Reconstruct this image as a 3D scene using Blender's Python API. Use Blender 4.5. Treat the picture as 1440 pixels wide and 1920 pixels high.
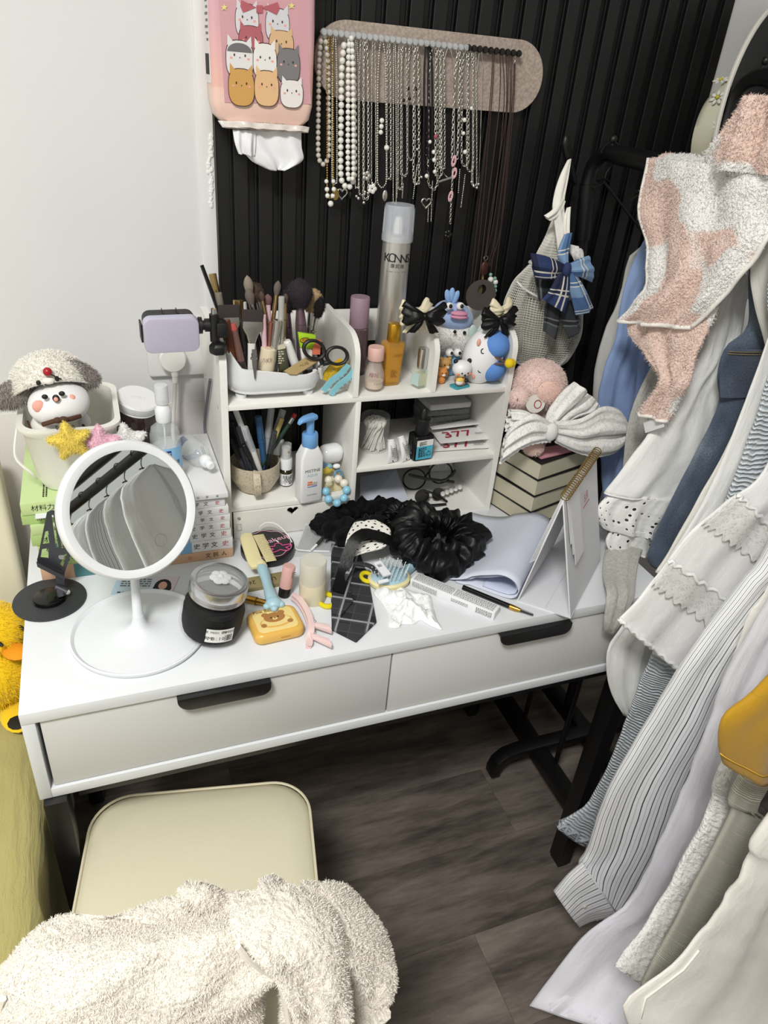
import bpy, bmesh, math, random
import numpy as np
from mathutils import Vector, Matrix, Euler, noise
from mathutils.geometry import tessellate_polygon
for _o in list(bpy.data.objects): bpy.data.objects.remove(_o)
scene = bpy.context.scene
COL = scene.collection
R = math.radians
PI = math.pi
# ---------------------------------------------------------------- camera
FPX = 1364.54                                   # focal length in pixels of the 1440 x 1920 frame
CAMP = Vector((0.151602, -0.733111, 1.465844))
CR = Matrix(((0.93523864, -0.34499952, 0.07939782), (-0.11669869, -0.51217978, -0.85091321), (0.3342306, 0.7865413, -0.51927131)))
cd = bpy.data.cameras.new('camera'); cam = bpy.data.objects.new('camera', cd); COL.objects.link(cam)
cd.sensor_fit = 'VERTICAL'; cd.sensor_height = 36; cd.lens = FPX / 1920 * 36; cd.clip_start = 0.02
mw = Matrix.Identity(4)
for i in range(3):
    mw[i][0] = CR[0][i]; mw[i][1] = -CR[1][i]; mw[i][2] = -CR[2][i]; mw[i][3] = CAMP[i]
cam.matrix_world = mw
scene.camera = cam
# ---------------------------------------------------------------- world, lights, exposure
w = bpy.data.worlds.new('world'); scene.world = w; w.use_nodes = True
w.node_tree.nodes['Background'].inputs[0].default_value = (1, 1, 1, 1)
w.node_tree.nodes['Background'].inputs[1].default_value = 0.02
LAMP = Vector((-0.35, -1.05, 2.60))
ld = bpy.data.lights.new('ceiling_light', 'AREA'); ld.shape = 'DISK'; ld.size = 0.5; ld.energy = 46; ld.color = (1.0, 0.99, 0.965)
lo = bpy.data.objects.new('ceiling_light', ld); COL.objects.link(lo); lo.location = LAMP - Vector((0, 0, 0.035))
vs = scene.view_settings
vs.view_transform = 'Standard'; vs.look = 'None'; vs.gamma = 1; vs.use_curve_mapping = False; vs.exposure = 0.22

# ---------------------------------------------------------------- pixel helpers (1440 x 1920 frame)
def P(px, py, axis, val):
    d = CR.transposed() @ Vector(((px - 720) / FPX, (py - 960) / FPX, 1))
    return CAMP + d * ((val - CAMP[axis]) / d[axis])
ZD = 0.75                                        # height of the desk top
def D(px, py, z=ZD): return P(px, py, 2, z)
def depth(p): return (CR @ (Vector(p) - CAMP)).z
def hz(b, py):                                   # height at which the vertical through b meets image row py
    c = CR @ (Vector((b[0], b[1], 0)) - CAMP); k = (py - 960) / FPX
    return (k * c.z - c.y) / (CR[1][2] - k * CR[2][2])
def sz(p, npx): return npx * depth(p) / FPX      # metres covered by npx pixels at p

# ---------------------------------------------------------------- materials
def lin(h):
    if not isinstance(h, str): return (*h[:3], 1)
    c = [int(h[i:i + 2], 16) / 255 for i in (0, 2, 4)]
    return (*[x / 12.92 if x <= .04045 else ((x + .055) / 1.055) ** 2.4 for x in c], 1)
MATS = {}
class Nd:
    """small node-tree builder"""
    def __init__(s, m): s.t = m.node_tree; s.b = s.t.nodes['Principled BSDF']
    def n(s, typ, ins=None, **kw):
        x = s.t.nodes.new(typ)
        for k, v in kw.items(): setattr(x, k, v)
        for k, v in (ins or {}).items(): s.set(x.inputs[k], v)
        return x
    def set(s, inp, v):
        if hasattr(v, 'is_linked') or isinstance(v, bpy.types.NodeSocket): s.t.links.new(v, inp)
        else: inp.default_value = v
    def ramp(s, fac, stops):
        r = s.n('ShaderNodeValToRGB', {'Fac': fac}); e = r.color_ramp.elements
        while len(e) < len(stops): e.new(.5)
        for q, (p, c) in zip(e, stops): q.position = p; q.color = lin(c)
        return r.outputs['Color']
    def math(s, op, a, b=0.0, c=0.0): 
        x = s.n('ShaderNodeMath', operation=op)
        for i, v in enumerate((a, b, c)): s.set(x.inputs[i], v)
        return x.outputs[0]
    def mix(s, fac, a, b):
        x = s.n('ShaderNodeMix', data_type='RGBA')
        s.set(x.inputs[0], fac); s.set(x.inputs[6], a); s.set(x.inputs[7], b); return x.outputs[2]
    def coord(s, which='Object', scale=None):
        o = s.n('ShaderNodeTexCoord').outputs[which]
        if scale is not None:
            mp = s.n('ShaderNodeMapping', {'Vector': o}); mp.inputs['Scale'].default_value = scale if hasattr(scale, '__len__') else (scale,) * 3; o = mp.outputs[0]
        return o
    def noise(s, v, scale, detail=3, rough=.5): return s.n('ShaderNodeTexNoise', {'Vector': v, 'Scale': scale, 'Detail': detail, 'Roughness': rough}).outputs['Fac']
    def bump(s, h, strength=.3, dist=.002): 
        s.set(s.b.inputs['Normal'], s.n('ShaderNodeBump', {'Height': h, 'Strength': strength, 'Distance': dist}).outputs[0])
def M(name, col, rough=.5, metal=0., bump=None, var=None, fn=None, **kw):
    """procedural Principled material; bump=(scale,strength), var=(scale,amount,colour2)"""
    if name in MATS: return MATS[name]
    m = bpy.data.materials.new(name); m.use_nodes = True; d = Nd(m); b = d.b
    b.inputs['Base Color'].default_value = lin(col); b.inputs['Roughness'].default_value = rough; b.inputs['Metallic'].default_value = metal
    for k, v in kw.items(): b.inputs[k.replace('_', ' ')].default_value = v
    if var:
        f = d.noise(d.coord('Object'), var[0], 4)
        d.set(b.inputs['Base Color'], d.ramp(f, [(.5 - var[1], col), (.5 + var[1], var[2])]))
    if bump: d.bump(d.noise(d.coord('Object'), bump[0], 3), bump[1], bump[2] if len(bump) > 2 else .001)
    if fn: fn(d)
    MATS[name] = m; return m
def glass(name, col='ffffff', rough=.03, ior=1.45, alpha=None):
    return M(name, col, rough, Transmission_Weight=1.0, IOR=ior)
def clear(name, col, alpha, rough=.1):           # thin clear plastic: partly transparent surface
    return M(name, col, rough, Alpha=alpha)

# ---------------------------------------------------------------- geometry
class G:
    def __init__(s, m=None): s.v = []; s.f = []; s.uv = None; s.m = m
    def add(s, V, F):
        o = len(s.v)
        s.v += [s.m @ Vector(p) if s.m else Vector(p) for p in V]; s.f += [tuple(i + o for i in q) for q in F]; return s
    def box(s, c, d, rot=None):
        x, y, z = (k / 2 for k in d); V = [Vector((a * x, b * y, e * z)) for a in (-1, 1) for b in (-1, 1) for e in (-1, 1)]
        if rot: rm = Euler(rot).to_matrix(); V = [rm @ q for q in V]
        c = Vector(c)
        return s.add([q + c for q in V], [(0, 1, 3, 2), (4, 6, 7, 5), (0, 4, 5, 1), (2, 3, 7, 6), (0, 2, 6, 4), (1, 5, 7, 3)])
    def bb(s, x0, x1, y0, y1, z0, z1): return s.box(((x0 + x1) / 2, (y0 + y1) / 2, (z0 + z1) / 2), (x1 - x0, y1 - y0, z1 - z0))
    def loft(s, rings, closed=True, cap=(True, True), wrap=False):
        n = len(rings[0]); F = []; V = [p for r in rings for p in r]; k = len(rings)
        for i in range(k if wrap else k - 1):
            a, b = i * n, ((i + 1) % k) * n
            for j in range(n if closed else n - 1):
                j2 = (j + 1) % n; F.append((a + j, a + j2, b + j2, b + j))
        if not wrap and closed:
            if cap[0]: F.append(tuple(range(n))[::-1])
            if cap[1]: F.append(tuple((k - 1) * n + j for j in range(n)))
        return s.add(V, F)
    def lathe(s, prof, n=20, c=(0, 0, 0), sq=None, cap=(True, True)):
        c = Vector(c); rings = []
        for r, z in prof: rings.append([c + Vector((max(r, 1e-5) * math.cos(2 * PI * j / n), max(r, 1e-5) * math.sin(2 * PI * j / n), z)) for j in range(n)])
        return s.loft(rings, cap=cap)
    def rloft(s, prof, rc, n=4, c=(0, 0, 0)):
        """stack of rounded rectangles: prof = [(halfw, halfd, z)], corner radius rc"""
        c = Vector(c); rings = []
        for hx, hy, z in prof:
            rr = min(rc, hx * .999, hy * .999); rings.append([c + Vector((x, y, z)) for x, y in rrect(hx * 2, hy * 2, rr, n)])
        return s.loft(rings)
    def rbox(s, w, d, h, rc=.004, e=.002, n=4, c=(0, 0, 0)):
        p = []
        for k in range(4): a = k / 3 * PI / 2; p.append((w / 2 - e * (1 - math.sin(a)), d / 2 - e * (1 - math.sin(a)), e * (1 - math.cos(a))))
        q = [(a, b, h - z) for a, b, z in reversed(p)]
        return s.rloft(p + q, rc, n, c)
    def tube(s, path, r, n=8, closed=False, cap=True, flat=1.0):
        path = [Vector(p) for p in path]; k = len(path); rr = r if hasattr(r, '__len__') else [r] * k
        up = None; rings = []
        for i, p in enumerate(path):
            a = path[(i - 1) % k] if (closed or i > 0) else p; b = path[(i + 1) % k] if (closed or i < k - 1) else p
            t = (b - a)
            if t.length < 1e-9: t = Vector((0, 0, 1))
            t.normalize()
            if up is None: up = t.orthogonal().normalized()
            else:
                up = up - t * up.dot(t)
                up = up.normalized() if up.length > 1e-6 else t.orthogonal().normalized()
            w_ = t.cross(up)
            rings.append([p + (up * math.cos(2 * PI * j / n) * flat + w_ * math.sin(2 * PI * j / n)) * rr[i] for j in range(n)])
        return s.loft(rings, cap=(cap, cap), wrap=closed)
    def ball(s, c, r, n=14, m=9, rot=None):
        r = r if hasattr(r, '__len__') else (r, r, r); c = Vector(c); rm = Euler(rot).to_matrix() if rot else None
        rings = []
        for i in range(m + 1):
            a = PI * i / m; q = []
            for j in range(n):
                b = 2 * PI * j / n; v = Vector((r[0] * math.sin(a) * math.cos(b), r[1] * math.sin(a) * math.sin(b), -r[2] * math.cos(a)))
                q.append(c + (rm @ v if rm else v))
            rings.append(q)
        # poles
        V = [rings[0][0]] + [p for g in rings[1:-1] for p in g] + [rings[-1][0]]; F = []; k = m - 1
        for j in range(n):
            j2 = (j + 1) % n; F.append((0, 1 + j2, 1 + j)); e = 1 + (k - 1) * n; F.append((e + j, e + j2, len(V) - 1))
            for i in range(k - 1): F.append((1 + i * n + j, 1 + i * n + j2, 1 + (i + 1) * n + j2, 1 + (i + 1) * n + j))
        return s.add(V, F)
    def torus(s, c, Rr, r, n=20, m=8, rot=None, sx=1.0, sy=1.0):
        rm = Euler(rot).to_matrix() if rot else Matrix.Identity(3); c = Vector(c)
        return s.loft([[c + rm @ Vector(((Rr + r * math.cos(2 * PI * j / m)) * math.cos(2 * PI * i / n) * sx, (Rr + r * math.cos(2 * PI * j / m)) * math.sin(2 * PI * i / n) * sy, r * math.sin(2 * PI * j / m))) for j in range(m)] for i in range(n)], wrap=True)
    def prism(s, poly, z0, z1, holes=(), mat=None):
        """polygon (x,y) with holes, extruded z0..z1; mat maps to place"""
        loops = [list(poly)] + [list(h) for h in holes]; fl = [p for l in loops for p in l]; n = len(fl)
        tri = tessellate_polygon([[Vector((x, y, 0)) for x, y in l] for l in loops])
        V = [Vector((x, y, z0)) for x, y in fl] + [Vector((x, y, z1)) for x, y in fl]
        if mat: V = [mat @ q for q in V]
        F = []
        for t in tri: F.append(tuple(t)); F.append(tuple(i + n for i in reversed(t)))
        o = 0
        for l in loops:
            k = len(l)
            for j in range(k): a, b = o + j, o + (j + 1) % k; F.append((a, b, b + n, a + n))
            o += k
        return s.add(V, F)
def rrect(w, h, r, n=4):
    pts = []
    for cx, cy, a0 in ((w / 2 - r, h / 2 - r, 0), (-w / 2 + r, h / 2 - r, 90), (-w / 2 + r, -h / 2 + r, 180), (w / 2 - r, -h / 2 + r, 270)):
        for k in range(n + 1): a = R(a0 + 90 * k / n); pts.append((cx + r * math.cos(a), cy + r * math.sin(a)))
    return pts
def obj(name, g, mat, parent=None, smooth=35, bevel=None, loc=None, rot=None):
    me = bpy.data.meshes.new(name)
    me.from_pydata([tuple(p) for p in g.v], [], g.f)
    bm = bmesh.new(); bm.from_mesh(me)
    bmesh.ops.recalc_face_normals(bm, faces=bm.faces)
    if bevel: bmesh.ops.bevel(bm, geom=[e for e in bm.edges if e.is_manifold and e.calc_face_angle(0) > .5], offset=bevel, segments=2, profile=.5, affect='EDGES', clamp_overlap=True)
    bm.to_mesh(me); bm.free()
    if g.uv is not None:
        l = me.uv_layers.new(name='UVMap'); vi = np.zeros(len(me.loops), dtype=np.int32); me.loops.foreach_get('vertex_index', vi)
        l.data.foreach_set('uv', np.array(g.uv, dtype=np.float32)[vi].ravel())
    if smooth is not None:
        me.shade_smooth()
        if smooth < 180: me.set_sharp_from_angle(angle=R(smooth))
    me.materials.append(mat)
    return link(name, me, parent, loc, rot)
def link(name, me, parent=None, loc=None, rot=None):
    o = bpy.data.objects.new(name, me); COL.objects.link(o)
    if parent: o.parent = parent
    if loc is not None: o.location = loc
    if rot is not None: o.rotation_euler = rot
    return o
def tag(o, label, cat, group=None):
    o['label'] = label; o['category'] = cat
    if group: o['group'] = group
    return o
def T(name, label, cat, loc=(0, 0, 0), rot=(0, 0, 0), group=None):
    o = bpy.data.objects.new(name, None); COL.objects.link(o); o.empty_display_size = .02
    o.location = loc; o.rotation_euler = rot; return tag(o, label, cat, group)
def struct(o): o['kind'] = 'structure'; return o
def align(p, q):
    """matrix placing local +Z from p towards q"""
    p, q = Vector(p), Vector(q); return Matrix.Translation(p) @ (q - p).to_track_quat('Z', 'Y').to_matrix().to_4x4()
def place(o, mat): o.matrix_basis = mat; return o
def basis(origin, x, y):
    """matrix with local x along x, local y near y"""
    x = Vector(x).normalized(); z = x.cross(Vector(y)).normalized(); y = z.cross(x)
    m = Matrix((x, y, z)).transposed().to_4x4(); m.translation = Vector(origin); return m
TXT = {}
def text(name, s, size, mat_world, mat, parent=None, ext=.00008, align_x='CENTER', bold=0.0, sx=1.0):
    key = (s, align_x, bold)
    if key not in TXT:
        c = bpy.data.curves.new('txt', 'FONT'); c.body = s; c.align_x = align_x; c.align_y = 'CENTER'; c.size = 1; c.extrude = .004; c.offset = bold; c.resolution_u = 2
        t = bpy.data.objects.new('txt', c); COL.objects.link(t); bpy.context.view_layer.update()
        me = bpy.data.meshes.new_from_object(t.evaluated_get(bpy.context.evaluated_depsgraph_get())); bpy.data.objects.remove(t); bpy.data.curves.remove(c); TXT[key] = me
    me = TXT[key]
    if me.materials and me.materials[0] != mat: me = me.copy(); me.materials.clear()
    if not me.materials: me.materials.append(mat)
    o = link(name, me, parent); o.matrix_basis = mat_world @ Matrix.Diagonal((size * sx, size, size, 1)); return o
def dup(o, parent=None, label=None, group=None):
    c = o.copy(); COL.objects.link(c); c.parent = parent
    for ch in [x for x in o.children]: dup(ch, c)
    if label: c['label'] = label
    if group: c['group'] = group
    return c
def nz(p, s=1.0): return noise.noise(Vector(p) * s)
def fur(name, src, count, length, width, mat, parent, seed=0, droop=0.3, jitter=.6, mask=None):
    """short pile on a mesh object: thin bent blades joined in one part"""
    me = src.data; me.calc_loop_triangles(); n = len(me.vertices)
    co = np.zeros(n * 3); me.vertices.foreach_get('co', co); co = co.reshape(-1, 3)
    no = np.zeros(n * 3); me.vertices.foreach_get('normal', no); no = no.reshape(-1, 3)
    tr = np.zeros(len(me.loop_triangles) * 3, dtype=np.int32); me.loop_triangles.foreach_get('vertices', tr); tr = tr.reshape(-1, 3)
    a, b, c = co[tr[:, 0]], co[tr[:, 1]], co[tr[:, 2]]
    ar = np.linalg.norm(np.cross(b - a, c - a), axis=1)
    rng = np.random.default_rng(seed); pick = rng.choice(len(tr), count, p=ar / ar.sum())
    u = rng.random((count, 2)); fl = u.sum(1) > 1; u[fl] = 1 - u[fl]
    w0, w1, w2 = 1 - u.sum(1), u[:, 0], u[:, 1]; t = tr[pick]
    pos = co[t[:, 0]] * w0[:, None] + co[t[:, 1]] * w1[:, None] + co[t[:, 2]] * w2[:, None]
    nn = no[t[:, 0]] * w0[:, None] + no[t[:, 1]] * w1[:, None] + no[t[:, 2]] * w2[:, None]
    nn /= np.linalg.norm(nn, axis=1)[:, None] + 1e-9
    if mask is not None:
        k = mask(pos); pos, nn = pos[k], nn[k]; count = len(pos)
    d = nn + rng.normal(0, jitter * .6, (count, 3)); d /= np.linalg.norm(d, axis=1)[:, None] + 1e-9
    side = np.cross(d, rng.normal(0, 1, (count, 3))); side /= np.linalg.norm(side, axis=1)[:, None] + 1e-9
    L = length * (.6 + .8 * rng.random(count))[:, None]
    mid = pos + d * L * .55; tip = pos + d * L + np.array([0, 0, -1]) * L * droop + rng.normal(0, .2, (count, 3)) * L
    base = pos - nn * length * .15
    V = np.stack([base - side * width, base + side * width, mid + side * width * .8, mid - side * width * .8, tip], 1).reshape(-1, 3)
    i = np.arange(count)[:, None] * 5
    F = np.concatenate([i + np.array([[0, 1, 2]]), i + np.array([[0, 2, 3]]), i + np.array([[3, 2, 4]])], 1).reshape(-1, 3)
    fm = bpy.data.meshes.new(name); fm.vertices.add(len(V)); fm.vertices.foreach_set('co', V.astype(np.float32).ravel())
    fm.loops.add(len(F) * 3); fm.loops.foreach_set('vertex_index', F.astype(np.int32).ravel()); fm.polygons.add(len(F))
    fm.polygons.foreach_set('loop_start', np.arange(0, len(F) * 3, 3, dtype=np.int32)); fm.update(calc_edges=True); fm.validate()
    fm.materials.append(mat); o = link(name, fm, parent); o['kind'] = 'stuff'
    if parent is None or src is not parent: o.matrix_basis = src.matrix_basis.copy()
    return o
# ================================================================ the room
YW = 0.52                                        # face of the wall behind the desk
XL, XR, YN, ZC = -1.35, 1.62, -2.6, 2.64
def walltex(d):
    v = d.coord('Object'); d.set(d.b.inputs['Base Color'], d.ramp(d.noise(v, 2.2, 4), [(.3, 'd5d5d5'), (.7, 'dcdcdb')]))
    d.bump(d.noise(v, 160, 3), .12, .001)
m_wall = M('wall_paint', 'e2e1df', .7, fn=walltex)
m_white = M('white_laminate', 'dbdee1', .22, bump=(900, .03))
m_whitem = M('white_board', 'eae9e3', .45, bump=(300, .04))
m_black = M('black_metal', '0b0b0c', .42, bump=(500, .05))
m_blackp = M('black_plastic', '101011', .45)
m_chrome = M('steel', 'c9c9cb', .18, 1.0)
m_dark = M('dark_void', '050505', .8)
def floortex(d):
    v = d.coord('Object'); mp = d.n('ShaderNodeMapping', {'Vector': v}); mp.inputs['Scale'].default_value = (1.6, 9, 1)
    off = d.n('ShaderNodeObjectInfo').outputs['Random']
    ad = d.n('ShaderNodeVectorMath', {0: mp.outputs[0]}, operation='ADD'); cx = d.n('ShaderNodeCombineXYZ', {'X': d.math('MULTIPLY', off, 37.), 'Y': d.math('MULTIPLY', off, 19.)}); d.set(ad.inputs[1], cx.outputs[0])
    a = d.noise(ad.outputs[0], 1.6, 8, .62); b = d.noise(ad.outputs[0], 9, 6, .7)
    f = d.math('ADD', d.math('MULTIPLY', a, .72), d.math('MULTIPLY', b, .28))
    d.set(d.b.inputs['Base Color'], d.ramp(f, [(.33, '362f2a'), (.43, '5a514a'), (.55, '786e66'), (.7, '93897f')]))
    d.bump(b, .12, .0008)
m_floor = M('vinyl_plank', '605954', .5, fn=floortex)
# floor: planks run along X, each one a piece with its own narrow joint
fl = struct(obj('floor', G().bb(XL, XR, YN, YW + .05, -.02, -.0012), M('floor_joint', '37312d', .8)))
pw, pl = .18, 1.22; r_ = random.Random(3)
pm = {}
row = 0; y = YN
while y < YW + .05:
    y1 = min(y + pw, YW + .05); x = XL - r_.random() * pl
    if abs(y - (YN + pw * 13)) < .02: x = .71 - pl * 3
    while x < XR:
        a, b = max(x, XL), min(x + pl, XR)
        if b - a > .01:
            key = (round(b - a, 3), round(y1 - y, 3))
            if key not in pm:
                o = obj('plank', G().box((0, 0, -.0106), (b - a - .0005, y1 - y - .0005, .0212)), m_floor, fl, smooth=None); pm[key] = o.data
            else: o = link('plank', pm[key], fl)
            o.location = ((a + b) / 2, (y + y1) / 2, 0)
        x += pl
    y = y1
struct(obj('ceiling', G().bb(XL, XR, YN, YW + .05, ZC, ZC + .02), M('ceiling_paint', 'f6f6f5', .8)))
wb = struct(obj('wall_back', G().bb(XL, XR, YW + .012, YW + .05, 0, ZC), m_wall))
struct(obj('wall_left', G().bb(XL - .03, XL, YN, YW + .05, 0, ZC), m_wall))
struct(obj('wall_right', G().bb(XR, XR + .03, YN, YW + .05, 0, ZC), m_wall))
struct(obj('wall_front', G().bb(XL, XR, YN - .03, YN, 0, ZC), m_wall))
# white wall left of the panel, the upright white trim and the low painted dado line
xa, xb, xe = P(378, 400, 1, YW)[0], P(407, 400, 1, YW)[0], P(1371, 5, 1, YW)[0]
zl = P(300, 757, 1, YW)[2]
struct(obj('wall_left_of_panel', G().bb(XL, xa, YW, YW + .013, zl, ZC), m_wall))
struct(obj('trim_1', G().bb(XL, xa, YW - .0015, YW + .013, 0, zl), M('dado_paint', 'e0dbd8', .6, bump=(120, .1))))
tg = G(); tg.bb(xa, xb - .002, YW - .006, YW + .013, 0, ZC)
t2 = struct(obj('trim_2', tg, M('trim_paint', 'dededd', .5, bump=(90, .15)), bevel=.0015))
# crumbled white filler on the trim edge
g = G(); r_ = random.Random(5)
for k in range(26):
    py = 255 + k * 5.2; p_ = P(397 - (6 if 280 < py < 345 else 2) * r_.random(), py, 1, YW - .006); g.ball((p_.x, p_.y, p_.z), (.002 + .0025 * r_.random(), .003, .003 + .002 * r_.random()), 7, 5)
obj('filler', g, M('filler', 'e6e6e4', .9), t2)
obj('edge_strip', G().bb(xb - .002, xb + .001, YW - .004, YW + .012, 0, ZC), M('strip_metal', '77736a', .35, 1.0), t2)
# black fluted panel: backing plus raised slats, each one a piece
pan = struct(obj('wall_back_panel', G().bb(xb + .001, xe, YW, YW + .013, 0, ZC), M('panel_recess', '040404', .6)))
m_slat = M('slat_black', '0d0d0e', .5, bump=(260, .06))
x0 = P(441, 510, 1, YW)[0]; pitch = (P(688, 510, 1, YW)[0] - x0) / 6
sl = None; x = x0 - pitch * int((x0 - xb) / pitch)
while x < xe - .01:
    wsl = min(pitch * .58, xe - x)
    if sl is None or wsl < pitch * .575: o = obj('slat', G().bb(0, wsl, YW - .009, YW + .001, 0, ZC), m_slat, pan, smooth=None, bevel=.0012); sl = sl or o
    else: o = link('slat', sl.data, pan)
    o.location.x = x
    f2 = link('slat_bead', bpy.data.meshes['slat_bead'], pan) if 'slat_bead' in bpy.data.meshes else obj('slat_bead', G().bb(0, .0022, YW - .005, YW + .001, 0, ZC), m_slat, pan, smooth=None)
    f2.location.x = x - .0052
    x += pitch
struct(obj('wall_right_of_panel', G().bb(xe, XR, YW - .004, YW + .013, 0, ZC), m_wall))
# ceiling lamp (gives the room its light)
cl = T('ceiling_lamp', 'round white ceiling lamp above the room', 'lamp', LAMP)
obj('lamp_body', G().lathe([(.0, .04), (.24, .04), (.25, .02), (.25, -.02), (.22, -.02), (.22, .0), (0, .0)], 32), M('lamp_white', 'eeeeee', .5), cl)

# ================================================================ desk
W, DD = 1.0, 0.5
dk = T('desk', 'white two-drawer dressing desk with black steel legs', 'desk', (0, 0, 0))
obj('desk_top', G().bb(0, W, 0, DD, ZD - .0185, ZD), m_white, dk, bevel=.0008)
zb = ZD - .163
for xx in (0, W - .016): obj('side_panel', G().bb(xx, xx + .016, .001, DD, zb, ZD - .0185), m_white, dk, bevel=.0006)
obj('bottom_panel', G().bb(.016, W - .016, .001, DD, zb, zb + .0165), m_white, dk, bevel=.0006)
obj('back_panel', G().bb(.016, W - .016, DD - .012, DD, zb + .0165, ZD - .0185), m_white, dk)
m_drawer = M('drawer_white', 'd0d0ce', .5, bump=(420, .10))
for x0_, x1_, ha, hb_ in ((.021, .4985, (331, 1305), (506, 1270)), (.5015, .979, (935, 1187), (1068, 1161))):
    dr = obj('drawer_front', G().bb(x0_, x1_, .0045, .018, zb + .0185, ZD - .0205), m_drawer, dk, bevel=.0006)
    obj('drawer_box', G().bb(x0_ + .01, x1_ - .01, .018, DD - .02, zb + .02, ZD - .05), m_white, dr)
    xa_, xb_ = P(*ha, 1, 0)[0], P(*hb_, 1, 0)[0]
    # tab pull: hooks over the drawer edge, lower corners rounded
    poly = [(xa_, 0), (xb_, 0)] + [(xb_ - .014 + .014 * math.cos(R(a)), -.008 - .014 * math.sin(R(a))) for a in range(0, 91, 15)] + [(xa_ + .02 - .02 * math.cos(R(a)), -.004 - .018 * math.sin(R(a))) for a in range(90, -1, -15)]
    g = G(); g.prism(poly, 0, .0035, mat=Matrix(((1, 0, 0, 0), (0, 0, -1, -.006), (0, 1, 0, ZD - .0185), (0, 0, 0, 1))))
    g.bb(xa_, xb_, -.0085, .0045, ZD - .0208, ZD - .0186)
    obj('handle', g, M('handle_black', '0c0c0d', .38), dr, bevel=.0007)
LG = .038
g0 = None
for xx in (.004, W - .012 - LG):
    for yy in (.02, DD - .02 - LG): obj('leg', G().bb(xx, xx + LG * .8, yy - (.03 if yy < .1 else 0), yy + LG - (.03 if yy < .1 else 0), .008, zb - .001), m_black, dk, bevel=.002); obj('foot', G().bb(xx + .003, xx + LG * .8 - .003, yy + .003 - (.03 if yy < .1 else 0), yy + LG - .003 - (.03 if yy < .1 else 0), 0, .009), m_blackp, dk)
    obj('side_rail', G().bb(xx, xx + LG * .8, .02, DD - .02, zb - .03, zb - .001), m_black, dk, bevel=.002)
obj('rail', G().bb(.045, W - .045, .018, .045, zb - .03, zb - .001), m_black, dk, bevel=.002)
obj('rail', G().bb(.045, W - .045, DD - .05, DD - .02, zb - .03, zb - .001), m_black, dk, bevel=.002)

# ================================================================ organizer on the desk
OX0, OX1, OY0, OY1 = .310, .819, .316, .500
ZS = 1.003                                       # top of its upper shelf
og = T('desk_organizer', 'white board desk organizer with open shelves and a small drawer', 'organizer', (0, 0, 0))
def side_prof(z0):
    return [(OY0, z0), (OY0, 1.068)] + [(OY0 + .045 - .045 * math.cos(R(a)), 1.068 + .036 * math.sin(R(a))) for a in range(12, 91, 13)] + [(OY1, 1.104), (OY1, z0)]
def upright(name, x0, x1, z0, par=og):
    return obj(name, G().prism(side_prof(z0), 0, x1 - x0, mat=Matrix(((0, 0, 1, x0), (1, 0, 0, 0), (0, 1, 0, 0), (0, 0, 0, 1)))), m_whitem, par, smooth=20)
sd = [upright('side_panel', OX0, OX0 + .011, ZD), upright('side_panel', OX1 - .010, OX1, ZD)]
for xx in (.5235, .6625): upright('divider', xx, xx + .009, ZS)
obj('shelf', G().bb(OX0 + .011, OX1 - .010, OY0 + .001, OY1, ZS - .009, ZS), m_whitem, og, bevel=.0005)
obj('divider', G().bb(.530, .539, OY0 + .0005, OY1, ZD + .006, ZS - .009), m_whitem, og, bevel=.0005)
obj('shelf', G().bb(.539, OX1 - .010, OY0 + .001, OY1, .861, .870), m_whitem, og, bevel=.0005)
obj('shelf', G().bb(OX0 + .011, .530, OY0 + .001, OY1, .810, .819), m_whitem, og, bevel=.0005)
obj('base_board', G().bb(OX0 + .011, OX1 - .010, OY0 + .001, OY1, ZD, ZD + .006), m_whitem, og)
obj('rail', G().bb(OX0 + .011, OX1 - .010, OY1 - .006, OY1, 1.036, 1.094), m_whitem, og, bevel=.0004)
hx, hzz = P(549, 957, 1, OY0)[0], P(549, 957, 1, OY0)[2]
heart = []
for k in range(28):
    t = 2 * PI * k / 28; heart.append((hx + .0105 * math.sin(t) ** 3 , hzz + .0006 * (13 * math.cos(t) - 5 * math.cos(2 * t) - 2 * math.cos(3 * t) - math.cos(4 * t))))
odr = obj('drawer', G().prism([(OX0 + .0135, .7575), (.5285, .7575), (.5285, .8085), (OX0 + .0135, .8085)], -.0, -.006, holes=[heart], mat=Matrix(((1, 0, 0, 0), (0, 0, -1, OY0 - .001), (0, 1, 0, 0), (0, 0, 0, 1)))), m_whitem, og, smooth=20)
obj('drawer_box', G().bb(OX0 + .016, .526, OY0 + .03, OY1 - .01, .7585, .800), M('drawer_inside', '6b4a42', .8), odr)
for px, py in ((448, 972),): 
    c = P(px, py, 1, OY0 - .002); obj('screw', G(Matrix.Translation(c) @ Matrix.Rotation(PI / 2, 4, 'X')).lathe([(0, -.001), (.0026, -.001), (.0026, .0008), (.0015, .0012), (0, .0008)], 12), m_chrome, odr)
c = P(448, 985, 1, OY0)
g = G().prism([(-.004, -.009), (.004, -.009), (.004, .004), (-.004, .004)], 0, .0012, holes=[[(-.003, -.008), (.003, -.008), (.003, .003), (-.003, .003)]], mat=Matrix(((1, 0, 0, c.x), (0, 0, -1, OY0 - .0009), (0, 1, 0, c.z), (0, 0, 0, 1))))
obj('catch', g, M('board_line', 'c5c4bd', .5), odr)
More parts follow.
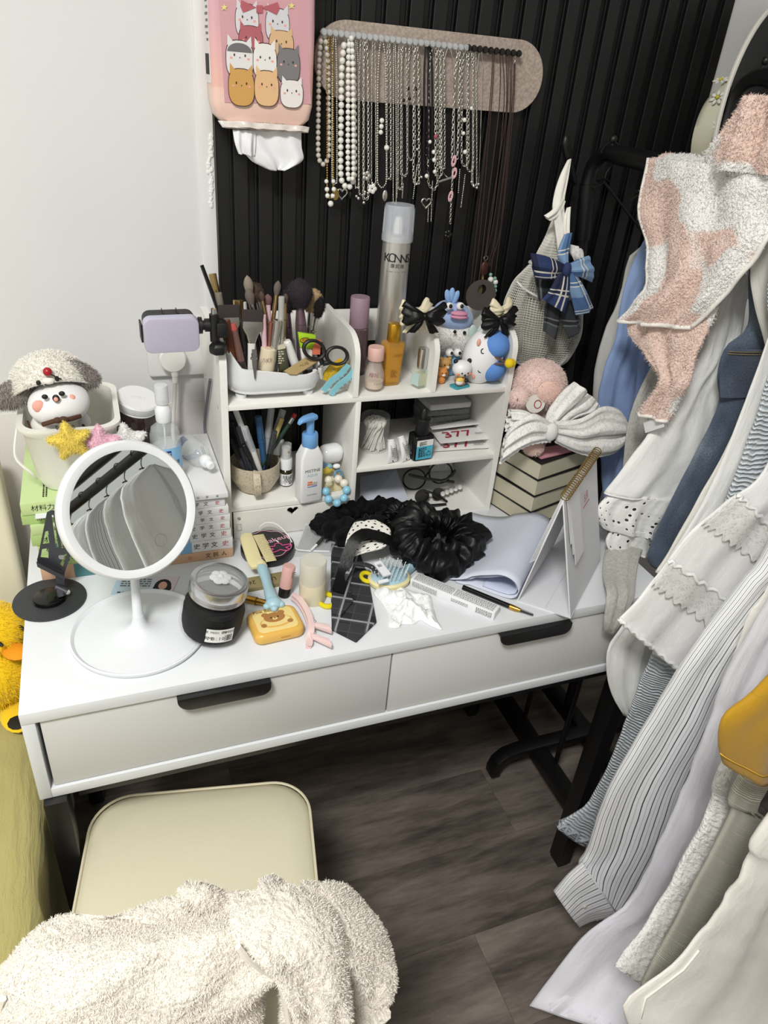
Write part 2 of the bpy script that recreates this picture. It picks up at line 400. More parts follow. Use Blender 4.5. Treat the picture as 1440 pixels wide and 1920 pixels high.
for z_, y_ in ((.99, .345), (.87, .35), (.815, .345), (.815, .47), (.99, .47)):
    g = G(Matrix.Translation((OX0, y_, z_)) @ Matrix.Rotation(-PI / 2, 4, 'Y')).lathe([(0, 0), (.003, 0), (.0026, .0008), (0, .0005)], 10); obj('screw', g, m_chrome, sd[0])
    if z_ < .9: obj('screw', G(Matrix.Translation((OX1, y_, z_)) @ Matrix.Rotation(PI / 2, 4, 'Y')).lathe([(0, 0), (.003, 0), (.0026, .0008), (0, .0005)], 10), m_chrome, sd[1])
# ================================================================ cloth helper
def vec(q):
    if isinstance(q, Vector): return q
    return P(*q) if len(q) == 4 else Vector(q)
def catmull(a, b, c, d, t):
    return .5 * ((2 * b) + (c - a) * t + (2 * a - 5 * b + 4 * c - d) * t * t + (3 * b - 3 * c + d - a) * t ** 3)
class Drape:
    """hollow hanging cloth: rows of (left, right) points, lofted with real thickness and folds"""
    def __init__(s, rows, thick=.02, folds=3., amp=.006, seed=0, t0=.3, growth=1.0, rough=.003, flip=-1):
        s.rows = [(vec(a), vec(b)) for a, b in rows]; s.th = thick; s.k = folds; s.amp = amp; s.seed = seed; s.t0 = t0; s.gr = growth; s.ro = rough; s.flip = flip
        L = [0]
        for i in range(1, len(s.rows)): L.append(L[-1] + (((s.rows[i][0] + s.rows[i][1]) - (s.rows[i - 1][0] + s.rows[i - 1][1])) / 2).length)
        s.L = [x / L[-1] for x in L]; s.len = L[-1]
    def edge(s, v):
        L = s.L; i = 0
        while i < len(L) - 2 and v > L[i + 1]: i += 1
        t = (v - L[i]) / max(L[i + 1] - L[i], 1e-9); r = s.rows; g = lambda j, e: r[max(0, min(len(r) - 1, j))][e]
        return [catmull(g(i - 1, e), g(i, e), g(i + 1, e), g(i + 2, e), t) for e in (0, 1)]
    def S(s, th, v, off=0.0):
        v = max(0, min(1, v)); a, b = s.edge(v); a2, b2 = s.edge(min(1, v + .02)); a1, b1 = s.edge(max(0, v - .02))
        ax = b - a; tn = ((a2 + b2) - (a1 + b1)); n = ax.cross(tn)
        n = n.normalized() * s.flip if n.length > 1e-9 else Vector((0, -1, 0))
        c, sn = math.cos(th), math.sin(th); u = (1 - c) / 2
        e = math.copysign(abs(sn) ** .9, sn)
        tt = s.th * (s.t0 + (1 - s.t0) * min(1, v * 3)) if not callable(s.th) else s.th(v)
        g = s.amp * (.25 + .75 * min(1, v * 1.6) ** s.gr)
        ph = s.seed * 1.7 + 1.5 * nz((v * 1.3, s.seed, .3))
        w_ = .35 + .65 * math.sin(PI * u) 
        f = g * w_ * (math.sin(2 * PI * s.k * u + ph) + .5 * math.sin(2 * PI * s.k * 2.3 * u + 2 * ph + 2 * v)) + s.ro * nz((u * 6, v * s.len * 22, s.seed * 3.1)) * 1.6
        return (a + b) / 2 - ax / 2 * c + n * (tt * e + f) + n * (off * (1 if sn >= 0 else -1)) + ax.normalized() * (-off * c if ax.length > 1e-9 else 0)
    def mesh(s, nu=40, nv=40, hem=.04, vr=(0, 1), off=0.0, scallop=None, front=False):
        rings = []; uv = []
        a, b = s.edge(.6); circ = (b - a).length * 2.1
        for i in range(nv + 1):
            v = vr[0] + (vr[1] - vr[0]) * i / nv; r = []
            n_ = nu + 1 if front else nu
            for j in range(n_):
                th = (PI * (j / nu) if front else 2 * PI * j / nu - PI / 2)
                vv = v
                if scallop and i >= nv - 1: vv = v + (scallop[1] / s.len) * abs(math.sin(PI * scallop[0] * j / nu)) * (1 if i == nv else .5)
                r.append(s.S(th, vv, off)); uv.append(((j / nu) * circ * (.5 if front else 1), v * s.len))
            rings.append(r)
        if hem and not front:
            for dv, sc in ((0, .90), (-hem, .85)):
                v = max(0, vr[1] + dv / s.len); cen = sum(rings[-1 if dv == 0 else -1], Vector()) / nu; r = []
                for j in range(nu):
                    p_ = s.S(2 * PI * j / nu - PI / 2, v, off); e0, e1 = s.edge(min(v, 1)); q = (e0 + e1) / 2; r.append(q + (p_ - q) * sc if dv else rings[nv][j] + (q - rings[nv][j]) * .04); uv.append((circ * j / nu, v * s.len))
                rings.append(r)
        g = G(); g.loft(rings, closed=not front, cap=(True, False)); g.uv = uv
        return g
def fabric(name, col, rough=.85, weave=900, wr=.35, fn=None, sheen=.15, alpha=None):
    def f(d):
        uv = d.n('ShaderNodeTexCoord').outputs['UV']
        mp = d.n('ShaderNodeMapping', {'Vector': uv}); mp.inputs['Scale'].default_value = (38, 12, 1)
        h = d.math('ADD', d.math('MULTIPLY', d.noise(mp.outputs[0], 1.0, 4), wr * 2.2), d.math('MULTIPLY', d.noise(uv, weave, 2), .12))
        d.bump(h, .75, .006)
        if fn: fn(d, uv)
    return M(name, col, rough, fn=f, Sheen_Weight=sheen)
def cloth(name, dr, mat, parent=None, **kw): return obj(name, dr.mesh(**kw), mat, parent, smooth=180)
def pr(Y, *rows, top=None, yr=None, yb=None):
    """rows given as (lx,ly,rx,ry) pixels on the plane Y (left) / yr (right)"""
    o = list(top or [])
    def q(x, y, yy):
        p = P(x, y, 1, yy); return p if p.z > .095 else P(x, y, 2, .095)      # hems end above the rack base
    for i, r in enumerate(rows):
        dy = 0 if yb is None else (yb - Y) * (i / (len(rows) - 1)) ** 1.5; o.append((q(r[0], r[1], Y + dy), q(r[2], r[3], (Y if yr is None else yr) + dy)))
    return o
def smooth_path(pts, n=6):
    pts = [Vector(q) for q in pts]; o = []
    for i in range(len(pts) - 1):
        a, b, c, d = (pts[max(0, min(len(pts) - 1, i + j))] for j in (-1, 0, 1, 2))
        for t in range(n): o.append(catmull(a, b, c, d, t / n))
    return o + [pts[-1]]
# ================================================================ bed on the left
m_sheet = fabric('olive_sheet', 'aea468', .85, 500, .5)
bd = T('bed', 'bed under an olive yellow sheet beside the desk', 'bed', (-.5, -.4, 0))
g = G(Matrix.Translation((0, -.1, 0))); g.rbox(.93, 1.75, .40, .05, .05, 6, (0, 0, .08)); obj('mattress', g, M('mattress', 'd8d3b8', .9), bd)
# sheet: top plus hanging side with wrinkles
rings = []; uv = []
for i in range(61):
    t = i / 60; y_ = .395 - 1.35 * t; r = []
    for j in range(31):
        s_ = j / 30
        if s_ < .38: x_, z_ = -.45 + s_ / .38 * .41, .505
        elif s_ < .5: a = (s_ - .38) / .12 * PI / 2; x_, z_ = -.04 + .028 * math.sin(a), .505 - .028 * (1 - math.cos(a))
        else: q = (s_ - .5) / .5; x_, z_ = -.012 - .018 * q, .477 - q * .45
        wv = nz((y_ * 9, s_ * 4, 1.)) * .012 + nz((y_ * 24 + z_ * 8, s_ * 9, 2.)) * .005
        if s_ < .4: z_ += abs(wv) * .8
        else: x_ += -abs(wv) * 1.2 + .004; 
        x_ = min(x_, -.006)
        r.append(Vector((x_, y_, z_)) - Vector((-.5, -.4, 0))); uv.append((s_, t * 1.35))
    rings.append(r)
g = G().loft(rings, closed=False); g.uv = uv; o = obj('sheet', g, m_sheet, bd, smooth=180)
sm = o.modifiers.new('thick', 'SOLIDIFY'); sm.thickness = .002
# headboard: padded cream slab at the wall end
hb = T('headboard', 'cream padded bed headboard standing against the wall', 'headboard', (-.45, .45, 0))
g = G(Matrix.Translation((0, .0, 0))); g.rbox(.82, .05, .885, .012, .012, 4); o = obj('panel', g, M('cream_leather', 'e3dfc9', .5, bump=(200, .15)), hb); o.location = (.012, 0, 0)
# yellow duck plush on the bed
m_duck = M('duck_yellow', 'f0c90c', .9, Sheen_Weight=.3)
dc = T('duck_plush', 'bright yellow fluffy duck plush with black eyes on the bed', 'plush toy', (-.082, .315, .512))
dc.scale = (.9, .85, .78); db = obj('body', G().ball((0, -.02, .075), (.066, .075, .078), 28, 18), m_duck, dc)
dh = obj('head', G().ball((.012, .0, .165), (.055, .06, .052), 28, 18), m_duck, dc)
dw = obj('wing', G().ball((.056, -.03, .075), (.014, .055, .04), 18, 12, rot=(.3, 0, .2)), m_duck, dc)
obj('beak', G().ball((.05, -.055, .15), (.02, .03, .010), 14, 8, rot=(0, 0, .5)), M('duck_beak', 'e8930f', .8), dc)
for q in ((.062, -.02, .178), (.03, -.058, .178)): obj('eye', G().ball(q, (.004, .012, .004), 10, 6, rot=(0, 0, .6)), M('duck_eye', '0c0b09', .5), dc)
df = obj('foot', G().ball((.035, -.09, .012), (.028, .05, .013), 18, 10, rot=(0, 0, .2)), m_duck, dc)
obj('foot_mark', G().ball((.04, -.118, .02), (.018, .02, .006), 12, 6), M('duck_mark', '16130c', .8), dc)
for b_, n_ in ((db, 7000), (dh, 4500), (dw, 1500)): fur('pile', b_, n_, .007, .0005, M('duck_fur', 'f3cf14', .9), dc, seed=n_)

# ================================================================ chair and fleece robe
ch = T('chair', 'cream leather desk chair pushed up to the desk', 'chair', (.187, -.118, 0), (0, 0, R(-10.5)))
m_leather = M('cream_vinyl', 'd8d3b8', .42, bump=(700, .12))
g = G(); W2, D2 = .167, .180
prof = [(W2 - .02, D2 - .02, .395), (W2 - .004, D2 - .004, .40), (W2, D2, .415), (W2, D2, .446), (W2 - .003, D2 - .003, .457), (W2 - .012, D2 - .012, .463), (W2 - .04, D2 - .04, .4665), (W2 - .1, D2 - .12, .468)]
g.rloft(prof, .062, 7); obj('seat', g, m_leather, ch, smooth=60)
path = [(x, y, .4585) for x, y in rrect(2 * W2 - .003, 2 * D2 - .003, .06, 10)]
obj('seat_piping', G().tube(path, .0022, 6, closed=True), M('cream_piping', 'd8d0b4', .6), ch)
obj('seat_frame', G().bb(-.13, .13, -.15, .15, .375, .395), m_black, ch)
for sx in (-1, 1):
    for sy in (-1, 1): obj('leg', G().tube([(sx * .12, sy * .14, .385), (sx * .15, sy * .17, .0)], .011, 10), m_black, ch)
bk = obj('backrest', G(Matrix.Translation((0, -.222, .49)) @ Matrix.Rotation(R(2), 4, 'X')).rbox(.30, .026, .275, .012, .009, 5), m_leather, ch, smooth=50)
obj('back_bracket', G().bb(-.03, .03, -.225, -.12, .385, .40).bb(-.03, .03, -.232, -.217, .385, .52), m_black, ch)
m_fleece = M('cream_fleece', 'e1dacd', .95, bump=(150, 1.0, .006), Sheen_Weight=.4)
m_pile = M('fleece_pile', 'e5ded2', .95, Sheen_Weight=.3)
rb = T('fleece_robe', 'cream fluffy fleece robe draped over the chair back', 'robe', (0, 0, 0))
YR = -.365
def lump(base): return lambda v: base * (.42 + .58 * math.sqrt(min(1, v * 4.))) * (1 - .55 * max(0, v - .55) / .45)
body = Drape(pr(-.345, (190, 1752, 560, 1718), (80, 1772, 596, 1730), (28, 1800, 585, 1758), (-8, 1845, 508, 1806), (-22, 1920, 494, 1870), (-40, 2010, 492, 1960), (-50, 2110, 490, 2060), yr=-.385), thick=lump(.05), folds=1.3, amp=.007, seed=3, rough=.009)
tail = Drape(pr(-.392, (430, 1732, 575, 1706), (440, 1744, 625, 1720), (470, 1766, 648, 1756), (508, 1800, 648, 1800), (524, 1860, 642, 1860), (527, 1930, 628, 1930), (530, 2050, 610, 2060)), thick=lump(.055), folds=1.2, amp=.009, seed=5, rough=.013)
hood = Drape(pr(-.372, (555, 1704, 640, 1704), (575, 1718, 690, 1726), (590, 1746, 722, 1754), (600, 1775, 730, 1775), (600, 1820, 712, 1813), (595, 1860, 662, 1848), (590, 1900, 640, 1885), (590, 1960, 625, 1950)), thick=lump(.045), folds=1.3, amp=.008, seed=9, rough=.010)
for nm, dr_, n_, s_ in (('robe_panel', body, 34000, 1), ('robe_flap', tail, 14000, 2), ('hood', hood, 12000, 3)):
    o = cloth(nm, dr_, m_fleece, rb, nu=56, nv=48); fur(nm + '_pile', o, int(n_ * 2.4), .0025, .0004, m_pile, rb, seed=s_, droop=.3, jitter=1.1)
obj('hem', G().tube([hood.S(PI * .62, v) + Vector((0, -.004, 0)) for v in (.42, .55, .7, .85, .95)], .008, 8), m_fleece, rb)
seam = [tail.S(PI * .12, v) + Vector((-.0, -.006, .003)) for v in (.02, .08, .15, .25, .35, .45, .6)]
obj('seam', G().tube(seam, .0028, 6), m_pile, rb)
obj('seam', G().tube([body.S(PI * .08, v) + Vector((0.004, -.008, .004)) for v in (.2, .3, .42, .55, .7)], .0028, 6), m_pile, rb)
lp = Drape(pr(-.335, (340, 1672, 385, 1664), (335, 1682, 415, 1675), (338, 1700, 440, 1690)), thick=.012, folds=1, amp=.002, seed=2, rough=.004)
o = cloth('collar_tab', lp, m_fleece, rb, nu=24, nv=10); fur('tab_pile', o, 1500, .003, .0004, m_pile, rb, seed=8)

# ================================================================ clothes rack
rk = T('clothes_rack', 'black tubular double-rail clothes rack beside the desk', 'clothes rack', (0, 0, 0))
XA, XB, YA, YB, ZA, ZB = 1.000, 1.160, .472, -1.25, 1.372, 1.50
def bend(x, z, YA):
    a = [(x, YA, z - .055)] + [(x, YA - .045 + .045 * math.cos(R(t)), z - .045 + .045 * math.sin(R(t))) for t in range(15, 91, 15)]
    return a
for x, z in ((XA, ZA), (XB, ZB)):
    ye = YA if x == XA else .351
    rl = obj('rail', G().tube(bend(x, z, ye) + [(x, ye - .052, z), (x, YB + .05, z), (x, YB + .012, z - .012), (x, YB, z - .05)], .0125, 12), m_black, rk)
    obj('rail_sleeve', G().tube([(x, ye - .067, z), (x, YB + .1, z)], .0155, 14), m_black, rl)
    obj('knob', G().ball((x, ye - .047, z + .022), .007, 12, 8).tube([(x, ye - .047, z + .01), (x, ye - .047, z + .02)], .003, 8), m_blackp, rl)
    for y, lean in ((ye, .16 if x == XA else .03), (YB, .16 if x == XA else .03)):
        f_ = lambda z_: (x + lean * (z - .05 - z_) / (z - .12), y, z_)
        obj('post', G().tube([f_(.075), f_(z - .05)], .0115, 12), m_black, rk)
        obj('post_sleeve', G().tube([f_(z - .15), f_(z - .055)], .0145, 12), m_black, rk)
for x in (XA + .04, XB + .03): obj('base_bar', G().bb(x - .02, x + .02, YB - .02, YA + .02, .04, .075), m_black, rk, bevel=.004)
for y in (.255, -1.0):
    pth = [(.925, y, .012), (.925, y, .03), (.932, y, .052), (.95, y, .068), (.98, y, .074), (1.3, y, .074), (1.38, y, .074), (1.41, y, .06), (1.425, y, .03), (1.425, y, .012)]
    g = G()
    rings = []
    for i, q in enumerate(pth):
        a, b = Vector(pth[max(0, i - 1)]), Vector(pth[min(len(pth) - 1, i + 1)]); t = (b - a).normalized(); nrm = Vector((0, 1, 0)); up = t.cross(nrm)
        rings.append([Vector(q) + nrm * sx * .017 + up * sy * .012 for sx, sy in ((-1, -1), (1, -1), (1, 1), (-1, 1))])
    g.loft(rings); obj('cross_foot', g, m_black, rk, bevel=.003)
for x_, y_ in ((1.055, .345), (1.06, .20)): obj('strut', G().tube([(x_, y_, .07), (x_, y_, .45)], .006, 8), m_black, rk)
obj('hook', G().tube(smooth_path([P(1078, 345, 1, .468), P(1070, 318, 1, .455), P(1066, 295, 1, .447), P(1060, 268, 1, .443), P(1062, 252, 1, .443)], 4), [.004, .005, .006, .007, .0075, .008, .0082, .0084, .0085, .0085, .0082, .0078, .007, .006, .0045, .0035, .0015], 10), m_black, rk)
# ================================================================ garments on the rack
def knit(d, uv, fu=150, fv=90, c1='aab3ba', c2='dde3e7'):
    mp = d.n('ShaderNodeMapping', {'Vector': uv}); mp.inputs['Scale'].default_value = (fu, fv, 1)
    wv = d.n('ShaderNodeTexWave', {'Vector': mp.outputs[0], 'Scale': .5, 'Distortion': 6., 'Detail': 2., 'Detail Scale': .6}, wave_type='BANDS', bands_direction='Y').outputs['Fac']
    d.set(d.b.inputs['Base Color'], d.ramp(wv, [(.25, c1), (.75, c2)])); d.bump(wv, .9, .003)
def spots(d, uv, scale, base, hole, r=.22, alpha=True):
    vo = d.n('ShaderNodeTexVoronoi', {'Vector': uv, 'Scale': scale, 'Randomness': .55}).outputs['Distance']
    ins = d.math('LESS_THAN', vo, r)
    d.set(d.b.inputs['Base Color'], d.mix(d.math('LESS_THAN', d.math('ABSOLUTE', d.math('SUBTRACT', vo, r + .04)), .05), lin(base), lin('ffffff')))
    if alpha: d.set(d.b.inputs['Alpha'], d.math('SUBTRACT', 1.0, ins))
    d.bump(vo, .6, .002)
def lace(d, uv, scale=230, thr=.34, base='eeeeea'):
    a = d.n('ShaderNodeTexVoronoi', {'Vector': uv, 'Scale': scale}, feature='DISTANCE_TO_EDGE').outputs['Distance']
    b = d.noise(uv, scale * .45, 3)
    th = d.math('ADD', d.math('LESS_THAN', a, .13), d.math('GREATER_THAN', b, .50))
    d.set(d.b.inputs['Alpha'], d.math('MINIMUM', d.math('ADD', th, .8), 1.0)); d.bump(d.math('ADD', th, b), .8, .002)
m_cot = fabric('white_cotton', 'f5f5f2', .85, 900, .5)
m_cot2 = fabric('white_poplin', 'f8f8f7', .8, 900, .35)
m_cream = fabric('cream_cotton', 'f6f3ea', .85, 900, .4)
m_lil = fabric('lilac_white_cotton', 'e9e8f0', .8, 900, .3)
m_grey = fabric('pale_grey_wool', 'cfcec9', .9, 400, .25)
m_blue = fabric('periwinkle_cotton', '8ba3cf', .8, 900, .22)
m_blue2 = fabric('slate_blue_cotton', '7388b4', .8, 900, .22)
def denimf(d, uv):
    n1 = d.noise(uv, 7, 4); n2 = d.noise(uv, 420, 2)
    d.set(d.b.inputs['Base Color'], d.ramp(d.math('ADD', d.math('MULTIPLY', n1, .7), d.math('MULTIPLY', n2, .3)), [(.36, '333d50'), (.5, '515e70'), (.62, '7e8b94')]))
m_den = fabric('denim', '4d5970', .9, 600, .3, fn=denimf)
m_knit = fabric('grey_blue_knit', 'b6bec4', .9, 300, .2, fn=knit)
m_wknit = fabric('white_textured_knit', 'f6f5f1', .9, 300, .3, fn=lambda d, uv: d.bump(d.noise(uv, 130, 3), 1.0, .006))
m_sheer = fabric('cream_slub_knit', 'dcd9c6', .9, 300, .3, fn=lambda d, uv: knit(d, uv, 40, 330, 'd6d2bd', 'f6f3e6'))
def stripes(d, uv):
    x = d.n('ShaderNodeSeparateXYZ', {'Vector': uv}).outputs['X']
    fr = d.math('FRACT', d.math('MULTIPLY', x, 88.0))
    a = d.math('LESS_THAN', fr, .13); b = d.math('LESS_THAN', d.math('ABSOLUTE', d.math('SUBTRACT', fr, .56)), .035)
    d.set(d.b.inputs['Base Color'], d.mix(a, d.mix(b, lin('f6f6f7'), lin('b5bac6')), lin('1f242b')))
m_str = fabric('striped_cotton', 'e8e8e8', .8, 900, .3, fn=stripes)
m_yel = fabric('mustard_jersey', 'b1860f', .85, 500, .25)
m_lace = fabric('white_lace', 'ecece8', .85, 900, .2, fn=lace)
m_glace = fabric('grey_lace', 'bdbcb5', .9, 600, .4, fn=lambda d, uv: lace(d, uv, 260))
m_eye = fabric('eyelet_cotton', 'e6e5e0', .85, 900, .4, fn=lambda d, uv: spots(d, uv, 92, 'f4f4f0', '777777', .24))
m_blk = fabric('black_cotton', '0d0d10', .85, 900, .3)
HG = []
def topx(Y, x0=.96, x1=1.08, z=1.255): return [((.985, Y, 1.335), (1.015, Y, 1.335)), ((x0, Y, z), (x1, Y, z))]
def garment(name, label, cat, mat, dr, **kw):
    th = T(name, label, cat, dr.rows[-1][0]); o = cloth(kw.pop('part', 'fabric'), dr, mat, None, **kw)
    bake(o, th); (dr.rows[0][0].z < 1.4) and HG.append(dr.rows[0][0].y); return th
def bake(o, th):
    o.parent = th; o.matrix_parent_inverse = Matrix.Translation(-th.location)
def sub(th, name, g, mat, smooth=180):
    o = obj(name, g, mat, None, smooth=smooth); bake(o, th); return o
# back to front
garment('wool_coat', 'pale grey wool coat hanging nearest the black panel', 'coat', m_grey, Drape(pr(.425, (1180, 478, 1240, 470), (1160, 560, 1245, 560), (1128, 640, 1240, 650), (1112, 720, 1230, 740), (1116, 800, 1215, 820), (1132, 905, 1200, 910), (1140, 1010, 1200, 1020), top=[((1.115, .425, 1.222), (1.15, .425, 1.222))]), .016, 1.3, .006, 1), nv=44)
garment('blue_shirt', 'periwinkle blue shirt hanging next to the grey coat', 'shirt', m_blue, Drape(pr(.317, (1213, 437, 1275, 440), (1170, 546, 1240, 560), (1155, 627, 1225, 640), (1128, 703, 1205, 715), (1119, 775, 1190, 790), (1126, 858, 1186, 870), (1131, 940, 1165, 945), (1140, 990, 1160, 995), top=[((1.055, .317, 1.275), (1.085, .317, 1.275))]), .012, 1.8, .005, 4), nv=50)
garment('blue_dress', 'slate blue dress with narrow folds in front of the periwinkle shirt', 'dress', m_blue2, Drape(pr(.265, (1228, 600, 1270, 600), (1204, 657, 1245, 680), (1192, 740, 1238, 745), (1180, 790, 1215, 800), (1164, 860, 1200, 862), (1150, 920, 1180, 915), (1142, 950, 1160, 955), top=[((1.05, .265, 1.19), (1.08, .265, 1.19))]), .012, 1.5, .004, 6), nv=44)
sk = Drape(pr(.126, (1350, 548, 1398, 560), (1328, 610, 1386, 625), (1316, 662, 1366, 690), (1262, 722, 1350, 765), (1228, 790, 1338, 845), (1182, 860, 1318, 905), (1132, 925, 1300, 935), top=[((1.045, .126, 1.33), (1.06, .126, 1.33)), ((1.05, .126, 1.27), (1.085, .126, 1.27))]), .016, 1.7, .004, 11, rough=.003)
th = garment('cotton_skirt', 'white crinkled cotton skirt with eyelet lace hem hanging by the calendar', 'skirt', m_cot, sk, nu=48, nv=48)
r1 = Drape(pr(.123, (1148, 925, 1292, 930), (1122, 948, 1278, 968), (1120, 972, 1258, 990), (1130, 990, 1245, 1008)), .014, 3.0, .004, 12, t0=1)
sub(th, 'eyelet_ruffle', r1.mesh(nu=72, nv=14, hem=0, scallop=(9, .012)), m_eye)
r2 = Drape(pr(.122, (1150, 985, 1245, 1000), (1134, 1012, 1232, 1026), (1140, 1032, 1222, 1040)), .010, 2.5, .003, 13, t0=1)
sub(th, 'eyelet_ruffle', r2.mesh(nu=60, nv=12, hem=0, scallop=(8, .010)), m_eye)
sub(th, 'hem_fold', G().tube([sk.S(PI * t, .995, .001) for t in [i / 16 for i in range(17)]], .0016, 6), m_cot)
th = garment('jeans', 'faded blue denim jeans hanging in front of the white skirt', 'jeans', m_den, Drape(pr(.083, (1404, 612, 1462, 610), (1362, 652, 1455, 660), (1346, 705, 1444, 712), (1350, 752, 1432, 765), (1332, 800, 1398, 830), (1290, 880, 1348, 920), (1250, 960, 1302, 1000), (1216, 1040, 1262, 1050), (1222, 1062, 1248, 1066), top=[((1.02, .083, 1.335), (1.05, .083, 1.335)), ((1.03, .083, 1.26), (1.10, .083, 1.26))]), .012, .9, .002, 21, t0=.6, rough=.001), nu=44, nv=56)
dj = Drape(pr(.0715, (1368, 655, 1448, 655), (1350, 700, 1440, 705), (1350, 745, 1425, 742)), .004, .6, .001, 22, t0=1, rough=.0005)
sub(th, 'pocket', dj.mesh(nu=30, nv=14, hem=0), m_den)
for v in (.06, .12): sub(th, 'stitching', G().tube([dj.S(PI * i / 14, v, .0012) for i in range(15)], .0008, 5), M('denim_thread', '8a7a52', .8))
lb = Drape(pr(.187, (1418, 455, 1470, 450), (1402, 500, 1470, 505), (1396, 545, 1470, 560), (1410, 575, 1470, 620), (1430, 640, 1475, 690), top=[((1.06, .187, 1.335), (1.08, .187, 1.335))]), .008, 1, .002, 24, rough=.001)
th = garment('black_lace_top', 'black top with cream floral lace under the towel', 'top', m_blk, lb)
sub(th, 'lace_overlay', lb.mesh(nu=40, nv=18, hem=0, vr=(.38, .78), off=.003, scallop=(9, .008), front=True), fabric('cream_lace', 'a9a08a', .9, 600, .2, fn=lambda d, uv: lace(d, uv, 240)))
bl = Drape(pr(.048, (1440, 690, 1490, 700), (1396, 770, 1470, 800), (1350, 862, 1440, 900), (1300, 950, 1400, 985), (1250, 1040, 1350, 1065), (1228, 1072, 1330, 1095), top=topx(.048, 1.0, 1.1)), .010, 1.6, .003, 31, rough=.001)
th = garment('button_blouse', 'white blouse with round buttons beside the denim jeans', 'blouse', m_cream, bl, nu=44, nv=50)
sub(th, 'placket', G().tube([bl.S(PI * .45, v, .002) for v in [.35 + .05 * i for i in range(11)]], .007, 8, flat=.3), m_cream)
for v in (.5, .62, .74): 
    c = bl.S(PI * .46, v, .006); sub(th, 'button', G().ball(c, (.0055, .0025, .0055), 12, 7), M('pearl_button', 'e6e2d2', .3))
garment('grey_knit_top', 'pale grey ribbed knit top between blouse and tiered dress', 'top', m_knit, Drape(pr(.017, (1450, 770, 1500, 780), (1405, 850, 1460, 880), (1372, 920, 1440, 950), (1330, 990, 1410, 1010), (1290, 1050, 1370, 1060), top=topx(.017, 1.0, 1.1)), .007, 1.3, .002, 33, rough=.001))
td = Drape(pr(-.088, (1440, 868, 1492, 950), (1352, 945, 1452, 1030), (1286, 1006, 1420, 1095), (1226, 1085, 1360, 1180), (1158, 1164, 1290, 1275), top=topx(-.088, .98, 1.12)), .010, 1.2, .004, 41, t0=.6, rough=.0015)
th = garment('tiered_dress', 'white tiered dress with lace bands on each tier', 'dress', m_cot2, td, nu=52, nv=56)
for k, (va, vb) in enumerate(((.44, .52), (.60, .68), (.80, .86))):
    sub(th, 'lace_band', td.mesh(nu=60, nv=6, hem=0, vr=(va, vb), off=.004 + .001 * k, scallop=(14, .010), front=True), m_lace)
    sub(th, 'tier_edge', G().tube([td.S(PI * i / 30, va + .006 * math.sin(i * 1.9), .006) for i in range(31)], .0028, 6), m_cot2)
sub(th, 'frill', G().tube([td.S(PI * i / 40, .99 + .006 * math.sin(i * 2.3), .002) for i in range(41)], .003, 6), m_cot2)
gl = Drape([((1.045, .222, 1.33), (1.055, .222, 1.33)), ((1.05, .222, 1.15), (1.09, .222, 1.15)), ((1.01, .218, .98), (1.06, .218, .98)), ((1160, 965, 1, .185), (1225, 975, 1, .185)), ((1134, 1036, 2, .7605), (1200, 1042, 2, .7605)), ((1130, 1080, 2, .7605), (1192, 1088, 2, .7605)), ((1138, 1112, 1, -.008), (1188, 1122, 1, -.008)), ((1133, 1160, 1, -.016), (1166, 1170, 1, -.016)), ((1130, 1182, 1, -.016), (1152, 1188, 1, -.016))], .0045, 2.2, .0015, 44, rough=.0008)
garment('grey_lace_top', 'light grey lace camisole hanging over the desk edge', 'camisole', m_glace, gl, nu=40, nv=40)
th = garment('white_slip', 'white pleated slip with a curved hem below the tiered dress', 'slip', m_cot, Drape(pr(-.021, (1172, 1165, 1250, 1185), (1140, 1212, 1235, 1232), (1137, 1262, 1225, 1282), (1148, 1305, 1215, 1318), (1168, 1340, 1196, 1346), top=[((.99, -.021, 1.335), (1.02, -.021, 1.335)), ((.99, -.021, 1.2), (1.08, -.021, 1.2)), ((.98, -.021, .95), (1.08, -.021, .95))]), .008, 3.2, .002, 46, rough=.001), nu=44, nv=48)
kn = Drape(pr(-.050, (1232, 1210, 1310, 1225), (1198, 1290, 1292, 1300), (1176, 1350, 1270, 1380), (1140, 1440, 1218, 1470), (1103, 1505, 1172, 1540), (1062, 1538, 1145, 1570), (1044, 1552, 1112, 1592), top=[((.99, -.05, 1.335), (1.02, -.05, 1.335)), ((.98, -.05, 1.22), (1.08, -.05, 1.22)), ((.99, -.05, .95), (1.09, -.05, .95))]), .012, 1.2, .002, 51, rough=.002)
th = garment('knit_cardigan', 'grey-blue waffle knit cardigan with a ruffled cuff', 'cardigan', m_knit, kn, nu=44, nv=64, part='sleeve')
sub(th, 'cuff_ruffle', G().tube([kn.S(2 * PI * i / 40, .985 + .010 * math.sin(i * 1.7), .002) for i in range(40)], .0035, 6, closed=True), m_knit)
ss = Drape(pr(-.146, (1455, 1010, 1510, 1050), (1400, 1090, 1462, 1120), (1359, 1144, 1425, 1160), (1292, 1232, 1380, 1250), (1217, 1351, 1338, 1370), (1141, 1481, 1303, 1450), (1103, 1590, 1268, 1555), (1086, 1627, 1218, 1650), (1098, 1690, 1172, 1692), top=topx(-.146, .98, 1.14)), .021, 1.1, .0035, 61, t0=.6, rough=.001)
th = garment('striped_shirt', 'white shirt with thin navy stripes and rolled sleeve', 'shirt', m_str, ss, nu=60, nv=90, part='sleeve')
cf = Drape(pr(-.158, (1092, 1618, 1160, 1716), (1064, 1645, 1112, 1722), (1040, 1674, 1084, 1733)), .018, .6, .002, 62, t0=1, rough=.001)
sub(th, 'cuff', cf.mesh(nu=40, nv=14), m_str)
sub(th, 'cuff_button', G().ball(P(1097, 1700, 1, -.180), (.005, .003, .005), 12, 7), M('clear_button', 'b9b6ac', .3))
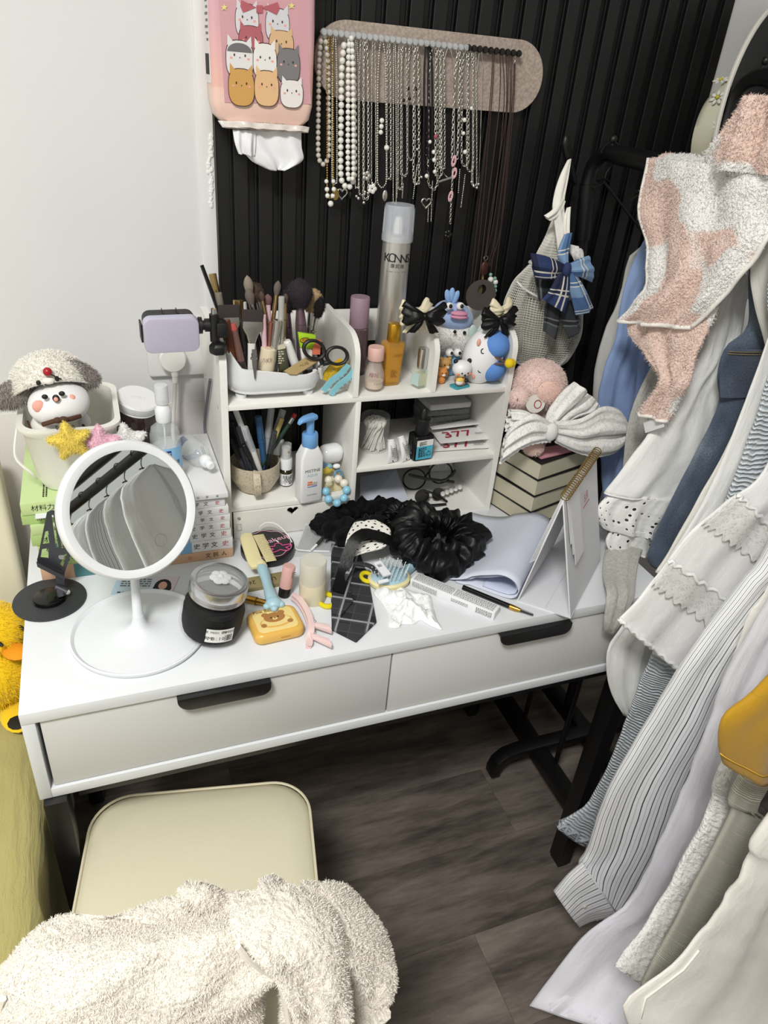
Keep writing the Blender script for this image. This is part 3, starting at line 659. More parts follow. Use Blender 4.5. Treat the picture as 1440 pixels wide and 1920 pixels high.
cf2 = Drape(pr(-.154, (1108, 1690, 1180, 1668), (1104, 1706, 1170, 1690), (1112, 1724, 1146, 1716)), .016, 1.5, .005, 63, t0=1)
sub(th, 'cuff_tuck', cf2.mesh(nu=36, nv=10), m_str)
garment('collar_shirt', 'cream collared shirt between striped shirt and lilac shirt', 'shirt', m_cream, Drape(pr(-.187, (1450, 1080, 1500, 1090), (1408, 1150, 1470, 1170), (1388, 1200, 1450, 1222), (1374, 1236, 1430, 1256), top=topx(-.187)), .006, 1, .002, 66, rough=.001))
ll = Drape(pr(-.226, (1385, 1225, 1470, 1245), (1335, 1340, 1450, 1390), (1292, 1450, 1420, 1500), (1240, 1570, 1385, 1620), (1178, 1690, 1330, 1730), (1108, 1742, 1300, 1800), (1056, 1800, 1262, 1860), (1012, 1858, 1235, 1930), (992, 1886, 1225, 1960), top=topx(-.226, .97, 1.12), yb=-.262), .015, 1.6, .005, 71, t0=.6, rough=.002)
garment('lilac_shirt', 'very pale lilac long shirt reaching lowest towards the floor', 'shirt', m_lil, ll, nu=52, nv=80)
garment('textured_knit', 'white textured knit sleeve with a plain hem', 'sweater', m_wknit, Drape(pr(-.276, (1372, 1400, 1425, 1410), (1336, 1500, 1400, 1520), (1292, 1592, 1360, 1622), (1240, 1690, 1310, 1722), (1190, 1762, 1258, 1800), (1155, 1814, 1210, 1850), top=topx(-.276, .97, 1.1), yb=-.348), .013, .8, .003, 74, rough=.002), nu=40, nv=70, part='sleeve')
garment('slub_sweater', 'cream loose-knit sheer sweater sleeve under the mustard shirt', 'sweater', m_sheer, Drape(pr(-.317, (1402, 1440, 1450, 1445), (1372, 1530, 1432, 1545), (1314, 1640, 1390, 1665), (1262, 1740, 1335, 1765), (1214, 1830, 1270, 1852), (1204, 1856, 1248, 1872), top=topx(-.317, .97, 1.08), yb=-.390), .012, .8, .003, 77, rough=.001), nu=40, nv=70, part='sleeve')
yt = Drape(pr(-.356, (1470, 1240, 1540, 1260), (1405, 1305, 1520, 1330), (1356, 1345, 1500, 1390), (1347, 1395, 1485, 1445), (1356, 1432, 1475, 1482), top=topx(-.356, .96, 1.1)), .012, 1.1, .004, 81, t0=.8, rough=.001)
th = garment('mustard_shirt', 'mustard yellow jersey shirt sleeve with stitched hem', 'shirt', m_yel, yt, nu=44, nv=48, part='sleeve')
sub(th, 'hem_stitching', G().tube([yt.S(PI * i / 30, .955, .001) for i in range(31)], .0008, 5), M('mustard_thread', 'dcae3c', .8))
bw = Drape(pr(-.404, (1452, 1515, 1540, 1530), (1400, 1612, 1530, 1640), (1335, 1715, 1520, 1760), (1262, 1800, 1500, 1860), (1178, 1872, 1480, 1960), (1172, 1905, 1470, 2010), (1190, 1960, 1460, 2060), top=topx(-.404, .95, 1.1), yb=-.436), .014, 1.5, .006, 85, t0=.6, rough=.002)
th = garment('white_blouse', 'large soft white blouse nearest the chair robe', 'blouse', m_cream, bw, nu=52, nv=70)
sub(th, 'hem_seam', G().tube([bw.S(PI * .12, v, .001) for v in (.82, .87, .92, .97)], .0015, 5), m_cream)
for k, (Y, mt, lab) in enumerate(((-.62, m_cot2, 'plain white blouse on the rack past the large soft blouse'), (-.70, m_grey, 'pale grey blouse on the rack past the large soft blouse'), (-.79, m_str, 'striped blouse on the rack past the large soft blouse'), (-.88, m_cot, 'long white cotton dress on the rack past the large soft blouse'), (-.98, m_yel, 'mustard dress on the rack past the large soft blouse'))):
    garment('hanging_garment', lab, 'garment', mt, Drape([((1.02, Y, 1.335), (1.05, Y, 1.335)), ((.88, Y, 1.26), (1.2, Y, 1.26)), ((.85, Y, 1.05), (1.22, Y, 1.05)), ((.86, Y, .75), (1.24, Y, .75)), ((.84, Y, .5), (1.25, Y, .5))], .018, 3.4, .010, 90 + k, t0=.5), nu=40, nv=40)
# hangers
hk = None
for y in HG:
    if .04 < y < .35: continue
    if hk is None:
        hk = T('hanger', 'black wire hanger hooked over the front rail', 'hanger', (0, y, 0), group='hangers on the front rail')
        obj('hook', G().tube([(XA + .0185 * math.cos(R(a)), 0, ZA + .0185 * math.sin(R(a))) for a in range(180, -61, -20)] + [(XA + .001, 0, ZA - .03), (XA, 0, ZA - .045)], .0016, 6), m_black, hk)
        obj('arms', G().tube([(XA - .013, 0, ZA - .044), (XA, 0, ZA - .040), (XA + .013, 0, ZA - .044)], .0022, 6), m_black, hk)
    else:
        c = dup(hk); c.location.y = y
for nm, y, xe_, ze in (('pale grey wool coat', .425, 1.135, 1.226), ('periwinkle shirt', .317, 1.072, 1.279), ('slate blue dress', .265, 1.066, 1.194)):
    h2 = T('hanger', 'black hanger on the front rail carrying the ' + nm, 'hanger', (0, y, 0), group='hangers on the front rail')
    c = link('hook', hk.children[0].data, h2); obj('arms', G().tube([(XA - .02, 0, ZA - .056), (XA, 0, ZA - .045), (xe_, 0, ze)], .0024, 6), m_black, h2)
# towel over the rail
def towelf(d):
    v = d.coord('Object'); n1 = d.noise(v, 9, 1.5); n2 = d.noise(v, 260, 2)
    d.set(d.b.inputs['Base Color'], d.ramp(n1, [(.56, 'ecd0c3'), (.585, 'f4f2ef')])); d.bump(n2, 1., .005)
m_tow = M('terry_peach_white', 'e6c3b2', .95, fn=towelf, Sheen_Weight=.4)
tw = T('towel', 'peach and white terry towel hung over the rack rail', 'towel', (XA, .2, ZA))
def px0(X, *rows):
    o = []
    for i, r in enumerate(rows): x = X + .0 * i; o.append(((r[0], r[1], 0, x), (r[2], r[3], 0, x)))
    return o
t1 = Drape(px0(.962, (1216, 296, 1452, 318), (1206, 345, 1458, 368), (1206, 410, 1446, 425), (1215, 475, 1418, 478), (1213, 535, 1372, 535), (1190, 570, 1335, 578), (1166, 602, 1295, 614)), .010, 2.2, .010, 101, t0=1, rough=.006)
t2_ = Drape(px0(.974, (1185, 585, 1345, 575), (1185, 625, 1318, 640), (1212, 665, 1302, 690), (1240, 705, 1290, 725), (1222, 745, 1268, 755), (1204, 772, 1252, 790)), .012, 1.6, .007, 103, t0=1, rough=.005)
t3 = Drape(px0(.962, (1405, 185, 1475, 180), (1382, 222, 1480, 225), (1352, 262, 1480, 268), (1325, 296, 1475, 306), (1335, 316, 1460, 330)), .028, 1.7, .012, 105, t0=.8, rough=.010)
t4 = Drape([((XA - .030, .285, ZA - .012), (XA - .030, .03, ZA - .012)), ((XA - .01, .285, ZA + .014), (XA - .01, .03, ZA + .014)), ((XA + .02, .285, ZA + .010), (XA + .02, .03, ZA + .010)), ((XA + .027, .285, ZA - .022), (XA + .027, .03, ZA - .022))], .006, 1.5, .002, 107, t0=1, rough=.002)
for nm, dd, n_ in (('front_fall', t1, 16000), ('inner_fall', t2_, 7000), ('bunched_end', t3, 9000), ('back_fall', t4, 5000)):
    o = cloth(nm, dd, m_tow, None, nu=52, nv=44); bake(o, tw)
    f_ = fur(nm + '_pile', o, n_, .0035, .00045, m_tow, None, seed=n_, droop=.3, jitter=.9); f_.parent = tw; f_.matrix_basis = Matrix.Identity(4); f_.matrix_parent_inverse = Matrix.Translation(-tw.location)
m_bind = fabric('towel_binding', 'eeeae4', .85, 900, .3)
sub(tw, 'binding', G().tube([t1.S(0, i / 20) for i in range(21)], .0035, 8), m_bind)
sub(tw, 'binding', G().tube([t1.S(PI, .15 + .85 * i / 20) for i in range(21)], .0035, 8), m_bind)
sub(tw, 'binding', G().tube([t1.S(2 * PI * i / 40, 1) for i in range(40)], .0035, 8, closed=True), m_bind)
sub(tw, 'binding', G().tube([t2_.S(0, i / 14) for i in range(15)] + [t2_.S(PI * i / 8, 1) for i in range(9)], .003, 8), m_bind)
sub(tw, 'care_label', G().add([P(1206, 792, 0, .972), P(1240, 780, 0, .972), P(1246, 800, 0, .968), P(1210, 812, 0, .968)], [(0, 1, 2, 3)]), M('label_white', 'dfe0de', .6))
# ================================================================ helpers for small things
def XZ(Y): return Matrix(((1, 0, 0, 0), (0, 0, -1, Y), (0, 1, 0, 0), (0, 0, 0, 1)))      # polygon (x,z) -> upright slab, depth towards the viewer
def pxz(pts, Y): return [(lambda q: (q.x, q.z))(P(a, b, 1, Y)) for a, b in pts]
def pxy(pts, z=ZD): return [(lambda q: (q.x, q.y))(P(a, b, 2, z)) for a, b in pts]
def local(o, th): o.parent = th; o.matrix_parent_inverse = Matrix.Translation(-th.location); return o
def part(th, name, g, mat, smooth=35, bevel=None): return local(obj(name, g, mat, None, smooth, bevel), th)   # geometry given in world coordinates
def wtext(th, s, size, m, mat, **kw):
    o = text('lettering', s, size, m, mat, None, **kw); return local(o, th)
def upright_m(c, yaw=0, pitch=0): return Matrix.Translation(c) @ Matrix.Rotation(yaw, 4, 'Z') @ Matrix.Rotation(PI / 2 - pitch, 4, 'X')
m_ink = M('ink_black', '14120f', .6); m_inkg = M('ink_grey', '6d6c6a', .7); m_red = M('ink_red', 'b0202c', .6); m_gold = M('gold_metal', 'c79a45', .25, 1.0)
def printlines(th, m, w_, h_, rows, mat=None, seed=0, name='print'):
    """fine illegible print: little ink bars on a flat face, m = local frame"""
    r = random.Random(seed); g = G(m); dy = h_ / rows
    for k in range(rows):
        y = h_ / 2 - dy * (k + .5); x = -w_ / 2; e = w_ / 2 * (1 if r.random() < .7 else .4)
        while x < e:
            l = dy * (.5 + 1.2 * r.random()); x1 = min(x + l, e); g.add([(x, y - dy * .27, .0002), (x1, y - dy * .27, .0002), (x1, y + dy * .27, .0002), (x, y + dy * .27, .0002)], [(0, 1, 2, 3)]); x = x1 + dy * .35
    o = part(th, name, g, mat or m_ink, None); o['kind'] = 'stuff'; return o
def blob(outline, h, z0=ZD, n=10, seed=0, rough=.004, edge=.002, p=2.5, sub=4):
    """cloth lump on a surface: outline in (x,y), height profile and crumple"""
    pts = []; k = len(outline)
    for i in range(k):
        a, b, c, d = (Vector(outline[(i + j) % k]) for j in (-1, 0, 1, 2))
        for t in range(sub): pts.append(catmull(a, b, c, d, t / sub))
    cx = sum((q for q in pts), Vector((0, 0))) / len(pts); rings = []
    rings.append([Vector((q.x, q.y, z0 + .0004)) for q in pts])
    for i in range(n):
        s_ = 1 - i / n; r = []
        for q in pts:
            w_ = cx + (q - cx) * s_; z = z0 + edge + h * (1 - s_ ** p) ; f = min(1, (1 - s_) * 4)
            z += f * rough * (nz((w_.x * 45, w_.y * 45, seed)) * 1.6 + nz((w_.x * 110, w_.y * 110, seed + 4))); r.append(Vector((w_.x, w_.y, max(z, z0 + edge * .8))))
        rings.append(r)
    g = G().loft(rings); return g
def ribbon(path, w_, t=.0008, nrm=None, tw=None):
    """flat band along a path; nrm = band face normal (per point or one)"""
    path = [Vector(q) for q in path]; rings = []
    for i, q in enumerate(path):
        a, b = path[max(0, i - 1)], path[min(len(path) - 1, i + 1)]; tn = (b - a).normalized(); nn = Vector(nrm[i] if isinstance(nrm, list) else (nrm or (0, 0, 1)))
        sd_ = tn.cross(nn).normalized(); nn = sd_.cross(tn); ww = w_[i] if hasattr(w_, '__len__') else w_
        rings.append([q + sd_ * ww / 2 + nn * t, q + nn * t * 1.2, q - sd_ * ww / 2 + nn * t, q - sd_ * ww / 2 - nn * t, q - nn * t * .8, q + sd_ * ww / 2 - nn * t])
    return G().loft(rings)
def lift(th, z):
    """raise a thing until its lowest point rests at height z"""
    bpy.context.view_layer.update(); lo_ = min((c.matrix_world @ v.co).z for c in th.children_recursive if c.type == 'MESH' for v in c.data.vertices); th.location.z += z - lo_; return th
def single(name, g, mat, label, cat, group=None, smooth=35, bevel=None, loc=(0, 0, 0)):
    return tag(obj(name, g, mat, None, smooth, bevel), label, cat, group)
# ================================================================ left side of the desk: books, basket, plush
m_page = M('paper_edge', 'd9d4c4', .85, bump=(900, .3)); m_paper = M('paper_white', 'e6e7ea', .7, bump=(60, .08))
rb_ = random.Random(11)
def book(label, x0, x1, y0, y1, z0, z1, cover, group, tilt=0, spine=None, ink=m_ink, name='book', accent=None):
    th = T(name, label, 'book', ((x0 + x1) / 2, (y0 + y1) / 2, z0), (0, 0, R(tilt)), group); w_, d_, h_ = x1 - x0, y1 - y0, z1 - z0; c = min(.0016, h_ * .18)
    obj('pages', G().bb(-w_ / 2 + .003, w_ / 2 - .003, -d_ / 2 + .002, d_ / 2 - .004, c, h_ - c), m_page, th)
    cv = G(); cv.prism([(-d_ / 2, 0), (d_ / 2, 0), (d_ / 2, c), (-d_ / 2 + c, c), (-d_ / 2 + c, h_ - c), (d_ / 2, h_ - c), (d_ / 2, h_), (-d_ / 2, h_)], -w_ / 2, w_ / 2, mat=Matrix(((0, 0, 1, 0), (1, 0, 0, 0), (0, 1, 0, 0), (0, 0, 0, 1))))
    obj('cover', cv, cover, th, bevel=.0004)
    if accent: obj('spine_block', G().bb(accent[0], accent[1], -d_ / 2 - .0004, -d_ / 2 + .001, .0004, h_ - .0004), accent[2], th)
    if spine:
        for s_, fx, mt in spine: text('lettering', s_, h_ * .55, Matrix.Translation((fx, -d_ / 2 - .0003, h_ / 2)) @ Matrix.Rotation(PI / 2, 4, 'X'), mt, th)
    return th
m_green = M('book_green', 'a9c47c', .5); m_green2 = M('book_green_pale', 'bdd295', .5); m_peach = M('book_peach', 'cfa98a', .55); m_teal = M('book_teal', '4d7f82', .5); m_bookw = M('book_white', 'e3e3e3', .4); m_bbl = M('book_blue', '7fb4dc', .5); m_navy = M('ink_navy', '1e3a66', .6)
zs = [.75, .776, .797, .816, .835, .851, .868, .888]
labs = ['thick textbook with peach and teal spine at the bottom of the green stack', 'green textbook lying directly on the peach and teal one', 'second green textbook above the peach and teal one', 'third green textbook above the peach and teal one', 'green textbook in the middle of the stack under the white basket', 'green textbook two below the top of the basket stack', 'top pale green textbook carrying the white basket']
for i in range(7):
    dx = (0, .004, .002, -.004, -.002, -.012, -.010)[i]
    book(labs[i], .022 + dx, .166 + dx * .3, .274 + rb_.random() * .004 + (.006 if i in (5, 6) else 0), .498, zs[i], zs[i + 1] - .0004, m_peach if i == 0 else (m_green if i % 2 else m_green2), 'green textbooks under the basket', 0, spine=[('材料力学习题', -.03, m_ink), ] if i else [('工程材料基础', .03, m_paper)], accent=(-.025, .071, m_teal) if i == 0 else ((-.05, -.044, m_teal) if i in (2, 3, 4) else None))
printlines(bpy.data.objects['book.006'], Matrix.Translation((.045, .33, .8881)) @ Matrix.Rotation(R(90), 4, 'Z'), .07, .008, 2, m_ink, 3, 'lettering')
o = single('loose_papers', G().bb(.030, .150, .268, .45, .8685 - .0009, .8689), m_paper, 'white loose sheets tucked between the green textbooks', 'paper')
zr = [.75, .768, .789, .807, .822, .8355, .850, .8645]
for i in range(7):
    dx = (.0, .0, -.002, -.004, -.003, -.005, -.010)[i]; x0_, x1_ = .172, .314 + dx; hw = (x1_ - x0_) / 2
    sp = [('史', hw - .012, m_red), ('文', hw - .03, m_ink), ('学', hw - .044, m_ink), ('史', hw - .058, m_ink)] if i else [('人', hw - .015, m_ink), ('民', hw - .028, m_ink), ('文', hw - .041, m_ink), ('⊙', hw - .07, m_red)]
    book(['peach textbook at the bottom of the white literature stack', 'lowest white literature volume, on the peach textbook', 'second white literature volume above the peach textbook', 'third white literature volume above the peach textbook', 'fourth white literature volume above the peach textbook', 'fifth white literature volume above the peach textbook', 'topmost white literature volume of the stack'][i], x0_, x1_, .272 + rb_.random() * .003, .497, zr[i], zr[i + 1] - .0004, m_peach if i == 0 else m_bookw, 'white literature volumes', 0, sp, accent=None if i == 0 else ((-.02, hw - .066, m_bbl) if i in (1, 2, 3) else None))
# clear jewellery comb and booklets on top of that stack
book('white booklet with Chinese print on top of the literature stack', .175, .3085, .268, .487, .8690, .8775, m_bookw, None, 0, [('文', .02, m_ink), ('学', .034, m_ink), ('史', .05, m_ink)])
printlines(bpy.data.objects[[o.name for o in bpy.data.objects if o.get('label', '').startswith('white booklet')][0]], Matrix.Translation((.292, .40, .8777)) @ Matrix.Rotation(R(90), 4, 'Z'), .07, .006, 2, m_ink, 5, 'lettering')
g = G(Matrix.Translation((.285, .3, .8645))); g.rbox(.04, .02, .0045, .002, .001); single('clear_case', g, clear('clear_plastic', 'd8dcd8', .5), 'small clear plastic case under the white booklet', 'case')
# basket
bx = Vector((.093, .375, .888))
bk_ = T('storage_basket', 'white plastic storage basket on the green textbooks', 'basket', bx)
g = G(); hw, hd = .066, .085
pf = [(hw - .022, hd - .022, .0), (hw - .016, hd - .016, .002), (hw - .010, hd - .010, .02), (hw - .002, hd - .002, .095), (hw + .004, hd + .004, .103), (hw + .004, hd + .004, .108), (hw - .004, hd - .004, .108), (hw - .012, hd - .012, .02), (hw - .03, hd - .03, .006)]
g.rloft(pf, .03, 6); obj('tub', g, M('basket_white', 'e9e8df', .4), bk_, smooth=50)
obj('handle', G().tube(smooth_path([(-hw - .004, -.05, .10), (-hw - .012, -.062, .06), (-hw + .005, -.068, .035), (-hw + .01, -.06, .02)]), .002, 6), M('basket_white', ''), bk_)
# plush doll in the basket
pc = Vector((.083, .365, .90))
pd = T('plush_doll', 'white plush doll in a fluffy dog-eared hood sitting in the basket', 'plush toy', pc)
m_plw = M('plush_white', 'e6e5e4', .95, bump=(400, .3), Sheen_Weight=.3); m_plc = M('plush_cream', 'ece8de', .95, Sheen_Weight=.3); m_plg = M('plush_taupe', '8d8580', .95, Sheen_Weight=.3); m_plp = M('felt_pink', 'e8a898', .9)
hc = P(105, 750, 1, .34) - pc
fc = obj('head', G().ball(hc + Vector((.004, -.008, -.002)), (.042, .040, .031), 32, 20, rot=(0, R(-8), 0)), m_plw, pd)
hd_ = G(Matrix.Translation(P(97, 722, 1, .362) - pc) @ Matrix.Rotation(R(-8), 4, 'Y') @ Matrix.Rotation(R(-38), 4, 'X'))
rr = []
for i in range(15):
    a = PI * (.02 + .56 * i / 14); rr.append([Vector((.054 * math.sin(a) * math.cos(2 * PI * j / 36), .052 * math.sin(a) * math.sin(2 * PI * j / 36) , .048 * math.cos(a))) for j in range(36)])
hd_.loft(rr, cap=(True, False)); hood_o = obj('hood', hd_, m_plc, pd, smooth=180); hood_o.modifiers.new('t', 'SOLIDIFY').thickness = .006
fur('hood_fur', hood_o, 12000, .0042, .00035, M('fur_white', 'efece4', .95), pd, 4)
for sx, px, py, rz in ((-1, 30, 738, 25), (1, 143, 702, -28)):
    c = P(px, py, 1, .35) - pc; e = obj('ear', G().ball(c, (.034, .012, .019), 20, 12, rot=(0, R(rz * -.9 if sx > 0 else rz * -1), 0)), m_plg, pd); fur('ear_fur', e, 3000, .004, .0004, M('fur_taupe', '938b85', .95), pd, 5 + sx)
def facept(px, py, dy=0): return P(px, py, 1, .292 + dy) - pc
for px, py in ((84, 744), (116, 738)): obj('eye', G().ball(facept(px, py, .006), (.0042, .003, .0035), 10, 7), m_ink, pd)
obj('mouth', G().ball(facept(105, 747, .003), (.0048, .003, .0056), 12, 8), m_ink, pd); obj('tongue', G().ball(facept(105, 749, .0005), (.003, .002, .0035), 10, 7), m_plp, pd)
for px, py, r_ in ((73, 762, .009), (134, 747, .006)): obj('cheek', G().ball(facept(px, py, .016 if px > 100 else .012), (r_, .005, r_), 14, 8), m_plp, pd)
obj('cherry', G().ball(P(89, 697, 1, .315) - pc, .0062, 14, 9), M('cherry_red', 'a3121f', .35), pd)
obj('cherry_stem', G().tube([P(91, 700, 1, .312) - pc, P(104, 706, 1, .312) - pc, P(115, 711, 1, .316) - pc], .0009, 6), m_ink, pd)
for px, py in ((72, 718), (107, 710)): obj('hood_eye', G().ball(P(px, py, 1, .314) - pc, (.0032, .002, .004), 10, 7), m_ink, pd)
obj('hood_muzzle', G().ball(P(91, 714, 1, .316) - pc, (.008, .005, .005), 12, 8), m_plc, pd)
bo = obj('body', G().ball(P(107, 798, 1, .345) - pc, (.036, .03, .026), 26, 16), m_plc, pd)
obj('arm', G().ball(P(78, 805, 1, .335) - pc, (.011, .012, .014), 14, 9), m_plw, pd); obj('arm', G().ball(P(157, 790, 1, .34) - pc, (.010, .012, .012), 14, 9), m_plw, pd)
obj('scarf', G().tube(smooth_path([facept(80, 796, .0), facept(104, 789, -.004), facept(130, 786, -.002), facept(150, 780, .012)]), .0035, 8), M('scarf_brown', '4b2f1e', .8), pd)
obj('scarf_bow', G().ball(facept(108, 788, -.008), (.006, .004, .0045), 10, 7).ball(facept(119, 787, -.008), (.007, .004, .005), 10, 7), M('scarf_brown', ''), pd)
for px in (52, 150): obj('strap', G().tube([P(px, 790, 1, .35) - pc, P(px + 8, 812 if px < 100 else 800, 1, .32) - pc], .0018, 6), M('scarf_brown', ''), pd)
text('lettering', 'toffee', .011, upright_m(facept(122, 800, -.003) , 0, .25), m_ink, pd)
# star garland on the basket
def star(label, px, py, Y, r, mat, fm, tilt, seed):
    c = P(px, py, 1, Y); th = T('star_plush', label, 'star plush', c, (0, 0, 0), 'plush stars on the basket'); rings = []
    pts = []
    for k in range(10):
        a = PI / 2 + tilt + PI * k / 5; q = r if k % 2 == 0 else r * .56; pts.append(Vector((q * math.cos(a), q * math.sin(a))))
    out = []
    for i in range(10):
        a, b, c_, d_ = (pts[(i + j) % 10] for j in (-1, 0, 1, 2))
        for t in range(4): out.append(catmull(a, b, c_, d_, t / 4))
    for s_, z in ((.15, -.010), (.55, -.009), (.85, -.006), (.97, -.003), (1, 0), (.97, .003), (.85, .006), (.55, .009), (.15, .010)): rings.append([Vector((q.x * s_, -z, q.y * s_)) for q in out])
    b_ = obj('cushion', G().loft(rings), mat, th, smooth=180); fur('pile', b_, 3600, .0032, .0003, fm, th, seed); return th
star('yellow furry plush star on the basket rim', 131, 827, .272, .030, M('star_yellow', 'e6cd5c', .95), M('star_yellow_fur', 'ecd873', .95), .15, 1)
star('pink furry plush star beside the yellow one', 186, 832, .283, .030, M('star_pink', 'eebfd0', .95), M('star_pink_fur', 'f3cbd9', .95), -.05, 2)
star('white furry plush star behind the round mirror', 238, 828, .30, .030, M('star_white', 'e9e9e6', .95), M('star_white_fur', 'f1f1ee', .95), .1, 3)
single('garland_cord', G().tube(smooth_path([P(112, 822, 1, .285), P(131, 815, 1, .288), P(186, 815, 1, .296), P(238, 815, 1, .312), P(262, 830, 1, .32)]), .0009, 6), m_plw, 'thin white cord joining the plush stars', 'cord')
# things on the literature stack: brown jar, orange folder, spray bottles
zt = .8780
jb = P(268, 850, 2, zt); jb = Vector((.186, .44, zt))
jr = T('brown_jar', 'dark brown glass jar with tilted white screw lid', 'jar', jb)
g = G().lathe([(0, 0), (.028, 0), (.034, .004), (.036, .012), (.036, .066), (.032, .078), (.028, .083)], 28); obj('glass_body', g, M('brown_glass', '26130b', .06, Coat_Weight=.6), jr)
lm_ = Matrix.Translation((.006, -.004, .086)) @ Matrix.Rotation(R(12), 4, 'Y') @ Matrix.Rotation(R(14), 4, 'X')
obj('lid', G(lm_).lathe([(0, 0), (.033, 0), (.034, .002), (.034, .012), (.032, .0145), (0, .0145)], 32), M('lid_white', 'e6e6e6', .35), jr); obj('lid_ring', G(lm_).torus((0, 0, -.002), .032, .0018, 28, 6), M('lid_white', ''), jr)
text('lettering', 'OPEN', .009, lm_ @ Matrix.Translation((0, 0, .0146)), M('emboss', 'd5d5d5', .4), jr)
single('orange_pencil', G().tube([P(195, 828, 1, .39), P(217, 792, 1, .40)], .0022, 8), M('pencil_orange', 'cf5a26', .5), 'orange coloured pencil leaning beside the brown jar', 'pencil')
ab = Vector((.236, .325, zt)); ab = Vector((P(312, 850, 1, .33).x, .33, zt))
al = T('spray_bottle', 'clear spray bottle of alcohol disinfectant with blue label', 'bottle', ab); al.scale = (1.12, 1.12, 1.30)
m_clear = clear('clear_pet', 'e8eef0', .28, .06)
obj('bottle', G().lathe([(0, .001), (.019, .001), (.0205, .004), (.0205, .062), (.018, .070), (.010, .076), (.0085, .078)], 28), m_clear, al)
obj('liquid', G().lathe([(0, .003), (.0185, .003), (.0188, .046), (0, .046)], 24), clear('water', 'dfeaf0', .22, .03), al)
def curved(r, a0, a1, z0, z1, n=16, t=.0003):
    g = G(); rings = []
    for k in range(n + 1): a = a0 + (a1 - a0) * k / n; c_, s_ = math.cos(a), math.sin(a); rings.append([Vector((r * c_, r * s_, z0)), Vector((r * c_, r * s_, z1)), Vector(((r + t) * c_, (r + t) * s_, z1)), Vector(((r + t) * c_, (r + t) * s_, z0))])
    return g.loft(rings)
obj('label', curved(.0207, -PI * .98, -.02, .006, .050), M('label_blue', '8fc1e8', .4), al); obj('label_patch', curved(.0211, -PI * .62, -PI * .42, .036, .047), M('label_navy', '14377f', .4), al)
def ctext(th, s, size, r, ang, z, mat, step=None):
    """letters set one by one round a cylinder; joined as separate parts"""
    step = step or size * .95; n = len(s)
    for k, chh in enumerate(s):
        if chh == ' ': continue
        a = ang + (k - (n - 1) / 2) * step / r; text('letter', chh, size, Matrix.Translation((r * math.cos(a), r * math.sin(a), z)) @ Matrix.Rotation(a + PI / 2, 4, 'Z') @ Matrix.Rotation(PI / 2, 4, 'X'), mat, th)
ctext(al, '酒精消毒液', .0068, .0212, -PI * .47, .030, m_navy); ctext(al, '75%', .0065, .0212, -PI * .42, .017, m_ink); ctext(al, '恩邦', .0065, .0215, -PI * .52, .0415, m_paper)
m_cap = M('cap_translucent_white', 'eceef0', .35)
obj('collar', G().lathe([(0, .078), (.0095, .078), (.0105, .080), (.0105, .094), (.0075, .099), (.006, .101)], 24), m_cap, al); obj('pump_cap', G().lathe([(.0, .101), (.009, .101), (.009, .120), (.0085, .123), (0, .1235)], 20), M('cap_clear', 'e3e6e8', .2, Alpha=.75), al)
obj('dip_tube', G().tube([(0, 0, .006), (0, 0, .078)], .0012, 6), m_cap, al)
# clear bottle lying on the booklet
lb_ = T('lying_bottle', 'empty clear spray bottle lying on the white booklet', 'bottle', (.272, .385, zt), (0, 0, R(-72)))
lm_ = Matrix.Translation((-.035, 0, .0195)) @ Matrix.Rotation(PI / 2, 4, 'Y')
obj('bottle', G(lm_).lathe([(0, .0), (.017, .0), (.019, .003), (.019, .058), (.016, .066), (.008, .072), (.008, .078)], 28), m_clear, lb_)
obj('label', curved(.0193, -PI * .9, PI * .3, .012, .03), clear('label_blueclear', '9aa6c4', .6), lb_).matrix_basis = lm_
obj('collar', G(lm_).lathe([(0, .074), (.0095, .074), (.0105, .076), (.0105, .084), (.008, .088), (0, .088)], 20), m_cap, lb_); obj('nozzle', G(lm_).lathe([(0, .088), (.007, .088), (.007, .098), (.005, .101), (0, .101)], 16), m_cap, lb_)
# wall socket, charger and lead
sc = struct(obj('wall_socket', G(Matrix.Translation((P(338, 650, 1, YW).x, YW, P(338, 650, 1, YW).z - .0)) @ Matrix.Rotation(PI / 2, 4, 'X')).rbox(.112, .098, .011, .005, .003), M('socket_white', 'dcdcd9', .4)))
sc.name = 'trim_3'
cg = T('charger_plug', 'round white charger plug in the wall socket', 'plug', P(322, 668, 1, YW - .012))
obj('plug_body', G(Matrix.Rotation(PI / 2, 4, 'X')).lathe([(0, 0), (.0215, 0), (.0225, .002), (.0225, .018), (.020, .021), (0, .021)], 28), M('plug_white', 'dfded8', .4), cg)
obj('strain_relief', G().tube([(.001, -.014, -.02), (.002, -.014, -.03)], .006, 10).tube([(.002, -.014, -.029), (.001, -.014, -.042)], .0048, 10), M('plug_white', ''), cg)
pth = smooth_path([(.001, -.014, -.04), (-.002, -.016, -.07), (-.008, -.03, -.10), (-.012, -.05, -.13), (-.006, -.06, -.16)]); obj('cable', G().tube(pth, .0035, 8), M('cable_grey', 'cbc9c2', .5), cg)
single('grey_cable', G().tube(smooth_path([P(394, 712, 0, OX0 - .004), P(390, 740, 0, OX0 - .004), P(384, 790, 0, OX0 - .004), P(386, 826, 0, OX0 - .004)]), .0026, 8), M('cable_dark', '6e6b76', .5), 'dark grey cable running down the outside of the organizer', 'cable')
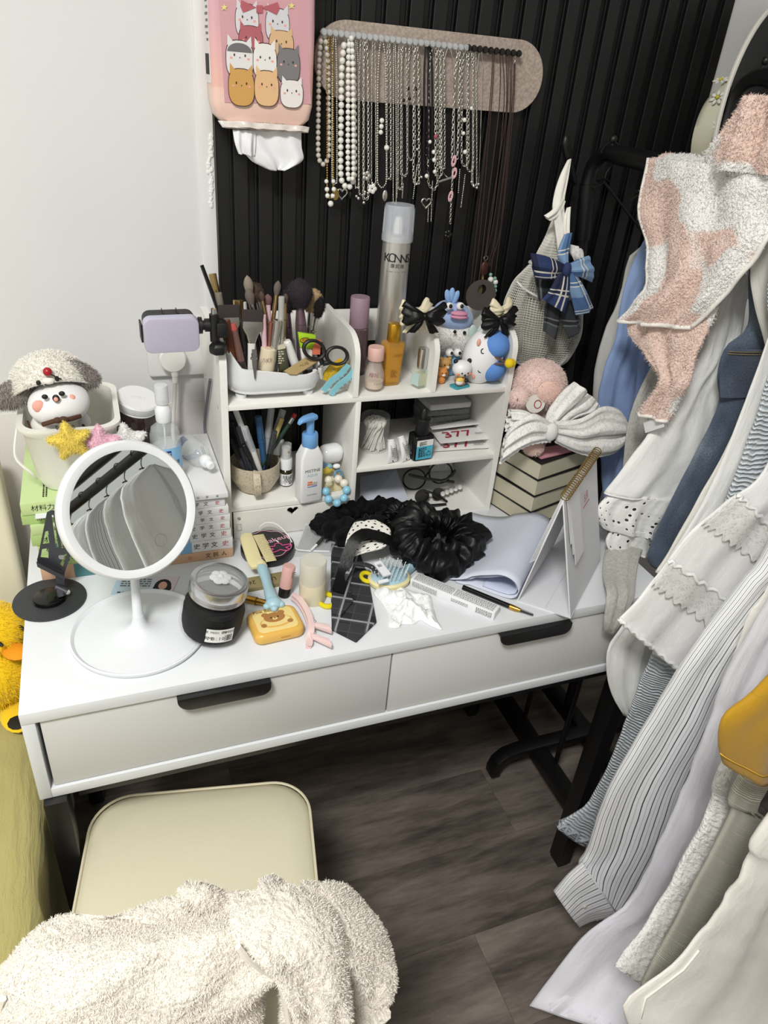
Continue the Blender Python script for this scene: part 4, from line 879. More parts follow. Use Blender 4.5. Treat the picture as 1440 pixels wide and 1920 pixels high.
# ================================================================ clip-on light on the organizer's left panel
lc = P(320, 622, 1, .33)
lt = T('clip_light', 'black and lilac LED fill light clamped to the organizer', 'lamp', lc)
lmx = Matrix.Rotation(R(2), 4, 'Z') @ Matrix.Rotation(PI / 2 - R(-4), 4, 'X')
hw_, hh_ = sz(lc, 50), sz(lc, 34)
obj('diffuser', G(lmx).rloft([(hw_ - .003, hh_ - .003, .016), (hw_ - .001, hh_ - .001, .0155), (hw_, hh_, .013), (hw_, hh_, .002)][::-1], .011, 6), M('diffuser_lilac', 'b7b4c6', .35, Subsurface_Weight=.2), lt)
obj('housing', G(lmx).rloft([(hw_ - .004, hh_ - .004, -.026), (hw_ - .002, hh_ - .002, -.024), (hw_ - .001, hh_ - .001, .002)], .011, 6), M('housing_black', '0f0f10', .5), lt)
for dx in (-.008, .012): obj('rib', G(lmx).bb(dx - .0005, dx + .0005, hh_ - .002, hh_ + .0004, -.024, -.002), M('housing_black', ''), lt)
obj('bracket', G(lmx).bb(-hw_ - .003, -hw_ - .0005, -.012, .014, -.016, .006), m_blackp, lt)
jx = P(372, 610, 1, .33) - lc
obj('ball_joint', G(Matrix.Translation(jx) @ Matrix.Rotation(PI / 2, 4, 'Y')).lathe([(0, -.006), (.010, -.006), (.010, .0), (.012, .0), (.012, .005), (.007, .005), (.007, .009), (.0095, .009), (.0095, .018), (.005, .018), (.005, .024), (0, .024)], 18), m_blackp, lt)
cx = P(402, 612, 1, .325) - lc
obj('clamp_body', G().tube([cx + Vector((0, 0, .018)), cx + Vector((0, 0, -.022))], .007, 12), m_blackp, lt); obj('clamp_screw', G().tube([cx + Vector((0, 0, .018)), cx + Vector((0, 0, .026))], .004, 10), m_chrome, lt)
obj('clamp_jaw', G().box(cx + Vector((.010, .0, -.004)), (.016, .02, .022)), m_blackp, lt, bevel=.002)
obj('clamp_knob', G(Matrix.Translation(cx + Vector((.003, -.008, -.03)))).lathe([(0, -.008), (.012, -.008), (.0135, -.004), (.0135, .004), (.010, .008), (0, .008)], 6), m_blackp, lt, bevel=.001)
# ================================================================ round mirror
mb = Vector((.153, .118, ZD)); mr = T('makeup_mirror', 'round white tabletop makeup mirror on a dish base', 'mirror', mb)
m_mw = M('mirror_white', 'e2e5e9', .35)
obj('base_dish', G().lathe([(0, .002), (.088, .0), (.0915, .001), (.0935, .004), (.0935, .0075), (.0915, .0085), (.0895, .007), (.087, .0045), (.04, .0055), (.018, .010), (.011, .017), (.0085, .026), (.0075, .034), (0, .034)], 64), m_mw, mr, smooth=40)
mc = P(245, 957, 1, .125); rad = sz(mc, 129)
cdv = (CAMP - mc).normalized(); nrm = (Matrix.Rotation(R(24), 3, 'Z') @ cdv); nrm = (nrm + Vector((0, 0, -.13))).normalized()
mt = Matrix.Translation(mc) @ nrm.to_track_quat('Z', 'Y').to_matrix().to_4x4(); lmx = Matrix.Translation(-mb) @ mt
rad *= 1.02
obj('ring', G(lmx).lathe([(rad * .855, -.004), (rad * .855, .004), (rad * .90, .0055), (rad * .965, .006), (rad, .002), (rad, -.010), (rad * .97, -.014), (rad * .86, -.014)], 72, cap=(False, False)), M('ring_frost', 'e6e8ea', .45), mr, smooth=50)
obj('back_shell', G(lmx).lathe([(0, -.018), (rad * .8, -.018), (rad * .97, -.014), (rad * .85, -.006), (0, -.006)], 56), m_mw, mr)
obj('mirror_glass', G(lmx).lathe([(0, .0), (rad * .862, .0), (rad * .862, .0025), (0, .0025)], 72), M('mirror_silver', 'dfe4e4', .012, 1.0), mr, smooth=20)
obj('touch_ring', G(lmx @ Matrix.Translation((rad * .29, -rad * .55, .0027))).torus((0, 0, 0), rad * .09, .00035, 28, 5), m_inkg, mr)
top = mc - mb + (lmx.to_3x3() @ Vector((0, 0, -.012))) + Vector((0, 0, -rad * .80)); q0 = Vector((0, 0, .03))
obj('stem', G().tube(smooth_path([q0, q0 + (top - q0) * .3, q0 + (top - q0) * .7, top], 4), [.0078, .0074, .0070, .0067, .0064, .0062, .006, .006, .006, .006, .006, .006, .006], 16), m_mw, mr)
# ================================================================ phone stand
pb = D(94, 1125); ps = T('phone_stand', 'dark grey folding metal phone stand on a round foot', 'phone stand', pb)
m_gun = M('gunmetal', '4a4b50', .45, .6, bump=(700, .05)); rp = sz(pb, 64) * 1.0
obj('foot_disc', G().lathe([(0, 0), (rp, 0), (rp + .0005, .001), (rp, .0026), (0, .0026)], 48), m_gun, ps); obj('turntable', G().lathe([(0, .0026), (.024, .0026), (.024, .0042), (.022, .0042), (.022, .0075), (.0205, .0085), (0, .0082)], 36), M('gloss_black', '0b0b0c', .2), ps)
Yp = .238
hin = P(118, 1105, 1, .225)
part(ps, 'hinge', G().tube([P(104, 1100, 1, .228), P(126, 1110, 1, .222)], .0055, 12), m_gun); part(ps, 'hinge_bolt', G().tube([P(126, 1110, 1, .222), P(127, 1110, 1, .2205)], .004, 10), m_chrome)
part(ps, 'arm', G().prism(pxz([(103, 1068), (118, 1072), (122, 1106), (106, 1100)], .23), 0, .004, mat=XZ(.232)), m_gun)
part(ps, 'hinge_foot', G().tube([P(112, 1104, 1, .226), P(116, 1118, 1, .220)], .006, 10), m_gun)
pl_ = G().prism(pxz([(70, 1048), (88, 960), (96, 956), (104, 957), (134, 1034), (121, 1074)], Yp), 0, .0026, holes=[pxz(h, Yp) for h in ([(85, 995), (91, 993), (93, 1018), (80, 1020)], [(79, 1028), (91, 1026), (91, 1046), (76, 1044)], [(97, 964), (100, 964), (110, 1025), (105, 1028)], [(107, 972), (110, 974), (121, 1028), (116, 1029)], [(117, 1040), (126, 1036), (118, 1062), (113, 1058)])], mat=XZ(Yp))
part(ps, 'cradle_plate', pl_, m_gun, 20)
part(ps, 'cradle_lip', G().loft([[q + Vector((0, dy, dz)) for dy, dz in ((0, 0), (-.016, -.003), (-.017, .006), (-.0155, .006), (-.0145, -.001), (0, .002))] for q in (P(70, 1048, 1, Yp), P(121, 1074, 1, Yp))]), m_gun, 20)
part(ps, 'plate_bolt', G().tube([P(115, 1044, 1, Yp), P(115, 1044, 1, Yp - .004)], .004, 10), m_chrome)
# ================================================================ identity card
ic = pxy([(207, 1115), (222, 1082), (336, 1082), (321, 1116)], ZD); 
card = T('id_card', 'pale blue plastic card with portrait lying by the mirror base', 'card', (ic[0][0], ic[0][1], ZD))
def cardm(d):
    v = d.coord('Object'); x = d.n('ShaderNodeSeparateXYZ', {'Vector': v}).outputs['X']; d.set(d.b.inputs['Base Color'], d.ramp(d.math('ADD', d.math('MULTIPLY', d.math('SUBTRACT', x, .117), 10), d.math('MULTIPLY', d.noise(v, 60, 2), .3)), [(.1, 'b9d4e8'), (.75, 'cfd6e6'), (1.2, 'e0cfd8')]))
part(card, 'card_body', G().prism(ic, ZD + .0002, ZD + .001), M('card_print', 'cfdce8', .25, fn=cardm))
e1 = Vector(ic[3]) - Vector(ic[0]); e2 = Vector(ic[1]) - Vector(ic[0])
cm = basis((ic[0][0], ic[0][1], ZD + .001), (e1.x, e1.y, 0), (e2.x, e2.y, 0)); cw, chh_ = e1.length, e2.length
part(card, 'hair', G(cm @ Matrix.Translation((cw * .82, chh_ * .47, 0)) @ Matrix.Diagonal((1, 1, 1, 1))).prism([(.013 * math.cos(a) * (1.15 if math.sin(a) < -.3 else 1), .018 * math.sin(a)) for a in [2 * PI * k / 20 for k in range(20)]], 0, .0002), m_ink)
part(card, 'shoulders', G(cm @ Matrix.Translation((cw * .82, chh_ * .13, 0))).prism([(-.012, -.004), (.012, -.004), (.010, .004), (0, .007), (-.010, .004)], .0002, .0003), m_ink)
part(card, 'face', G(cm @ Matrix.Translation((cw * .82, chh_ * .50, 0))).prism([(.0066 * math.cos(2 * PI * k / 16), .0098 * math.sin(2 * PI * k / 16)) for k in range(16)], .0003, .0005), M('print_skin', 'd9a994', .6))
printlines(card, cm @ Matrix.Translation((cw * .36, chh_ * .66, .0001)), cw * .5, chh_ * .5, 4, m_inkg, 8); printlines(card, cm @ Matrix.Translation((cw * .5, chh_ * .10, .0001)), cw * .8, chh_ * .12, 1, m_ink, 9)
# ================================================================ jar, compact and small things on the desk
jb = D(394, 1188); rj = sz(jb, 60)
jar = T('hair_tie_jar', 'clear jar of black hair ties with a priced label', 'jar', jb + Vector((0, 0, .0067))); u_ = Vector((jb.x - mb.x, jb.y - mb.y, 0)).normalized(); jar.rotation_euler = Matrix.Rotation(R(11), 3, Vector((0, 0, 1)).cross(u_)).to_euler()   # leans off the mirror's dish rim
m_jarg = clear('jar_clear', '15171a', .10, .03)
hj = hz(jb, 1112) - ZD; hl = hz(jb, 1092) - ZD
obj('jar_body', G().lathe([(0, .001), (rj * .78, .0005), (rj * .93, .006), (rj, .016), (rj, hj * .62), (rj * .93, hj * .82), (rj * .80, hj)], 40), m_jarg, jar)
m_tie = M('hair_tie_black', '0c0c0e', .7, bump=(900, .5)); r_ = random.Random(2)
for k in range(34):
    R0 = rj * (.28 + .2 * r_.random()); a = r_.random() * 6.28; q = (rj * .86 - R0) * r_.random() ** .4
    zc = .012 + (hj * .74 - .012) * (k / 34) + .004; t = .5 * (r_.random() - .5)
    obj('hair_tie', G().torus((q * math.cos(a), q * math.sin(a), zc), R0, .0055, 18, 7, rot=(t, t * .7, a)), m_tie, jar)
obj('tie_core', G().lathe([(0, .006), (rj * .86, .008), (rj * .92, .02), (rj * .93, hj * .62), (rj * .82, hj * .84), (0, hj * .88)], 24), m_tie, jar)
m_scr = M('lid_silver', 'c4c4c6', .22, .9)
obj('lid_ring', G().lathe([(rj * .83, hj - .004), (rj * .86, hj - .003), (rj * .84, hj), (rj * .87, hj + .002), (rj * .85, hj + .005), (rj * .87, hj + .007), (rj * .86, hl), (rj * .82, hl + .001), (rj * .70, hl + .001), (rj * .70, hl - .0005), (rj * .80, hl - .002)], 40, cap=(False, False)), m_scr, jar)
obj('lid_window', G().lathe([(0, hl - .002), (rj * .72, hl - .002), (rj * .72, hl), (0, hl)], 32), clear('lid_clear', 'd9dcdc', .2, .08), jar)
g = G()
for k in range(6): a = PI * k / 3; g.ball((.008 * math.cos(a), .008 * math.sin(a), hl + .004), (.0075, .0075, .0035), 10, 6)
obj('gel_flower', g.ball((0, 0, hl + .005), .005, 10, 6), clear('gel', 'e9ecec', .5, .15), jar)
a0 = math.atan2(CAMP.y - jb.y, CAMP.x - jb.x) + .16; zl_ = hj * .42
obj('price_label', curved(rj + .0004, a0 - .42, a0 + .42, zl_ - .012, zl_ + .011), M('label_paper', 'e6e6e2', .5), jar)
ctext(jar, 'RMB:10', .0080, rj + .0009, a0 - .14, zl_ - .005, m_ink, .0046); ctext(jar, 'THE MIDI 名物MIDI发饰', .0055, rj + .0009, a0 - .0, zl_ + .006, m_ink, .0030)
rk_ = random.Random(8); a = a0 + .15
bc = G()
while a < a0 + .38:
    w_ = .008 + .012 * rk_.random(); bc.add([Vector(((rj + .0010) * math.cos(a), (rj + .0010) * math.sin(a), zl_ - .0095)), Vector(((rj + .0010) * math.cos(a + w_), (rj + .0010) * math.sin(a + w_), zl_ - .0095)), Vector(((rj + .0010) * math.cos(a + w_), (rj + .0010) * math.sin(a + w_), zl_ + .001)), Vector(((rj + .0010) * math.cos(a), (rj + .0010) * math.sin(a), zl_ + .001))], [(0, 1, 2, 3)]); a += w_ + .008 + .012 * rk_.random()
o = obj('barcode', bc, m_ink, jar, None); o['kind'] = 'stuff'
# yellow bear compact
cq = [Vector(q) for q in pxy([(462, 1172), (487, 1206), (575, 1186), (538, 1128)], ZD + .008)]
cc = sum(cq, Vector((0, 0))) / 4; ex = (cq[2] - cq[1]); ang = math.atan2(ex.y, ex.x); ww_ = (ex.length + (cq[3] - cq[0]).length) / 2; dd_ = ((cq[3] - cq[2]).length + (cq[0] - cq[1]).length) / 2
bc_ = T('bear_compact', 'yellow square powder compact with a toast bear picture', 'compact', (cc.x, cc.y, ZD), (0, 0, ang))
m_cy = M('compact_yellow', 'deb055', .3); m_cc = M('compact_cream', 'ecd48c', .35)
obj('case', G().rbox(ww_, dd_, .019, .012, .006, 6), m_cy, bc_, smooth=50); obj('inset_panel', G().rbox(ww_ * .80, dd_ * .80, .0012, .009, .0008, 5, (0, 0, .0186)), m_cc, bc_)
m_br = M('print_brown', 'a9773f', .6); m_bd = M('print_dark_brown', '6b4421', .6); k_ = ww_ / .08
def disc(th, nm, x, y, rx, ry, z, mt, n=20, rot=0): return obj(nm, G(Matrix.Translation((x, y, 0)) @ Matrix.Rotation(rot, 4, 'Z')).prism([(rx * math.cos(2 * PI * i / n), ry * math.sin(2 * PI * i / n)) for i in range(n)], z, z + .0003), mt, th)
z_ = .0198
disc(bc_, 'toast', .0, -.006 * k_, .026 * k_, .013 * k_, z_, m_cy); disc(bc_, 'toast_inner', .0, -.005 * k_, .023 * k_, .011 * k_, z_ + .0002, m_cc)
for sx in (-1, 1): disc(bc_, 'bear_ear', sx * .013 * k_, .013 * k_, .0055 * k_, .0050 * k_, z_ + .0003, m_br)
disc(bc_, 'bear_head', 0, .004 * k_, .017 * k_, .0115 * k_, z_ + .0004, m_br)
for sx in (-1, 1): disc(bc_, 'bear_eye', sx * .0055 * k_, .004 * k_, .0012 * k_, .0016 * k_, z_ + .0007, m_ink)
disc(bc_, 'bear_muzzle', 0, .0005 * k_, .004 * k_, .0028 * k_, z_ + .0006, m_cc); disc(bc_, 'bear_nose', 0, .0015 * k_, .0013 * k_, .0010 * k_, z_ + .0009, m_ink)
for sx in (-1, 1): disc(bc_, 'bear_paw', sx * .021 * k_, -.011 * k_, .0045 * k_, .0042 * k_, z_ + .0006, m_br)
text('lettering', 'Pink Bear', .009 * k_, Matrix.Translation((-.012 * k_, .023 * k_, .0199)), m_bd, bc_, bold=.01); text('lettering', '㎝ʍ', .006, Matrix.Translation((.0, -.022 * k_, .0199)), m_bd, bc_) if False else None
o = obj('latch', G().bb(-.002 + ww_ * .02, .012 + ww_ * .02, -dd_ / 2 - .0006, -dd_ / 2 + .002, .009, .0105), M('compact_seam', 'c08c2c', .4), bc_)
# round black compact
rc = D(502, 1036); rr_ = sz(rc, 50)
rcp = T('round_compact', 'round black compact with pink lettering under the comb', 'compact', rc)
obj('case', G().lathe([(0, 0), (rr_ * .96, 0), (rr_, .003), (rr_, .013), (rr_ * .98, .0165), (rr_ * .94, .018), (0, .018)], 48), M('compact_black', '0b0a0b', .3), rcp)
m_pk = M('print_pink', 'd94f8f', .4); m_pk2 = M('print_palepink', 'e9b7c8', .4)
text('lettering', 'Makeup', .017, Matrix.Translation((.016, .010, .0181)) @ Matrix.Rotation(.25, 4, 'Z'), m_pk2, rcp)
pts = [(.016 + .017 * math.cos(t) * (1 + .35 * math.sin(5 * t)), -.016 + .010 * math.sin(t) * (1 + .35 * math.sin(5 * t)), .0184) for t in [2 * PI * k / 60 for k in range(60)]]
obj('flourish', G().tube(pts, .0009, 5, closed=True), m_pk, rcp)
pts = [((rr_ - .006 + .0015 * math.sin(9 * t)) * math.cos(t), (rr_ - .006 + .0015 * math.sin(9 * t)) * math.sin(t), .0183) for t in [2 * PI * k / 90 for k in range(90)]]
obj('border', G().tube(pts, .0005, 4, closed=True), m_pk2, rcp)
# kraft strip with lettering, gold tube
kp = pxy([(453, 1092), (528, 1078), (529, 1099), (455, 1113)], ZD)
kb = T('kraft_box', 'narrow brown kraft card box lying behind the bear compact', 'box', (kp[0][0], kp[0][1], ZD))
part(kb, 'card', G().prism(kp, ZD, ZD + .007), M('kraft', '8d8158', .6, bump=(300, .2)), bevel=.0006)
e1 = Vector(kp[1]) - Vector(kp[0]); wtext(kb, 'LOSI  26', .013, basis((sum(q[0] for q in kp) / 4, sum(q[1] for q in kp) / 4, ZD + .0072), (-e1.x, -e1.y, 0), (e1.y, -e1.x, 0)), m_ink)
gt = T('gold_lipstick', 'shiny gold lipstick tube lying beside the hair tie jar', 'lipstick', D(478, 1127))
part(gt, 'cap', G().tube([D(457, 1122, ZD + .006), D(480, 1127, ZD + .006)], .006, 16), m_gold); part(gt, 'base', G().tube([D(480, 1127, ZD + .006), D(500, 1131, ZD + .006)], .0052, 16), m_gold); part(gt, 'band', G().tube([D(480, 1127, ZD + .006), D(482, 1127.5, ZD + .006)], .0063, 16), M('gold_dark', '8a6420', .3, 1.0))
# pink tube with black cap
pk = D(532, 1117); th = T('pink_lip_tube', 'dusty pink lip tube standing on its black cap', 'lipstick', pk, (R(-4), R(10), 0)); zt_ = hz(pk, 1064) - ZD; zb_ = hz(pk, 1100) - ZD; r0 = sz(pk, 11.5)
obj('cap', G().lathe([(0, 0), (r0 * .86, 0), (r0 * .95, .001), (r0, zb_ * .95), (0, zb_ * .95)], 24), m_blackp, th); obj('tube', G().lathe([(0, zb_ * .95), (r0 * 1.02, zb_ * .95), (r0 * 1.02, zt_ - .001), (r0 * .95, zt_), (0, zt_)], 24), M('dusty_pink', 'd6a8a1', .45), th)
printlines(th, upright_m(pk + Vector((.006, -r0 * 1.03, zt_ * .8))), .006, .012, 4, m_inkg, 4)
# cream stick bottle
cb = D(585, 1124); th = T('stick_bottle', 'cream stick container with frosted clear cap', 'container', cb); r0 = sz(cb, 24.5); h1 = hz(cb, 1088) - ZD; h2 = hz(cb, 1050) - ZD
obj('base', G().lathe([(0, 0), (r0 * .94, 0), (r0, .002), (r0, h1), (0, h1)], 32), M('cream_plastic', 'e6dfc0', .4), th)
obj('inner_stick', G().lathe([(0, h1), (r0 * .86, h1), (r0 * .86, h1 + (h2 - h1) * .35), (r0 * .7, h1 + (h2 - h1) * .6), (0, h1 + (h2 - h1) * .65)], 28), M('stick_cream', 'd9d2b6', .5), th)
obj('cap', G().lathe([(r0, h1 + .0006), (r0, h2 - .002), (r0 * .95, h2), (0, h2)], 32, cap=(False, True)), clear('frosted', 'e3e0d2', .62, .35), th)
# clear pouch with silver card and white lead
th = T('clear_pouch', 'clear plastic pouch with a silver card against the small drawer', 'pouch', D(588, 1045))
q4 = [P(556, 1044, 1, .262), P(574, 988, 1, .308), P(626, 1002, 1, .300), P(618, 1050, 1, .246)]
cl0 = lambda q: Vector((q.x, q.y, max(q.z, ZD + .0012))); q4 = [cl0(q) for q in q4]
part(th, 'silver_card', G().loft([[q + Vector((0, dz, dz)) for q in q4] for dz in (0, .002)]), M('silver_card', 'b4b5b4', .35, .3))
q5 = [P(550, 1062, 1, .25), P(572, 982, 1, .312), P(634, 996, 1, .304), P(622, 1062, 1, .236)]
q5 = [cl0(q) for q in q5]; part(th, 'pouch_film', G().loft([[q + Vector((0, -.003 + dz, .002 + dz)) for q in q5] for dz in (0, .0006)]), clear('film', 'dfe3e6', .22, .12))
n_ = (q4[1] - q4[0]).cross(q4[3] - q4[0]).normalized(); n_ = n_ if n_.y < 0 else -n_
fm = basis((q4[0] + q4[2]) / 2 + n_ * .0032, q4[3] - q4[0], q4[1] - q4[0])
for dx, dy in ((-.012, .012), (-.014, -.012), (.012, .012), (.012, -.014)): part(th, 'printed_word', G(fm @ Matrix.Translation((dx, dy, 0))).prism([(-.004, -.001), (.004, -.001), (.004, .001), (-.004, .001)], 0, .0003), m_inkg)
wl = T('charging_lead', 'thin white charging lead looping over the pouch', 'cable', D(550, 1020, .77))
part(wl, 'lead', G().tube(smooth_path([P(487, 988, 1, .304), P(500, 980, 1, .298), P(520, 984, 1, .288), P(540, 1004, 1, .275), P(554, 1028, 1, .26), P(568, 1032, 1, .255), P(583, 1034, 1, .252)]), .0011, 7), M('lead_white', 'ececec', .4))
part(wl, 'lead_return', G().tube(smooth_path([P(517, 1013, 1, .275), P(535, 1024, 1, .268), P(553, 1029, 1, .262), P(552, 1018, 1, .268)]), .0011, 7), M('lead_white', ''))
part(wl, 'connector', G().tube([P(583, 1032, 1, .253), P(594, 1021, 1, .258)], .0038, 8, flat=.55), M('lead_white', '')); part(wl, 'ribbon_tag', ribbon([P(594, 1021, 1, .256), P(606, 1008, 1, .266), P(620, 1007, 1, .27), P(608, 1014, 1, .262)], .006, .0004, (0, -1, .6)), m_chrome)
# comb with blue handle
zc = ZD + .024
cb_ = T('hair_comb', 'cream wide comb with pale blue bear-paw handle', 'comb', D(490, 1060))
m_cmb = M('comb_cream', 'e6dba8', .45); m_hnd = M('handle_blue', 'a6c8d3', .4)
sp_ = pxy([(450, 1012), (452, 1004), (460, 1001), (472, 1002), (482, 1025), (491, 1050), (500, 1058), (487, 1064), (472, 1066), (466, 1060)], zc)
part(cb_, 'spine', G().prism(sp_, zc - .003, zc + .003), m_cmb, bevel=.0012)
rim = pxy([(472, 1002), (494, 1000), (520, 1052), (516, 1056), (500, 1058), (503, 1053), (511, 1051), (491, 1005), (475, 1005)], zc)
g = G()
for k in range(26):
    t = (k + .5) / 26; a_ = Vector((474 + 25 * t, 1004 + 50 * t)); b_ = Vector((494 + 25 * t, 1001 + 50 * t)); p_, q_ = D(a_.x, a_.y, zc), D(b_.x, b_.y, zc); g.tube([p_, p_.lerp(q_, .85), q_], [.0009, .0008, .0005], 5)
o = part(cb_, 'teeth', g, m_cmb); o['kind'] = 'stuff'
hp = [D(491, 1062, zc), D(497, 1080, zc - .001), D(504, 1105, zc), D(512, 1128, zc + .001)]
part(cb_, 'handle', G().tube(smooth_path(hp, 5), [.0085, .0095, .0102, .0105, .0103, .0099, .0094, .009, .0088, .0088, .0092, .0098, .0106, .0112, .0115, .0108], 16, flat=.8), m_hnd, 60); part(cb_, 'handle_end', G().ball(D(513, 1131, zc), (.0125, .011, .0085), 18, 12), m_hnd, 60)
for px, py in ((500, 1137), (514, 1141), (527, 1133)): part(cb_, 'paw_toe', G().ball(D(px, py, zc - .001), (.0058, .0055, .005), 12, 8), m_hnd, 60)
part(cb_, 'collar', G().tube([D(489, 1059, zc), D(492, 1065, zc)], .0088, 14), m_cmb)
# yellow scissors
ys = T('yellow_scissors', 'small scissors with bright yellow handles under the tie', 'scissors', D(612, 1125))
m_ysc = M('scissor_yellow', 'e3d21c', .35); zsf = ZD + .004
c_ = D(612, 1125, zsf); part(ys, 'handle', G().torus(c_, .013, .0038, 24, 8, sx=.95, sy=1.25), m_ysc); c2_ = D(688, 1082, zsf + .004); part(ys, 'handle', G().torus(c2_, .010, .0036, 20, 8, sx=.9, sy=1.2), m_ysc)
part(ys, 'blade', ribbon([c_ + Vector((.010, .012, -.001)), D(665, 1050, ZD + .003)], .010, .0008), m_chrome); part(ys, 'blade', ribbon([c2_ + Vector((-.006, .008, -.004)), D(640, 1045, ZD + .005)], .010, .0008), m_chrome)
# pink hair clip
pc_ = T('hair_clip', 'dusty pink sectioning hair clip with twin grips', 'hair clip', D(585, 1165))
m_pkc = M('clip_pink', 'e4c9c6', .4); zz = ZD + .006
arm = smooth_path([D(549, 1114, zz + .004), D(562, 1124, zz + .006), D(574, 1142, zz + .006), D(582, 1162, zz + .006), D(584, 1182, zz + .005), D(581, 1196, zz), D(581, 1210, zz)], 4)
part(pc_, 'jaw', ribbon(arm, [.004] + [.009] * (len(arm) - 2) + [.006], .0016, (0, 0, 1)), m_pkc); part(pc_, 'jaw', ribbon([q + Vector((-.002, -.001, -.005)) for q in arm], [.004] + [.009] * (len(arm) - 2) + [.006], .0014, (0, 0, 1)), m_pkc)
for a_, b_ in (((583, 1170), (620, 1176)), ((583, 1192), (620, 1203))):
    p_, q_ = D(*a_, zz + .004), D(*b_, zz + .009); sd_ = Vector((0, .012, 0))
    part(pc_, 'grip', G().loft([[p_ + sd_ * s_ + Vector((0, 0, h)) for s_, h in ((-.5, -.002), (.5, -.002), (.5, .002), (-.5, .002))], [q_ + sd_ * s_ * 1.1 + Vector((0, 0, h)) for s_, h in ((-.5, -.008), (.5, -.008), (.5, .001), (-.5, .001))]]), m_pkc, bevel=.001); part(pc_, 'rivet', G().ball(p_ + Vector((.006, 0, .003)), .0022, 10, 6), m_chrome)
# ================================================================ scrunchies, tie, ribbons
m_satin = M('black_satin', '040405', .45, bump=(220, .5), Specular_IOR_Level=.3); m_velvet = M('black_velvet', '040405', .8, Sheen_Weight=.04, bump=(500, .4), Specular_IOR_Level=.2)
def scrunchie(label, c, Rx, Ry, r, seed, mat, tiltx=0., tilty=0., nf=17):
    rings = []; n = 200; m = 28; r0_ = random.Random(seed); ph = [r0_.random() * 6.28 for _ in range(8)]
    mt = Matrix.Translation(c) @ Matrix.Rotation(tilty, 4, 'Y') @ Matrix.Rotation(tiltx, 4, 'X')
    for i in range(n):
        a = 2 * PI * i / n; ring = []
        for j in range(m):
            b = 2 * PI * j / m
            ww = nz((2.5 * math.cos(a), 2.5 * math.sin(a), seed)); sbb = math.sin(b); cbb = math.cos(b); f = 1 + .10 * math.sin(nf * a + 5 * ww + .9 * sbb) * (.6 + .4 * cbb) + .06 * math.sin(nf * 1.9 * a - 4 * ww + 2 * sbb + ph[2]) + .75 * nz((2.2 * math.cos(a), 2.2 * math.sin(a), 1.3 * cbb + seed)) + .40 * nz((5 * math.cos(a) + cbb, 6 * math.sin(a), 2 * sbb + seed * 2)) + .10 * nz((14 * math.cos(a), 14 * math.sin(a), 5 * cbb + 3 * sbb))
            q = r * f * (.82 + .18 * math.cos(b)); zq = math.sin(b) * q * .9
            ring.append(mt @ Vector(((Rx + q * math.cos(b)) * math.cos(a), (Ry + q * math.cos(b)) * math.sin(a), zq)))
        rings.append(ring)
    zmin = min(p_.z for g_ in rings for p_ in g_)
    if zmin < ZD + .0005:
        for g_ in rings:
            for p_ in g_:
                if p_.z < ZD + .0012: p_.z = ZD + .0012
    for g_ in rings:
        for p_ in g_: p_.y = min(p_.y, OY0 - .003 - .002 * abs(nz((p_.x * 60, p_.z * 60, seed))))      # pressed flat against the organizer
    return single('scrunchie', G().loft(rings, wrap=True), mat, label, 'scrunchie', 'black scrunchies in the pile', 180)
scrunchie('black velvet scrunchie leaning on the small drawer', D(672, 972, ZD + .030), .052, .030, .026, 3, m_velvet, R(10), R(-6), 9)
scrunchie('large black satin scrunchie with gathered folds beside the rolled paper', D(822, 1010, ZD + .036), .050, .040, .034, 7, m_satin, R(14), R(6), 8)
scrunchie('black satin scrunchie squeezed between the velvet one and the large one', D(756, 972, ZD + .046), .022, .016, .016, 12, m_satin, R(30), R(-20), 6)
def plaid(d):
    v = d.coord('Object'); mp = d.n('ShaderNodeMapping', {'Vector': v}); mp.inputs['Rotation'].default_value = (0, 0, R(28)); s_ = d.n('ShaderNodeSeparateXYZ', {'Vector': mp.outputs[0]})
    def ln(c, f, w_, ph=0.): return d.math('LESS_THAN', d.math('FRACT', d.math('ADD', d.math('MULTIPLY', c, f), ph)), w_)
    a = d.math('MAXIMUM', ln(s_.outputs['X'], 22, .07, .3), ln(s_.outputs['Y'], 22, .09, .2)); b = d.math('MAXIMUM', ln(s_.outputs['X'], 44, .06, .7), ln(s_.outputs['Y'], 44, .06, .55)); c = d.math('MAXIMUM', ln(s_.outputs['X'], 22, .45, .8), ln(s_.outputs['Y'], 22, .45, .8))
    d.set(d.b.inputs['Base Color'], d.mix(a, d.mix(b, d.mix(c, lin('1a1b1d'), lin('2c2d31')), lin('3f4045')), lin('8d9094'))); d.bump(d.noise(v, 900, 2), .3, .001)
m_plaid = M('plaid_black_grey', '202124', .8, fn=plaid)
tie = T('plaid_tie', 'black and grey plaid tie lying towards the desk edge', 'tie', D(660, 1120))
part(tie, 'blade', G().prism(pxy([(621, 1020), (668, 1018), (690, 1080), (706, 1166), (668, 1203), (622, 1180), (620, 1100)], ZD + .004), ZD + .0006, ZD + .006), m_plaid, bevel=.0018)
part(tie, 'tail', G().prism(pxy([(622, 1022), (660, 1020), (657, 1100), (662, 1128), (640, 1155), (622, 1150)], ZD + .008), ZD + .0062, ZD + .0095), m_plaid, bevel=.0012)
part(tie, 'neck_strap', ribbon(smooth_path([D(640, 1095, ZD + .016), D(660, 1060, ZD + .03), D(690, 1060, ZD + .03), D(712, 1075, ZD + .03)]), .010, .0008), m_plaid); 
part(tie, 'buckle', G().prism([(-.007, -.016), (.007, -.016), (.007, .016), (-.007, .016)], 0, .003, holes=[[(-.004, .004), (.004, .004), (.004, .010), (-.004, .010)]], mat=basis(D(716, 1068, ZD + .034), (1, .25, 0), (-.25, 1, .2))), M('buckle_white', 'e6e8ec', .35))
